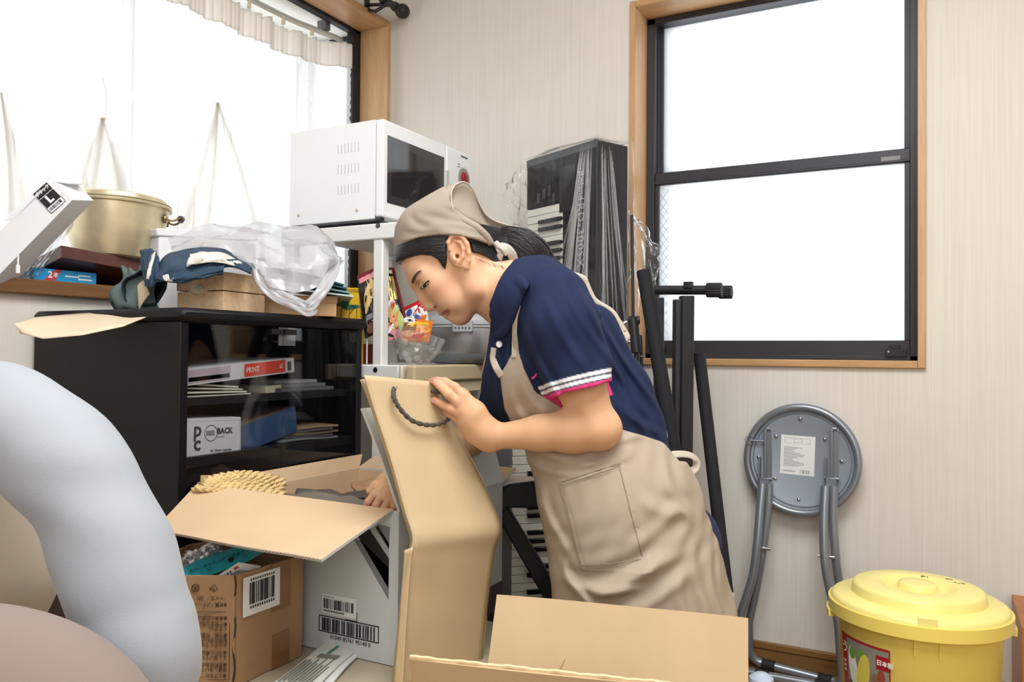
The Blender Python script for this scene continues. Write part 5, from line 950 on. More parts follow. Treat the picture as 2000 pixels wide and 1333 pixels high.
def keys(kpf, u0, u1, v0, v1, pitch, o, par, mats, dirn=1):
    n = int((v1 - v0) / pitch); pat = (0, 1, 1, 0, 1, 1, 1)
    for k in range(n):
        b = MB(); b.hexa([kpf(u, v, oo) for oo in (o - .014, o) for u, v in ((u0, v0 + k * pitch + .0006), (u1, v0 + k * pitch + .0006), (u1, v0 + (k + 1) * pitch - .0006), (u0, v0 + (k + 1) * pitch - .0006))]); b.build('white_key', mats[0], par, bevel=.001, seg=1)
    for k in range(1, n):
        if pat[k % 7]: b = MB(); v = v0 + k * pitch; ub = lerp(u0, u1, .36); b.hexa([kpf(u, vv, oo) for oo in (o - .012, o + .009) for u, vv in ((u0, v - .0052), (ub + (0 if oo < o else -.004) * 0 + (u1 - u0) * .0, v - .0052), (ub, v + .0052), (u0, v + .0052))]); 
        else: continue
        b.build('black_key', mats[1], par, bevel=.001, seg=1)
BK2 = M('key_black', '16161a', .25)
# white keys run from inner hinge (u small) to front lip at the far edge
def kp_keys(u, v, o): return kp(u, v, o)
n0 = .152; keysU0, keysU1 = KW * .46 + .001, KW - .004
pat = (1, 1, 0, 1, 1, 1, 0); n = 50; pitch = .0226
for k in range(n):
    b = MB(); kbox(b, keysU0, keysU1, n0 + k * pitch + .0006, n0 + (k + 1) * pitch - .0006, -.013, -.001); b.build('white_key', KIV, kb, bevel=.001, seg=1)
ub = lerp(keysU0, keysU1, .62)
for k in range(1, n):
    if (1, 0, 1, 1, 0, 1, 1)[k % 7]: b = MB(); v = n0 + k * pitch; kbox(b, keysU0, ub, v - .0055, v + .0055, -.012, .009); b.build('black_key', BK2, kb, bevel=.0015, seg=1)
# wrap: clear film pulled over the top and hanging in pleats
WRAP = film('clear_wrap_film', 'f4f6fa', .02, .04, .3, -.1)
wr = thing('clear_plastic_cover', base + Vector((0, 0, zT)), 'clear pleated plastic cover draped over the standing black keyboard', 'plastic cover')
P_ = [kp(KW + .008, 0, 0), kp(-.0, 0, .012), kp(-.012, 0, -KT * .5), kp(-.0, 0, -KT - .008)]
outl = [kp(KW + .012, 0, -.03), kp(KW + .008, 0, .012), kp(KW * .66, 0, .013), kp(KW * .33, 0, .013), kp(.0, 0, .014), kp(-.013, 0, .0), kp(-.013, 0, -KT * .33), kp(-.013, 0, -KT * .66), kp(-.010, 0, -KT - .008), kp(.03, 0, -KT - .014)]
ring = cat(outl, 14); nr = len(ring); cen = kp(KW / 2, 0, -KT / 2)
g = []
apex = kp(-.004, 0, .004)
for i, p in enumerate(ring):
    r = []; t = i / (nr - 1)
    for j in range(34):
        v = j / 33; d = v * 1.0; q = Vector((p.x, p.y, zT + .006 - d)); o_ = Vector((p.x - cen.x, p.y - cen.y, 0)).normalized()
        # pleats fan from the near top corner
        ang_ = (i - 60) / (8 + 60 * v); f = .5 * math.sin(ang_ * 9) + .35 * math.sin(ang_ * 17 + 1) + .3 * math.sin(ang_ * 31 + 2)
        q += o_ * (.002 + (.002 + .012 * min(1, v * 3)) * (.75 + f) * (.6 + .4 * math.sin(7 * v + t * 5))); r.append(q)
    g.append(r)
b = MB(); b.add([p for r in g for p in r], [(i * 34 + j, (i + 1) * 34 + j, (i + 1) * 34 + j + 1, i * 34 + j + 1) for i in range(nr - 1) for j in range(33)]); b.build('cover_sides', WRAP, wr, ang=0)
b = MB(); b.quadsheet(kp(-.012, -.008, .013), kp(KW + .008, -.006, .013), kp(KW + .008, -.004, -KT), kp(-.012, -.006, -KT), 8, 5, .0004, lambda u, v: .003 * math.sin(9 * u + 5 * v)); b.build('cover_top', WRAP, wr, ang=0)
b = MB(); rr = random.Random(5)
for k in range(34):
    a0 = rr.uniform(0, 1); side = k % 3
    if side < 2: uu = a0 * KW * .52; st_ = kp(uu * .25 + .004, .012 + .03 * rr.random(), .017); en_ = kp(uu, rr.uniform(.35, .95), .022 + .006 * rr.random())
    else: st_ = kp(-.016, .015 + .02 * rr.random(), -.008 - a0 * .03); en_ = kp(-.024, rr.uniform(.4, .95), -a0 * KT)
    w0 = rr.uniform(.0015, .0035); P = [lerp(st_, en_, t) + out * (.004 * math.sin(t * 5 + k)) for t in np.linspace(0, 1, 14)]; b.tube(P, [.0004] + [w0 * (.5 + .5 * math.sin(t * 3.1)) for t in np.linspace(.05, .95, 12)] + [.0004], 6, flat=.35)
b.build('pleat_folds', film('wrap_pleat_film', 'f6f8fc', .10, .05, .3, 1.8), wr, ang=0)
def flare(rows, seed, nm, amp=.008, fr=6): b = cloth_sheet('w', rows, WRAP, .0004, amp, seed, fr=fr); b.build(nm, WRAP, wr, ang=0)
flare([[(1026, 318, 2.42), (1010, 330, 2.40), (1000, 345, 2.38)], [(1030, 350, 2.40), (1000, 365, 2.36), (984, 380, 2.36)], [(1028, 400, 2.40), (1005, 400, 2.36), (985, 392, 2.36)], [(1020, 440, 2.40), (1000, 440, 2.37), (985, 438, 2.36)]], 21, 'loose_corner')
flare([[(1230, 412, 2.26), (1240, 425, 2.24), (1248, 440, 2.24)], [(1232, 455, 2.25), (1262, 462, 2.2), (1285, 492, 2.2)], [(1235, 500, 2.25), (1265, 505, 2.18), (1290, 508, 2.2)], [(1242, 530, 2.22), (1268, 540, 2.18), (1283, 538, 2.2)], [(1260, 575, 2.2), (1268, 575, 2.18), (1272, 572, 2.19)]], 23, 'loose_corner', .007)
# ---- silver keyboard standing in front, low
sk = thing('silver_keyboard', C(1060, 1330, 2.02), 'silver-edged keyboard standing on end low behind the black bench frame', 'keyboard')
th2 = math.radians(24); d3 = L2R((math.cos(th2), -math.sin(th2) * -.2, 0)).normalized(); d3 = L2R((1, .25, 0)).normalized(); o3 = L2R((-.25, 1, 0)).normalized() * -1; s0 = C(968, 870, 2.02); s0.z = 0
zT2 = C(968, 845, 2.02).z
def sp(u, v, o=0): return Vector((s0.x, s0.y, zT2)) + d3 * u + Vector((0, 0, -v)) + o3 * o
def sbox(b, u0, u1, v0, v1, o0, o1, mt=0): b.hexa([sp(u, v, o) for o in (o0, o1) for u, v in ((u0, v0), (u1, v0), (u1, v1), (u0, v1))], mt)
SIL = M('keyboard_silver', '7f8287', .4, .4)
b = MB(); sbox(b, 0, .3, 0, zT2, -.08, -.014); sbox(b, 0, .042, 0, zT2, -.014, .002); sbox(b, .19, .3, 0, zT2, -.014, .004); b.build('case', SIL, sk, bevel=.003)
n = int((zT2 - .1) / .0212)
for k in range(n): b = MB(); v = .04 + k * .0212; sbox(b, .043, .189, v + .0006, v + .0206, -.013, .001); b.build('white_key', KIV, sk, bevel=.001, seg=1)
for k in range(1, n):
    if (1, 1, 0, 1, 1, 1, 0)[k % 7]: b = MB(); v = .04 + k * .0212; sbox(b, .082, .189, v - .0055, v + .0055, -.012, .011); b.build('black_key', BK2, sk, bevel=.0015, seg=1)
# ---- black bench frame in front of it
fb_ = thing('black_bench_frame', C(1040, 1330, 1.88), 'black padded bench frame with diagonal brace behind the kraft bag', 'stand'); Yf = 1.86
def poly(pts, Y, th, mat, nm, par, bevel=.004):
    P = [C(p[0], p[1], Y) for p in pts]; bk = L2R((0, th, 0)); b = MB(); n = len(P); b.add(P + [p + bk for p in P], [tuple(range(n))[::-1] if 0 else tuple(range(n)), tuple(range(n, 2 * n))[::-1]] + [(i, n + i, n + (i + 1) % n, (i + 1) % n) for i in range(n)]); return b.build(nm, mat, par, bevel=bevel)
poly([(976, 970), (980, 955), (992, 948), (1050, 940), (1110, 930), (1110, 995), (990, 993), (976, 1015)], Yf, .05, SBK, 'top_pad', fb_)
poly([(976, 985), (992, 992), (1096, 1165), (1105, 1180), (1130, 1345), (1095, 1345), (1068, 1180), (976, 1020)], Yf + .005, .04, SBK, 'diagonal_brace', fb_)
poly([(1084, 990), (1112, 990), (1112, 1345), (1078, 1345), (1092, 1160), (1098, 1090)], Yf + .012, .04, SBK, 'upright', fb_)
b = MB(); b.quadsheet(C(966, 923, 1.95), C(1048, 936, 1.93), C(1048, 941, 1.87), C(966, 950, 1.87), 6, 3, .004, lambda u, v: .002 * math.sin(4 * u)); o = b.build('paper_sheet', M('pale_pinkish_paper', 'e3d6cd', .7), ang=0); tag(o, 'pale pinkish paper sheet lying on the black bench frame', 'paper')
# ================================================================ cartons, bag and paper in the middle
KB = M('cardboard_tan', 'b89d78', .7, var=.04, vscale=14, bump=.12, bscale=30, stretch=(1, 1, .1)); KBI = M('cardboard_pale_inside', 'd3b592', .7, var=.04, vscale=10); KBE = M('corrugated_edge', '8a6f4e', .8); KBD = M('cardboard_brown', 'a5815f', .65, var=.07, vscale=9, bump=.15, bscale=25)
WCB = M('white_carton', 'c9cccb', .45, var=.02, vscale=6); TAPE = M('brown_tape', '8c633d', .25, spec=.7)
ex = Vector((1, 0, 0)); ey = Vector((0, 1, 0)); uz = Vector((0, 0, 1))
# low beige storage chest that the cartons stand on
SZ = .318
cc = C(780, 1290, 1.5); 
b = MB(); b.box((-1.26, .72, 0), (-.63, 1.55, SZ)); o = b.build('storage_chest', M('beige_chest', 'b5a890', .6, var=.06, vscale=4), bevel=.012, seg=3); tag(o, 'low beige chest beneath the white and brown cartons', 'chest')
# ---- white printed carton, open flaps
nr_ = C(779, 1000, 1.5); bx0 = Vector((nr_.x, nr_.y, SZ + .002)); W, Dp, Hh = .415, .40, nr_.z - SZ - .002; th = .005
wc = thing('white_carton', bx0 + Vector((-W / 2, Dp / 2, 0)), 'large open white cardboard carton with barcodes and a grey arrow print', 'carton')
o0 = bx0 + Vector((-W, 0, 0))
def cb(u0, v0, z0, u1, v1, z1, mt=0, b_=None): (b_ or b).box((o0.x + u0, o0.y + v0, o0.z + z0), (o0.x + u1, o0.y + v1, o0.z + z1), mt)
CM = [WCB, KBI, KBE]
def wall2(fa, fb_, nm):     # outer white skin, inner brown skin
    global b
    b = MB(); cb(*fa, 0); cb(*fb_, 1); return b.build(nm, CM, wc)
t2 = th / 2
wall2((0, 0, 0, W, t2, Hh), (t2, t2, .003, W - t2, th, Hh), 'front_wall'); fw = [o for o in wc.children if o.name.startswith('front_wall')][0]
wall2((0, Dp - t2, 0, W, Dp, Hh), (t2, Dp - th, .003, W - t2, Dp - t2, Hh), 'back_wall')
wall2((W - t2, t2, 0, W, Dp - t2, Hh), (W - th, th, .003, W - t2, Dp - th, Hh), 'right_wall')
wall2((0, t2, 0, t2, Dp - t2, Hh), (t2, th, .003, th, Dp - th, Hh), 'left_wall')
b = MB(); cb(th, th, .001, W - th, Dp - th, .006, 1); b.build('base', CM, wc)
def flap(p00, p10, p11, p01, nm, front=0, back=1, bend=0, th_=.005, nu=14, nv=6):
    b = MB(); b.quadsheet(p00, p10, p11, p01, nu, nv, th_, lambda u, v: bend * v * v + .0012 * math.sin(9 * u + 3 * v) * v, front, back); 
    # corrugation along the free edge
    P = [lerp(Vector(p01), Vector(p11), t) for t in np.linspace(0, 1, 2)]; n = (Vector(p10) - Vector(p00)).cross(Vector(p01) - Vector(p00)).normalized(); L = (P[1] - P[0]).length; k = max(8, int(L / .0075)); zz = []
    f_ = lambda u: n * (bend + .0012 * math.sin(9 * u + 3))
    b.tube([lerp(P[0], P[1], i / (2 * k)) + f_(i / (2 * k)) + n * (th_ * .36 * (1 if i % 2 else -1)) + (P[0] - Vector(p00)).normalized() * .0004 for i in range(2 * k + 1)], .0007, 4, 2); 
    return b.build(nm, CM, wc)
FL = o0 + Vector((0, 0, Hh)); FR = o0 + Vector((W, 0, Hh)); BL_ = o0 + Vector((0, Dp, Hh)); BR = o0 + Vector((W, Dp, Hh))
# near flap folds out over the brown box
nfl = C(335, 1043, 1.56); nfr = C(628, 1097, 1.30); hl = C(300, 962, 1.78)
flap(C(386, 947, 1.58), FR - ex * .012 + uz * .001, nfr, C(300, 1038, 1.46), 'front_flap', 0, 1, 0)
flap(BR + uz * .001, BL_ + uz * .001, BL_ + Vector((.0, .065, .022)), BR + Vector((0, .065, .022)), 'back_flap', 0, 1, 0)
flap(FR - ey * 0, BR, BR + Vector((-.062, .01, .185)), C(711, 798, 1.45), 'right_flap', 0, 1, -.006)
flap(BL_, FL, onx(384, 944, o0.x - .012), onx(707, 888, o0.x - .012), 'left_flap', 0, 1, 0)
PG = M('print_grey', '66665e', .6); PBK = MATS['print_black']
b = MB(); y = o0.y - .0006
def fp_(px, py): q = ony(px, py, o0.y); return Vector((q.x, y, q.z))
def fq(pts, mt): b.add([fp_(*p) for p in pts], [tuple(range(len(pts)))[::-1]], mt)
fq([(690, 1052), (705, 1056), (760, 1110), (759, 1172)], 1); fq([(698, 1046), (722, 1034), (760, 1092), (759, 1150)], 0); fq([(722, 1034), (733, 1030), (760, 1074), (760, 1092)], 2); fq([(737, 1024), (762, 1030), (760, 1070)], 1); fq([(733, 1030), (738, 1027), (760, 1062), (760, 1074)], 0)
# lower framed barcode
a = fp_(623, 1243); xd = ex; w_ = (fp_(740, 1257) - fp_(623, 1232)).x; h_ = .030
fr_ = frame((fp_(623, 1240).x, y, fp_(681, 1245).z), ex, uz); zz = .004
for q in ((0, 0, w_, .0018), (0, h_, w_, h_ + .0018), (0, 0, .0018, h_), (w_ - .0018, 0, w_, h_ + .0018)): b.box((q[0], q[1], -.0003), (q[2], q[3], .0004), 0, fr_)
b.bars(fr_ @ Vector((.008, .003, 0)), ex, uz, w_ - .016, h_ - .005, 0, 7, n=28); b.text('01049 85761 95140 0', .011, fr_ @ Vector((w_ * .2, -.007, 0)), ex, uz, 0)
w2_ = (fp_(697, 1170) - fp_(632, 1150)).x; f2 = frame(fp_(630, 1196), ex, uz); h2 = .037
b.box((0, 0, -.0003), (w2_, h2, .0006), 3, f2); b.bars(f2 @ Vector((.004, .009, .0006)), ex, uz, w2_ - .008, .019, 0, 9, n=22)
for k in range(16): b.box((.004 + k * .0032, .003, .0006), (.006 + k * .0032, .0065, .001), 0, f2)
for k in range(3): b.box((.004 + .009 * k, .031, .0006), (.011 + .009 * k, .0335, .001), 2, f2)
f3 = fp_(690, 1202)
b.box((w2_ - .006, -.006, -.0003), (w2_ + .0035, -.0045, .0004), 0, f2); b.box((w2_ + .0022, -.006, -.0003), (w2_ + .0035, .012, .0004), 0, f2); b.box((w2_ - .026, -.006, -.0003), (w2_ - .006, -.0045, .0004), 0, f2)
b.build('printing', [PBK, M('print_mid_grey', '7d7f80', .5), M('print_light_grey', 'a9abac', .5), M('label_white', 'e6e7e6', .5)], fw, smooth=False)
b = MB(); q0 = Vector((bx0.x + .0006, 0, 0)); 
for (va, za, vb, zb, mt) in ((.31, .205, .345, .245, 1), (.30, .0, .40, .062, 2), (.24, .082, .285, .12, 0)): 
    if mt: b.box((bx0.x, bx0.y + va, bx0.z + za), (bx0.x + .0006, bx0.y + vb, bx0.z + zb), mt)
b.build('side_printing', [PBK, M('print_mid_grey', '7d7f80', .5), M('print_maroon_grey', '5b4b4a', .5)], [o for o in wc.children if o.name.startswith('right_wall')][0], smooth=False)
# ---- contents: grey clothes, woven mat
GRC = M('taupe_cloth', '6f675c', .9, bump=.4, bscale=300); GRC2 = M('dark_taupe_cloth', '4f4942', .9, bump=.4, bscale=300)
b = cloth_sheet('g', [[(470, 985, 1.66), (560, 965, 1.64), (640, 965, 1.66), (700, 978, 1.66), (740, 985, 1.66)], [(480, 1015, 1.60), (570, 1003, 1.58), (640, 985, 1.58), (700, 990, 1.6), (745, 1000, 1.62)], [(500, 1050, 1.56), (570, 1040, 1.53), (640, 1020, 1.53), (700, 1020, 1.55), (750, 1030, 1.57)]], GRC, .004, .004, 31, fr=5); o = b.build('grey_clothes', GRC, ang=0); tag(o, 'taupe grey clothes heaped inside the white carton under her right hand', 'clothes')
b = cloth_sheet('g', [[(585, 955, 1.74), (640, 962, 1.72), (690, 962, 1.72), (742, 955, 1.74)], [(575, 968, 1.68), (640, 972, 1.67), (690, 968, 1.67), (745, 960, 1.70)], [(590, 985, 1.66), (640, 982, 1.65), (700, 975, 1.65), (745, 985, 1.67)]], GRC2, .003, .003, 33, fr=4); o = b.build('dark_cloth', GRC2, ang=0); tag(o, 'dark taupe cloth lying behind the grey clothes inside the white carton', 'cloth')
b = cloth_sheet('g', [[(690, 948, 1.80), (720, 940, 1.78), (748, 938, 1.78)], [(685, 950, 1.78), (720, 948, 1.76), (748, 950, 1.76)], [(700, 966, 1.76), (725, 962, 1.75), (748, 962, 1.75)]], KBD, .003, .002, 35, fr=3); o = b.build('brown_paper', KBD, ang=0); tag(o, 'curled brown paper in the far right corner of the white carton', 'paper')
STR = M('straw_braid', 'd8bd86', .75, var=.12, vscale=60)
mat_ = thing('woven_straw_mat', C(470, 965, 1.74), 'coarse woven straw mat folded on top of the open white carton', 'mat')
rows_ = 7; b = MB(); rr = random.Random(3)
oln = [(384, 960), (392, 938), (430, 926), (500, 922), (545, 930), (556, 972)]
for j in range(9):
    v = j / 8
    for i in range(26):
        u = i / 25; px = lerp(388, 548, u) + 4 * math.sin(v * 9); top = 926 + 18 * (abs(u - .55) * 2) ** 2.2 - (0 if u > .1 else -12); bot = lerp(956, 974, u); py = lerp(top, bot, v); Yq = lerp(lerp(1.565, 1.665, u), lerp(1.55, 1.63, u), v) - .01 * math.sin(u * pi)
        c0 = C(px, py, Yq); L_ = .0105; a = (.6 if (i + j) % 2 else -.6) + rr.uniform(-.25, .25); d = (L2R((math.cos(a), .3 * rr.uniform(-1, 1), math.sin(a) * .8))).normalized()
        b.tube([c0 - d * L_, c0 - d * L_ * .4 + L2R((0, -.0035, .0015)), c0 + d * L_ * .4 + L2R((0, -.0035, .0015)), c0 + d * L_], [.0018, .0036, .0036, .0018], 6)
b.build('braided_surface', STR, mat_, ang=0)
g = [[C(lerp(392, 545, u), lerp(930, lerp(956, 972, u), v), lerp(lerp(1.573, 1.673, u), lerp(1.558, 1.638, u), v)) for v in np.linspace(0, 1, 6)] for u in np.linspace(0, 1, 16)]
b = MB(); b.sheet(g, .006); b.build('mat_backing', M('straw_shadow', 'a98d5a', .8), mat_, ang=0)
# ---- brown carton with Japanese notes
P1 = C(461, 1124, 1.41); zt = P1.z; zb = SZ + .002; P1.z = zb
P2 = P1 + ey * .163; P0 = P1 + Vector((-.16, -.085, 0)); dpt = Vector((-.225, .03, 0)); P3 = P2 + Vector((-.235, .02, 0)); P4 = P0 + Vector((-.09, .19, 0))
bb = thing('brown_carton', (P0 + P2) / 2, 'small worn brown carton with Japanese notes and a barcode label, filled with odds and ends', 'carton')
hB = zt - zb
def panel(a, c, nm, ha, hc, bul=.004, nu=14, nv=10, thk=.005):
    b = MB(); b.quadsheet(a, c, c + uz * hc, a + uz * ha, nu, nv, thk, lambda u, v: bul * math.sin(pi * u) * math.sin(pi * v) + .0015 * math.sin(11 * u + 5 * v), 0, 0); return b.build(nm, [KBD], bb)
pL = panel(P0, P1, 'left_panel', hB - .004, hB, .0); pR = panel(P1, P2, 'right_panel', hB, hB, .0); panel(P2, P3, 'back_panel', hB, hB); panel(P3, P4, 'far_panel', hB, hB); panel(P4, P0, 'side_panel', hB, hB)
b = MB(); b.add([P0 + uz * .003, P1 + uz * .003, P2 + uz * .003, P3 + uz * .003, P4 + uz * .003], [(0, 1, 2, 3, 4)]); b.build('base', KBD, bb)
xd = (P1 - P0).normalized(); nL = xd.cross(uz); INK = M('carton_ink', '4a3524', .7); b = MB(); Lw = (P1 - P0).length
def lt(s_, u, v, size, sx=1): b.text(s_, size, P0 + xd * (Lw * u) + uz * (hB * v) + nL * .0032, -xd, -uz, 0, sx=sx)   # the notes stand upside down
rows = [('●サイズ／（約）２５', .80), ('●材質／スチール、ナ', .74), ('●本体の品質は保証致します', .62), ('●不安定な所に置かないで', .565), ('ください。', .52), ('●分解、改造はしないで', .465), ('転倒の恐れがあります', .42), ('火の近くでは使用しない', .375), ('●汚れた時は乾いた布で', .31), ('よく拭いてください', .265), ('●直射日光の当たる所に', .20), ('放置しないでください', .155), ('●小さなお子様の手の', .10)]
for s_, v in rows: lt(s_, .93, v, .0088, .85)
lt('●ご使用上の', .74, -.01 + .03, .011, .85)
for (u0, v0, u1, v1) in ((.22, .67, .95, .674), (.95, .06, .955, .674), (.22, .06, .95, .064)): 
    q = P0 + xd * Lw * u0 + uz * hB * v0 + nL * .0029; b.box((0, 0, 0), (Lw * (u1 - u0), hB * (v1 - v0), .0006), 0, frame(q, xd, uz))
for u in (.62, .80):
    c0 = P0 + xd * Lw * u + uz * hB * .885 + nL * .0034; b.tube([c0 + xd * .0062 * math.cos(a) + uz * .0062 * math.sin(a) for a in np.linspace(0, 2 * pi, 20 if u < .7 else 4, endpoint=False)], .0009, 5, 0, closed=True); b.text('紙' if u < .7 else 'プラ', .0065, c0 + xd * .003, -xd, -uz, 0)
lt('S30', .42, .85, .014)
b.build('printed_notes', INK, pL, smooth=False)
b = MB(); R_ = lambda v, z, o=.0045: P1 + ey * v + uz * z + ex * o
b.box((P1.x + .0035, P1.y + .085, zb + .001), (P1.x + .0049, P1.y + .128, zb + .062)); b.box((P1.x + .0035, P1.y + .082, zb + hB * .55), (P1.x + .0049, P1.y + .128, zt + .001)); b.build('packing_tape', TAPE, pR)
b = MB(); o_ = R_(.012, hB * .60); b.box((0, 0, 0), (.088, hB * .36, .0014), 0, frame(o_, ey, uz)); b.bars(o_ + ey * .014 + uz * hB * .1 + ex * .0015, ey, uz, .062, hB * .2, 1, 12, n=20); 
for k in range(11): b.box((.016 + k * .0055, hB * .06, .0014), (.019 + k * .0055, hB * .085, .0018), 1, frame(o_, ey, uz)); b.box((.016 + k * .0055, hB * .315, .0014), (.019 + k * .0055, hB * .335, .0018), 1, frame(o_, ey, uz))
b.build('barcode_label', [M('label_white', 'e6e7e6', .5), PBK], pR)
# crack down the corner
b = MB(); b.tube([P1 + uz * (hB * (1 - t)) + Vector((.003 * math.sin(t * 17), -.0025, 0)) for t in np.linspace(0, 1, 14)], .0016, 5); b.build('torn_corner', M('dark_tear', '3b2a1c', .8), bb)
# contents of the brown carton
fz = thing('foil_pack', C(400, 1085, 1.56), 'crumpled silver foil pack in the brown carton, farthest back', 'pack'); FOI = M('silver_foil', 'c9cacc', .25, .7, bump=.6, bscale=30)
g = [[C(lerp(340, 432, u) + 16 * (1 - v) * 0, lerp(lerp(1096, 1058, u), lerp(1125, 1082, u), v), lerp(1.60, 1.52, v)) for v in np.linspace(0, 1, 16)] for u in np.linspace(0, 1, 24)]
b = MB(); b.sheet(crumple(g, .0035, 41), .012); b.build('foil_wrapper', FOI, fz, ang=30)
TE = M('teal_card', '2fa9b8', .4); TED = M('teal_card_dark', '1d7f8f', .45)
tb = thing('teal_box', C(430, 1105, 1.46), 'turquoise cardboard box tilted inside the brown carton', 'box')
f = [C(352, 1146, 1.44), C(487, 1096, 1.47), C(473, 1070, 1.50), C(352, 1112, 1.47)]; bk = L2R((.012, .05, .004)); b = MB(); b.hexa([f[0], f[1], f[1] + bk, f[0] + bk, f[3], f[2], f[2] + bk, f[3] + bk])
xd = (f[1] - f[0]).normalized(); ud = (f[3] - f[0]).normalized(); nn = xd.cross(ud); e_ = nn * .0006 if nn.dot(Vector((0, 0, H)) - f[0]) > 0 else -nn * .0006; L_ = (f[1] - f[0]).length
b.text('次は、あなたの町で検査です', .0085, f[0] + xd * L_ * .12 + ud * .0245 + e_, xd, ud, 1); cc = f[0] + xd * L_ * .74 + ud * .018 + e_; b.lathe([(0, .0003), (.0055, .0003), (.0055, 0)], 20, 2, frame(cc, xd, ud))
for u in (.42, .16, .95): cq = f[0] + xd * L_ * u + ud * .015 + e_; b.tube([cq + xd * .0035 * math.cos(a) + ud * .0035 * math.sin(a) for a in np.linspace(0, 2 * pi, 18, endpoint=False)], .0004, 4, 1, closed=True); b.box((-.0015, -.0002, 0), (.0015, .0002, .0004), 1, frame(cq, xd, ud))
b.build('box_body', [TE, M('teal_print', '10606e', .5), M('hole_dark', '101820', .8)], tb)
bk2 = thing('notebook', C(470, 1115, 1.43), 'white booklet wedged in front of the turquoise box in the brown carton', 'book')
f = [C(408, 1152, 1.415), C(470, 1118, 1.42), C(512, 1104, 1.46), C(436, 1160, 1.44)]
b = MB(); q = [C(412, 1133, 1.42), C(466, 1099, 1.425), C(510, 1106, 1.47), C(450, 1140, 1.46)]; dn = Vector((0, 0, -.012)); b.hexa([p + dn for p in q] + q); 
xd = (q[1] - q[0]).normalized(); ud = uz
nn = xd.cross(ud); L_ = (q[1] - q[0]).length
for k in range(5): b.box((L_ * (.2 + .1 * k), -.009, 0), (L_ * (.26 + .1 * k), -.005, .0008), 1, frame(q[0], xd, ud))
b.box((L_ * .78, -.008, 0), (L_ * .92, -.004, .0008), 2, frame(q[0], xd, ud)); b.build('cover', [M('booklet_white', 'dfe0dd', .5), M('print_grey', '66665e', .6), RED], bk2)
# ---- newspapers under the cartons
for k, (pts, c_, lb) in enumerate((([(520, 1345), (640, 1256), (690, 1275), (600, 1360)], 'd9dbd2', 'printed newspaper page between the brown and white cartons, top one'), ([(540, 1352), (655, 1262), (700, 1280), (640, 1345)], 'e2e2df', 'white newspaper sheets beneath the top page beside the white carton'))):
    b = MB(); z = SZ + .012 - .006 * k; q = [onz(p[0], p[1], z) for p in pts]; b.quadsheet(q[0], q[1], q[2], q[3], 10, 6, .003, lambda u, v: .002 * math.sin(5 * u + 2 * v), 0)
    ob = None
    if k == 0:
        xd = (q[1] - q[0]).normalized(); ud = (q[3] - q[0]); ud = (ud - xd * ud.dot(xd)).normalized(); L_ = (q[1] - q[0]).length; nn = xd.cross(ud); fr = frame(q[0] + uz * .0042, xd, ud); sg = 1 if nn.z > 0 else -1
        for j in range(9): b.box((L_ * (.1 + .02 * (j % 3)), .008 + .0068 * j, -.0006), (L_ * (.55 + .1 * math.sin(j * 3)), .010 + .0068 * j, .0006), 1, fr)
        b.box((L_ * .72, .03, -.0006), (L_ * .95, .036, .0006), 2, fr); b.box((L_ * .62, .02, -.0006), (L_ * .7, .06, .0006), 1, fr)
    o = b.build('newspaper', [M('newsprint_%d' % k, c_, .8), M('news_ink', '7d8078', .7), M('news_green', '4d8a6a', .6)]); tag(o, lb, 'newspaper', 'newspapers under the cartons')
# ---- kraft paper carrier bag
KRB = M('kraft_paper', 'c9b08a', .62, var=.03, vscale=9, bump=.25, bscale=16); KRP = M('kraft_paper_top', 'd3b88e', .62, var=.03, vscale=9, bump=.25, bscale=16)
kbg = thing('kraft_paper_bag', C(860, 1340, 1.46), 'tall kraft paper carrier bag with dark rope handles held by the woman', 'bag')
rowsL = [(711, 733, 1.40), (731, 800, 1.40), (764, 900, 1.395), (791, 1000, 1.385), (806, 1052, 1.375), (797, 1092, 1.375), (787, 1160, 1.385), (778, 1250, 1.39), (768, 1350, 1.40)]
rowsR = [(852, 746, 1.50), (880, 822, 1.505), (926, 905, 1.51), (963, 985, 1.51), (979, 1036, 1.505), (967, 1075, 1.515), (956, 1150, 1.53), (948, 1230, 1.54), (940, 1310, 1.55)]
def bagsheet(L_, R_, off=(0, 0), thk=.0012, amp=.0015, seed=1, nu=14):
    a = cat([C(p[0] + off[0], p[1] + off[1], p[2] + (off[2] if len(off) > 2 else 0)) for p in L_], 6); c = cat([C(p[0] + off[0], p[1] + off[1], p[2] + (off[2] if len(off) > 2 else 0)) for p in R_], 6); g = []
    for i in range(nu + 1):
        u = i / nu; g.append([lerp(p, q, u) + L2R((0, -.006 * math.sin(pi * u), 0)) for p, q in zip(a, c)])
    b = MB(); b.sheet(crumple(g, amp, seed, 3), thk); return b
bagsheet(rowsL, rowsR, amp=.0009, seed=51).build('front_panel', KRB, kbg, ang=0)
bagsheet([(703, 742, 1.42)] + [(p[0] - 4, p[1] + 4, p[2] + .03) for p in rowsL[1:]], [(845, 752, 1.52)] + [(p[0] - 8, p[1], p[2] + .03) for p in rowsR[1:]], amp=.0009, seed=52).build('back_panel', KRB, kbg, ang=0)
def gus(P, Q, nm, inn=.03):
    a = cat([C(*p) for p in P], 6); c = cat([C(*q) for q in Q], 6); g = []
    for i in range(7):
        u = i / 6; g.append([lerp(p, q, u) + L2R((inn * math.sin(pi * u), 0, 0)) for p, q in zip(a, c)])
    b = MB(); b.sheet(g, .001); b.build(nm, KRB, kbg, ang=0)
gus(rowsL, [(703, 742, 1.42)] + [(p[0] - 4, p[1] + 4, p[2] + .03) for p in rowsL[1:]], 'side_gusset', .012)
gus(rowsR, [(845, 752, 1.52)] + [(p[0] - 8, p[1], p[2] + .03) for p in rowsR[1:]], 'side_gusset', -.012)
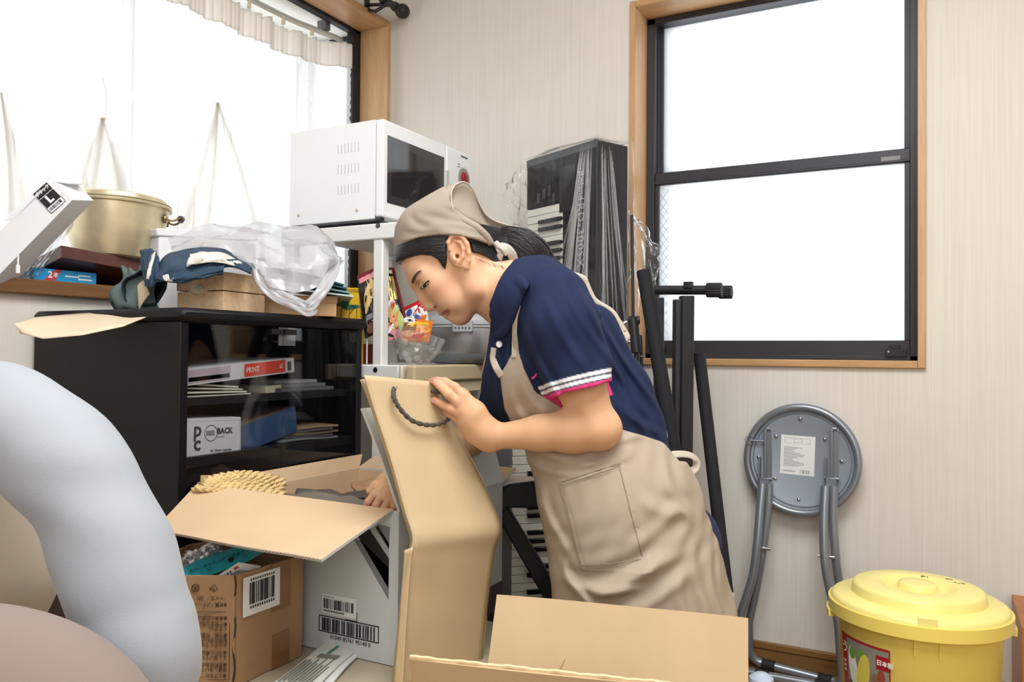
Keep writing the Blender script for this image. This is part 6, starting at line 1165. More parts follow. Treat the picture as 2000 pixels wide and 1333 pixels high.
# lower outer fold of the bag (second layer)
b = MB(); fl_ = [(790, 1075, 1.38), (786, 1130, 1.385), (778, 1230, 1.392), (769, 1350, 1.40)]; fr2 = [(806, 1070, 1.372), (800, 1130, 1.378), (793, 1230, 1.385), (786, 1350, 1.39)]
a = cat([C(*p) for p in fl_], 6); c = cat([C(*p) for p in fr2], 6); b.sheet([[lerp(p, q, u) for p, q in zip(a, c)] for u in np.linspace(0, 1, 5)], .0014); b.build('side_fold', KRP, kbg, ang=0)
ROP = M('dark_rope', '54504a', .9)
def rope(pts, nm, r=.0042, par=kbg):
    P = cat([C(*p) for p in pts], 14); b = MB()
    for s_ in (0, pi):
        Q = []
        for i, p in enumerate(P):
            t = (P[min(i + 1, len(P) - 1)] - P[max(i - 1, 0)]).normalized(); n1 = t.orthogonal() if 0 else (L2R((0, -1, 0)) - t * t.dot(L2R((0, -1, 0)))).normalized(); n2 = t.cross(n1); a = i * .55 + s_; Q.append(p + n1 * math.cos(a) * r * .45 + n2 * math.sin(a) * r * .45)
        b.tube(Q, r * .62, 8)
    return b.build(nm, ROP, par, ang=0)
rope([(770, 758, 1.425), (769, 775, 1.41), (780, 797, 1.41), (805, 822, 1.42), (838, 831, 1.44), (866, 826, 1.465), (884, 812, 1.49)], 'rope_handle')
rope([(843, 763, 1.478), (852, 765, 1.475), (866, 768, 1.475), (880, 778, 1.485)], 'rope_handle')
for px, py, Y in ((770, 758, 1.432), (843, 763, 1.492)):
    b = MB(); c0 = C(px, py, Y); v = (Vector((0, 0, H)) - c0).normalized(); b.lathe([(0, .0005), (.0055, .0005), (.0055, -.002)], 16, 0, frame(c0, v.orthogonal(), v.cross(v.orthogonal()))); b.build('eyelet', M('dark_eyelet', '3b2c1c', .7), kbg)
# ---- open tan carton in the foreground
fc = thing('open_carton', C(1130, 1330, 1.1), 'large open tan cardboard box in the foreground with raised flaps', 'carton')
FLp = [C(801, 1286, .98), C(1335, 1341, .96)]; RLp = [C(944, 1345, 1.16), C(1461, 1350, 1.13)]; RTp = [C(971, 1163, 1.24), C(1460, 1209, 1.20)]
zb0 = .30
def board(p00, p10, p11, p01, nm, fn=None, n=16, thk=.006, mats=(0, 0)):
    b = MB(); b.quadsheet(p00, p10, p11, p01, n, n // 2, thk, fn or (lambda u, v: .0012 * math.sin(7 * u + 2 * v)), *mats); return b.build(nm, [KB, KBE], fc)
r0, r1 = Vector(RLp[0]), Vector(RLp[1]); r0.z = r1.z = .40
d_r = (RTp[1] - RTp[0]); 
board(r0, r1, RTp[1], RTp[0], 'rear_flap', lambda u, v: .006 * math.sin(pi * u) * v + .0015 * math.sin(9 * u))
f0, f1 = Vector(FLp[0]), Vector(FLp[1]); g0, g1 = f0.copy(), f1.copy(); g0.z = g1.z = .40; g0 += L2R((.01, .02, 0)); g1 += L2R((0, .02, 0))
ff = board(g0, g1, f1, f0, 'front_flap', lambda u, v: .003 * math.sin(pi * u))
b = MB(); k = 120; P = [lerp(f0, f1, i / k) for i in range(k + 1)]; b.tube([p + L2R((0, .0, .0012 + .0005 * math.sin(i * .31) + .0003 * math.sin(i * .9))) for i, p in enumerate(P)], .0026, 6); b.build('torn_edge', M('cardboard_torn_pale', 'd9bf97', .9), ff)
for a, c, nm in ((g0, g1, 'front_panel'), (g1, r1, 'right_panel'), (r1, r0, 'rear_panel'), (r0, g0, 'left_panel')):
    a0, c0 = Vector(a), Vector(c); a0.z = c0.z = .0; board(a0, c0, c, a, nm)
board(r1, g1, g1 + L2R((.22, 0, -.12)), r1 + L2R((.22, 0, -.12)), 'right_flap'); board(g0, r0, r0 + L2R((-.02, 0, -.18)), g0 + L2R((-.05, 0, -.18)), 'left_flap')
b = MB(); b.add([Vector((p.x, p.y, .004)) for p in (g0, g1, r1, r0)], [(0, 1, 2, 3)]); b.build('base', KB, fc)
b = MB(); q = C(1092, 1312, 1.12); b.tube([q, q + L2R((.006, -.002, .016)), q + L2R((.008, -.002, .021))], [.0016, .0022, .0006], 6); b.build('paper_tear', M('cardboard_torn_pale', 'd9bf97', .9), fc)
# ---- foreground cushions
def blob(name, fn, lo, hi, h, mat, label, cat_, extra=None):
    xs = np.arange(lo[0], hi[0], h); ys = np.arange(lo[1], hi[1], h); zs = np.arange(lo[2], hi[2], h); S = SDF(xs, ys, zs); fn(S); P, Fc = S.mesh(); P = smooth_mesh(P, Fc, 2); root = np_mesh(name, P, Fc, mat, None); tag(root, label, cat_); return root
BLC = M('pale_blue_jersey', 'a0a6ae', .85, sheen=.2, bump=.12, bscale=500); BGC = M('beige_plush', 'b9aa98', .9, sheen=.3); PKC = M('pinkish_beige_fabric', '86766d', .85, sheen=.2); BRC = M('brown_plush', '3f2f24', .95, sheen=.4)
def f1_(S):
    path = [(-330, 1220), (-310, 1050), (-240, 920), (-130, 845), (-60, 812), (0, 818), (65, 850), (135, 918), (192, 1010), (232, 1110), (258, 1200), (270, 1290), (255, 1390), (215, 1480)]; Yp = [1.06, 1.06, 1.05, 1.03, 1.0, .98, .965, .955, .95, .945, .94, .94, .95, .97]
    P = cat([LC(p[0], p[1], y) for p, y in zip(path, Yp)], 4); S.chain([tuple(p) for p in P], [lerp(.068, .0635, min(1, i / 36)) + .002 * math.sin(i * .75) + (.003 if 40 < i < 46 else 0) for i in range(len(P))], .003)
    def w(x, y, z): return .001 * np.sin(38 * x + 60 * z + 2 * np.sin(17 * z - 12 * x)) * (.4 + np.exp(-((z - .72) / .06) ** 2)) + .0006 * np.sin(70 * z - 30 * x + 40 * y)
    S.disp(w)
blob('blue_cushion', f1_, (-1.02, .82, .40), (-.33, 1.16, .93), .005, BLC, 'pale blue ring-shaped cushion in the left foreground', 'cushion')
def f2_(S):
    S.ell(LC(-30, 1110, 1.09), (.098, .07, .115), None, .01); S.disp(lambda x, y, z: .0015 * np.sin(60 * z + 20 * x) + .001 * np.sin(90 * x))
blob('beige_cushion', f2_, (-.84, .98, .45), (-.50, 1.2, .80), .005, BGC, 'soft beige cushion seen inside the pale blue ring cushion', 'cushion')
def f4_(S): S.ell(LC(45, 1110, 1.23), (.125, .045, .16), None, .01)
blob('brown_cushion', f4_, (-.92, 1.15, .42), (-.5, 1.30, .86), .006, BRC, 'dark brown plush cushion in the gap behind the beige cushion', 'cushion')
def f3_(S):
    S.ell(LC(-70, 1395, .79), (.156, .075, .106), None, .01); S.ell(LC(70, 1475, .79), (.122, .075, .086), None, .06); c3 = LC(-10, 1400, .79); S.ell((c3.x, c3.y, .23), (.17, .075, .235), None, .06)
blob('pink_beige_cushion', f3_, (-.85, .66, -.02), (-.30, 1.0, .72), .007, PKC, 'smooth pinkish-beige cushion at the bottom left corner', 'cushion')
# ================================================================ the woman
YP = 1.60
def q3(px, py, dy=0.0): return tuple(LC(px, py, YP + dy))
_rb = np.array([tuple(_r), tuple(_u), tuple(_f0)])
def proj(P):
    d = (np.asarray(P) - np.array([0, 0, H])) @ _rb.T; return 1000 + F * d[:, 0] / d[:, 2], 666.5 - F * d[:, 1] / d[:, 2]
def axes(lo, hi, h): return np.arange(lo, hi, h)
def mixaxis(*segs): return np.concatenate([np.arange(a, b, h) for a, b, h in segs])
fI = np.array([-.71, 0, -.70]); uI = np.array([-.70, 0, .71]); HR = np.array([fI / np.linalg.norm(fI), [0, 1, 0], uI / np.linalg.norm(uI)])
def trunk(S, e=0.0, legs_=True, arms=True, k=.05):
    for s in (-1, 1):
        S.chain([q3(1040, 592, s * .08), q3(1078, 690, s * .07), q3(1165, 862, s * .055), q3(1222, 1000, s * .08)], [.066 + e, .088 + e, .088 + e, .107 + e], k)
        S.ell(q3(1243, 1000, s * .075), (.092 + e, .09 + e, .10 + e), None, k)
    S.ell(q3(1050, 725, -.075), (.066 + e, .06 + e, .066 + e), None, .04); S.ell(q3(1050, 725, .075), (.066 + e, .06 + e, .066 + e), None, .04)
    S.chain([q3(1022, 590, -.12), q3(1030, 580, 0), q3(1022, 590, .12)], [.05 + e, .06 + e, .05 + e], k)
ARM_L = [q3(1086, 602, -.165), q3(1164, 838, -.19), q3(968, 853, -.135)]
ARM_R = [q3(1020, 612, .165), q3(955, 835, .19), q3(762, 940, .06)]
def body(S):
    trunk(S)
    for s in (-1, 1):
        kn = q3(1238, 1560, s * .10); an = q3(1640, 1585, s * .09)
        S.chain([q3(1262, 1050, s * .09), kn], [.10, .058], .05); S.chain([kn, an], [.052, .036], .02); S.ell((an[0] + .05, an[1], an[2] + .005), (.09, .035, .03), None, .03)
    # arms
    for A in (ARM_L, ARM_R):
        a, e, w = [np.array(p) for p in A]; S.chain([a, lerp(a, e, .5), e], [.05, .044, .037], .03); S.chain([e, lerp(e, w, .22), lerp(e, w, .55), w], [.036, .0385, .031, .0215], .012)
    S.ell(q3(1183, 838, -.19), (.026, .028, .028), None, .02)
    # neck and head
    S.chain([q3(922, 525, 0), q3(965, 560, 0), q3(1025, 605, 0)], [.052, .053, .064], .03)
    S.ell(q3(870, 466, 0), (.1005, .076, .088), HR, .02)
    S.ell(q3(905, 505, 0), (.06, .066, .06), HR, .03)
    S.ell(q3(824, 528, 0), (.031, .05, .03), HR, .02)
    S.ell(q3(866, 556, 0), (.040, .056, .052), HR, .03)
    S.ell(q3(888, 583, 0), (.036, .044, .036), HR, .03)
    S.ell(q3(876, 596, 0), (.021, .028, .026), HR, .014)
    S.cap(q3(899, 614, -.008), q3(899, 614, .008), .019, .019, .016)
    for s in (-1, 1):
        S.cap(q3(899, 613, s * .012), q3(927, 563, s * .050), .017, .016, .018); S.cap(q3(927, 563, s * .050), q3(914, 522, s * .060), .016, .014, .02)
        S.ell(q3(852, 556, s * .038), (.024, .024, .026), HR, .02)
        S.cap(q3(814, 551, s * .008), q3(832, 533, s * .046), .0125, .012, .014)
        S.ell(q3(818, 566, s * .034), (.015, .019, .0115), HR, .012, 's')
        S.ell(q3(832.5, 556, s * .035), (.0135, .0155, .0125), HR, .004)
        S.ell(q3(850, 598, s * .0118), (.0095, .0075, .0088), HR, .0028)
        S.ell(q3(880, 585, s * .038), (.02, .016, .022), HR, .02)
    S.chain([q3(816, 565, 0), q3(826, 582, 0), q3(838.5, 599, 0)], [.0075, .0085, .0105], .009)
    for s in (-1, 1):
        S.ell(q3(850.5, 602, s * .0092), (.0052, .0042, .0036), HR, .002, 's')
        S.chain([q3(862, 609.5, 0), q3(868, 609, s * .011), q3(876.5, 603, s * .023)], [.0066, .0064, .003], .0035)
        S.chain([q3(874, 616, 0), q3(876, 614, s * .011), q3(879, 605, s * .022)], [.0076, .007, .0028], .0035)
        S.chain([q3(866.5, 615, s * .0), q3(871, 612, s * .013), q3(880, 602.5, s * .029)], [.0016, .0016, .0013], .002, 's')
        # ear: helix, antihelix, concha, lobe
        y = s * .0735; o = s * .0065
        S.ell(q3(896, 492, y), (.0185, .0055, .029), None, .006)
        S.ell(q3(896, 493, y + s * .0082), (.0128, .007, .022), None, .003, 's')
        S.chain([q3(886, 499, y), q3(879, 488, y + o * .6), q3(876, 474, y + o), q3(882, 462, y + o * 1.2), q3(893, 458, y + o * 1.3), q3(904, 464, y + o * 1.3), q3(912, 477, y + o * 1.2), q3(916, 494, y + o), q3(915, 510, y + o * .6), q3(911, 522, y)], [.003, .0038, .0043, .0045, .0045, .0045, .0045, .0042, .0042, .0062], .003)
        S.chain([q3(888, 470, y + o * .6), q3(899, 474, y + o * .9), q3(905, 487, y + o * .9), q3(904, 502, y + o * .8), q3(898, 512, y + o * .6)], [.0028, .0036, .0036, .0034, .003], .003)
        S.cap(q3(883, 498, y + o * .3), q3(888, 508, y + o * .5), .0042, .0045, .004); S.cap(q3(893, 501, y), q3(894, 502, y - s * .006), .004, .003, .002, 's')
    # ---- left hand on the bag
    def finger(pts, rs, k=.004): S.chain([q3(*p) for p in pts], rs, k)
    S.chain([q3(968, 853, -.135), q3(945, 846, -.138), q3(920, 825, -.142)], [.021, .023, .021], .012)
    S.chain([q3(960, 842, -.138), q3(930, 803, -.146), q3(906, 775, -.148)], [.017, .015, .0115], .014)
    S.chain([q3(955, 850, -.136), q3(920, 812, -.146), q3(897, 789, -.149)], [.018, .0145, .0112], .014)
    S.chain([q3(955, 858, -.134), q3(922, 828, -.142), q3(901, 808, -.146)], [.018, .0145, .0108], .014)
    S.chain([q3(955, 864, -.130), q3(926, 845, -.136), q3(909, 826, -.138)], [.016, .0145, .0105], .014)
    finger([(904, 773, -.149), (888, 757, -.146), (869, 746, -.126), (853, 742.5, -.112)], [.0095, .0088, .0078, .006], .003)
    finger([(896, 787, -.151), (877, 771, -.150), (859, 753, -.130), (846, 743.5, -.116)], [.0098, .0091, .0081, .0062], .003)
    finger([(899, 808, -.148), (881, 799, -.146), (864, 790, -.130), (848, 782, -.119)], [.0096, .0088, .0078, .0062], .003)
    finger([(908, 826, -.139), (894, 818, -.138), (881, 810, -.128), (871, 804, -.118)], [.0095, .0085, .0078, .0062])
    finger([(950, 838, -.13), (928, 800, -.095), (905, 772, -.078), (886, 758, -.072)], [.0165, .0125, .0105, .0085], .01)    # thumb behind the bag edge
    # ---- right hand in the carton
    S.chain([q3(762, 940, .06), q3(752, 952, .05), q3(744, 962, .04)], [.021, .022, .018], .012)
    S.ell(q3(757, 951, .045), (.021, .032, .015), None, .010)
    finger([(748, 953, .022), (731, 966, .004), (719, 981, .0), (712, 992, .002)], [.0092, .0084, .0075, .006], .003)
    finger([(754, 958, .008), (743, 973, -.008), (734, 988, -.012), (729, 998, -.010)], [.0094, .0086, .0078, .0062], .003)
    finger([(762, 961, -.002), (758, 978, -.018), (752, 992, -.022), (749, 1001, -.018)], [.0094, .0086, .0078, .0062], .003)
    finger([(769, 961, -.008), (771, 977, -.026), (769, 990, -.030), (767, 998, -.026)], [.0088, .0078, .007, .0056], .003)
    finger([(748, 945, .03), (733, 950, .025), (722, 960, .022)], [.0125, .0105, .008])
S = SDF(mixaxis((-.335, .0, .0017), (0, .26, .0032), (.26, .86, .008)), mixaxis((1.335, 1.44, .004), (1.44, 1.72, .0022), (1.72, 1.86, .004)), mixaxis((0, .56, .007), (.56, 1.15, .0018)))
body(S)
# knuckle creases and tendons
bP, bF = S.mesh(); bP = smooth_mesh(bP, bF, 1, .5)
def hit(px, py, y0=1.42, y1=1.75):
    a = S.a
    for y in np.arange(y0, y1, .001):
        p = LC(px, py, y); i = [min(len(a[t]) - 1, max(0, int(np.searchsorted(a[t], p[t])))) for t in range(3)]
        if S.D[i[0], i[1], i[2]] < .0006: return y
    return y1
PX_, PY_ = proj(bP)
def lin(h): return np.array(srgb(h)[:3])
col = np.tile(lin('d7a983'), (len(bP), 1))
def paint(c, w): 
    global col
    w = np.clip(w, 0, 1)[:, None]; col = col * (1 - w) + lin(c) * w
def g2(x, y, rx, ry, rot=0, p=1.0):
    dx, dy = PX_ - x, PY_ - y; c, s_ = math.cos(rot), math.sin(rot); return np.exp(-(((dx * c + dy * s_) / rx) ** 2 + ((-dx * s_ + dy * c) / ry) ** 2) ** p)
hd = bP[:, 2] > .93; near = bP[:, 1] < 1.63
paint('e3b696', hd * .7); paint('d8917a', hd * g2(856, 566, 24, 17, .7) * .4); paint('d99a74', hd * g2(897, 490, 25, 40) * .45)
paint('ab524e', (hd & (bP[:, 1] > 1.52)) * g2(869, 609.5, 9.5, 3.4, -.62, 2) * .9); paint('b85c56', (hd & (bP[:, 1] > 1.52)) * g2(876, 612, 7.5, 3.4, -1.0, 2) * .8); paint('6d2f2c', hd * g2(871.5, 611, 8.5, 1.1, -.72, 2) * .8)
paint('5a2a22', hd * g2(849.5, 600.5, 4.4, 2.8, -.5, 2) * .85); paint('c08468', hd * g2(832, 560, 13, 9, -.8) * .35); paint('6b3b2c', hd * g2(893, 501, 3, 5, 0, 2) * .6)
ha = (~hd) & (bP[:, 0] < .02)
for x, y in ((851, 742), (847, 744), (851, 783), (872, 804), (715, 990), (726, 995), (741, 998), (756, 997)): paint('e79e8c', ha * g2(x, y, 13, 13) * .5)
for x, y in ((904, 772), (896, 788), (900, 808), (910, 826), (879, 771), (883, 799), (888, 757)): paint('cf8e74', ha * g2(x, y, 7, 7) * .45)
nz = np.sin(bP[:, 0] * 160) * np.sin(bP[:, 2] * 140 + 1) * np.sin(bP[:, 1] * 150 + 2); col *= (1 + .025 * nz)[:, None]
wm_root = thing('person', L2R(q3(1250, 1560, 0)[:2] + (0,)), 'person in navy polo shirt, beige apron and headscarf leaning over the cartons', 'person')
SKIN = vcol('skin', .48, sss=.12, spec=.35, bump=.06, bscale=900)
np_mesh('body', bP, bF, SKIN, wm_root, col)
# nails
for (x, y, dy) in ((848.5, 741.5, -.1225), (842.5, 744, -.1265), (846.5, 783.5, -.129)):
    b = MB(); p = L2R(q3(x, y, dy + .0005)); b.lathe([(0, .0016), (.6, .0012), (1, 0)], 16, 0, frame(p, L2R((-.82, -.12, .5)), L2R((.4, -.35, .75))) @ Matrix.Diagonal((.0058, .0044, 1, 1))); b.build('nail', M('nail_pink', 'e3b0a0', .25), wm_root)
# eye, lashes, brow
HAIRM = M('black_hair', '17141a', .38, bump=.5, bscale=60, stretch=(1, 1, 1), spec=.6); BROW = M('brow_dark', '3a2a24', .7)
def surf(px, py, off=.0006): y = hit(px, py); return L2R(LC(px, py, y - off))
b = MB(); ec = L2R(q3(829.5, 558, -.0425)); b.lathe([(0, .0009), (.5, .0008), (.86, .0004), (1, 0)], 20, 0, frame(surf(829.5, 558, .0002), L2R((.75, 0, .66)), L2R((-.5, -.2, .75))) @ Matrix.Diagonal((.0074, .0024, 1, 1))); b.build('eye_white', M('eye_white', 'a3968f', .2), wm_root)
b = MB(); b.lathe([(0, .0016), (.7, .0013), (1, .0003)], 18, 0, frame(surf(829, 558.2, .0003), L2R((.75, 0, .66)), L2R((-.5, -.2, .75))) @ Matrix.Diagonal((.0044, .0028, 1, 1))); b.build('iris', M('iris_dark', '1d1210', .1), wm_root)
b = MB(); P = [surf(x, y, .0012) for x, y in ((821.5, 564), (824.5, 560.5), (828, 556.5), (832, 552.5), (836, 549.5), (838.5, 549))]; b.tube(cat(P, 5), [.0005] + [.0014] * (len(cat(P, 5)) - 2) + [.0004], 6); b.build('upper_lashes', M('lash_black', '1a1314', .6), wm_root)
b = MB(); P = [surf(x, y, .0008) for x, y in ((822, 566), (827, 563.5), (833, 559), (837.5, 553))]; b.tube(cat(P, 5), .0005, 6); b.build('lower_lashes', BROW, wm_root)
b = MB(); top = [(803.5, 551), (804.8, 545), (808.5, 538.5), (813, 533), (818, 529.5), (823, 528.5)]; bot = [(806.5, 555), (809, 550), (811, 543), (814.8, 536.5), (818.6, 532), (823.4, 529.2)]
b.sheet([[surf(*[lerp(a[t], c[t], v) for t in (0, 1)], off=.0007) for v in np.linspace(0, 1, 5)] for a, c in zip(top, bot)], .0006); b.build('eyebrow', M('brow_brown', '55423a', .8), wm_root, ang=0)
# ---- 2-D helpers in the profile plane
def polyXZ(pts, Y): return np.array([[LC(p[0], p[1], Y)[0], LC(p[0], p[1], Y)[2]] for p in pts])
def poly_sd(x, z, V):         # signed distance to polygon (negative inside)
    sh = np.broadcast(x, z).shape; d = np.full(sh, 1e9); ins = np.zeros(sh, bool); n = len(V)
    for i in range(n):
        a, c = V[i], V[(i + 1) % n]; ex_, ez_ = c - a; wx, wz = x - a[0], z - a[1]; t = np.clip((wx * ex_ + wz * ez_) / (ex_ * ex_ + ez_ * ez_ + 1e-12), 0, 1); d = np.minimum(d, (wx - t * ex_) ** 2 + (wz - t * ez_) ** 2)
        cnd = ((a[1] > z) != (c[1] > z)) & (x < (c[0] - a[0]) * (z - a[1]) / ((c[1] - a[1]) if abs(c[1] - a[1]) > 1e-12 else 1e-12) + a[0]); ins ^= cnd
    d = np.sqrt(d); return np.where(ins, -d, d)
def region(S, pts, Y, k=.002, lo=None, hi=None):
    V = polyXZ(pts, Y); x = S.a[0][:, None]; z = S.a[2][None, :]; d = poly_sd(x, z, V).astype(np.float32)[:, None, :]; S.D = np.maximum(S.D, d) if not k else np.where(np.abs(S.D - d) < k, np.maximum(S.D, d) + .25 * (k - np.abs(S.D - d)) ** 2 / k, np.maximum(S.D, d)); return S
# ---- polo shirt
NAVL, WHTL, PNKL = lin('1d2745'), lin('e8e8ea'), lin('d9437f')
S2 = SDF(axes(-.10, .33, .0022), axes(1.315, 1.86, .0026), axes(.67, 1.10, .0022))
trunk(S2, .014)
S2.chain([q3(1000, 585, 0), q3(1040, 600, 0)], [.066, .09], .03)
for s in (-1, 1):
    S2.chain([q3(1168, 640, s * .05), q3(1222, 760, s * .05), q3(1254, 830, s * .05)], [.034, .034, .036], .05)   # loose cloth hanging along the back
    S2.ell(q3(1022, 735, s * .05), (.072, .07, .09), None, .05)
S2.chain([q3(985, 690, .05), q3(975, 790, .05)], [.035, .03], .04)
hemL = np.array(q3(1136, 762, -.195)); nL_ = np.array(q3(1146, 800, -.198)) - np.array(q3(1131, 740, -.193)); nL_ /= np.linalg.norm(nL_)
hemR = np.array(q3(962, 790, .185)); nR_ = np.array(q3(955, 835, .19)) - np.array(q3(1020, 612, .165)); nR_ /= np.linalg.norm(nR_)
Tm = SDF(*S2.a)
Tm.chain([q3(1080, 590, -.15), q3(1098, 640, -.178), q3(1140, 775, -.198)], [.066, .064, .0565], .02); Tm.disp(lambda x, y, z: .0022 * np.sin(120 * (x * .9 + z * .35) + 3 * np.sin(25 * z)) * np.clip((.98 - z) / .1, 0, 1))
Tm.plane(hemL, nL_); slv = Tm.D.copy()
Tm2 = SDF(*S2.a); Tm2.chain([q3(1024, 605, .15), q3(962, 790, .185)], [.064, .058], .02); Tm2.plane(hemR, nR_)
def smin(a, c, k): h_ = np.clip(.5 + .5 * (a - c) / k, 0, 1); return a + (c - a) * h_ - k * h_ * (1 - h_)
S2.D = smin(S2.D, slv, .012); S2.D = smin(S2.D, Tm2.D, .02)
S2.cap(lerp(hemL, np.array(ARM_L[0]), .12), hemL + nL_ * .08, .0485, .047, .003, 's')
S2.cap(q3(905, 520, 0), q3(1000, 580, 0), .056, .066, .004, 's')            # neck opening
def folds(x, y, z):
    px = (x * F / 1.55) + 1000; f = .0045 * np.sin(95 * (x * .55 + (z) * .85) + 2.2 * np.sin(14 * x + 9 * z)) * np.exp(-(((px - 1190) / 60) ** 2)) * np.clip((.93 - z) / .15, 0, 1)
    f = f + .0025 * np.sin(140 * x - 60 * z + 2 * np.sin(20 * z)) * np.exp(-((z - .93) / .07) ** 2) * np.exp(-((px - 1040) / 50) ** 2); return f + 0 * y
def fold2(x, y, z):
    px = 1000 + x * F / 1.5; py = 692 + (H - z) * F / 1.5; f = 0 * y
    for x0, y0, x1, y1, w, amp in ((1110, 560, 1270, 830, 8, .006), (1150, 590, 1285, 800, 7, .005), (1020, 640, 1085, 780, 7, .004), (1060, 600, 1140, 740, 9, .004), (1090, 570, 1185, 720, 8, .0045), (985, 640, 970, 780, 6, .004), (1195, 780, 1285, 850, 8, .005), (1210, 730, 1260, 860, 7, .005), (1000, 620, 990, 760, 5, .003)):
        dx, dy = x1 - x0, y1 - y0; L = math.hypot(dx, dy); t = ((px - x0) * dx + (py - y0) * dy) / L / L; d = ((px - x0) * dy - (py - y0) * dx) / L + 5 * np.sin(t * 4); f = f - amp * (np.exp(-(d / w) ** 2) - .5 * np.exp(-((d - w * 1.6) / w) ** 2)) * np.exp(-np.abs((t - .5) / .52) ** 4)
    return f * np.clip((1.62 - y) / .06, 0, 1)
S2.disp(folds); S2.disp(fold2)
region(S2, [(1004, 513), (975, 560), (958, 600), (961, 627), (950, 700), (925, 800), (960, 870), (1200, 900), (1320, 880), (1300, 540), (1100, 480)], 1.54)
P, Fc = S2.mesh(); P = smooth_mesh(P, Fc, 1); c = np.tile(NAVL, (len(P), 1)); t = (hemL - P) @ nL_
rad = np.linalg.norm(np.cross(P - hemL, nL_), axis=1); arm = (rad < .075) & (P[:, 1] < 1.475) & (t < .05) & (t > -.02)
def band(a_, b_, cl_):
    w_ = (arm * np.clip(np.minimum((t - a_), (b_ - t)) / .0014 + .5, 0, 1))[:, None]; c[:] = c * (1 - w_) + cl_ * w_
band(.0085, .0145, WHTL); band(.0178, .0238, WHTL); band(-.05, .0062, PNKL)
POLO = vcol('navy_pique', .85, sheen=.0, bump=.25, bscale=1100, spec=.25)
np_mesh('polo_shirt', P, Fc, POLO, wm_root, c)
SKNAV = M('navy_pique_plain', '1d2745', .85, bump=.2, bscale=1100, spec=.25)
# collar: near and far leaf
def s2hit(SS, px, py, y0=1.36, y1=1.75):
    a = SS.a
    for y in np.arange(y0, y1, .001):
        p = LC(px, py, y); i = [min(len(a[t]) - 1, max(0, int(np.searchsorted(a[t], p[t])))) for t in range(3)]
        if SS.D[i[0], i[1], i[2]] < .0005: return y
    return y1
tp_ = [(1006, 512), (994, 522), (978, 545), (965, 575), (959, 598), (957, 616), (963, 626)]
bt_ = [(1047, 540), (1034, 556), (1022, 580), (1012, 606), (1001, 634), (984, 658), (967, 661)]
for s in (-1, 1):
    A = []; B = []
    for i, (p, q) in enumerate(zip(tp_, bt_)):
        e_ = 1 if 0 < i else .35
        yt = min(hit(*p), 1.60) - .009; yb = min(s2hit(S2, *q), 1.60) - .006
        if i == 0: yt, yb = 1.595, 1.575
        if i == 6: yt, yb = 1.585, min(yb, 1.58)
        if s > 0: yt, yb = 2 * YP - yt, 2 * YP - yb
        A.append(L2R(LC(p[0], p[1], yt))); B.append(L2R(LC(q[0], q[1], yb)))
    A = cat(A, 6); B = cat(B, 6)
    g = [[lerp(p, q, v) + L2R((-.004, s * .010, .008)) * math.sin(pi * v) ** .8 for v in np.linspace(0, 1, 9)] for p, q in zip(A, B)]
    b = MB(); b.sheet(g, .003); b.build('collar', SKNAV, wm_root, ang=0)
    g = [[lerp(p, p + L2R((.012, s * -.004, -.022)), v) for v in np.linspace(0, 1, 4)] for p in A]
    b = MB(); b.sheet(g, .0025); b.build('collar_stand', SKNAV, wm_root, ang=0)
b = MB(); pb = L2R(q3(974.5, 672, -.0)); 
bq = L2R(LC(975, 673, s2hit(S2, 975, 673) - .001)); vv = (Vector((0, 0, H)) - bq).normalized(); b.lathe([(0, .0022), (.0035, .002), (.0052, .0026), (.006, .001), (.006, -.002)], 20, 0, frame(bq, vv.orthogonal(), vv.cross(vv.orthogonal()))); b.build('button', M('button_white', 'd9dadb', .25), wm_root)
# ---- trousers
S3 = SDF(axes(.12, .84, .008), axes(1.38, 1.84, .006), axes(-.005, .68, .008))
for s in (-1, 1):
    S3.ell(q3(1238, 1000, s * .07), (.10, .09, .10), None, .05); kn = q3(1238, 1555, s * .10); an = q3(1600, 1580, s * .09); S3.chain([q3(1250, 1050, s * .075), kn], [.098, .066], .04); S3.chain([kn, an], [.06, .052], .03)
    if s > 0: S3.chain([q3(1290, 1020, .07), q3(1322, 1062, .075), q3(1320, 1200, .08)], [.07, .078, .055], .05)
P, Fc = S3.mesh(); P = smooth_mesh(P, Fc, 1); P[:, 2] = np.maximum(P[:, 2], .003); np_mesh('trousers', P, Fc, M('navy_trousers', '1e2947', .85), wm_root)
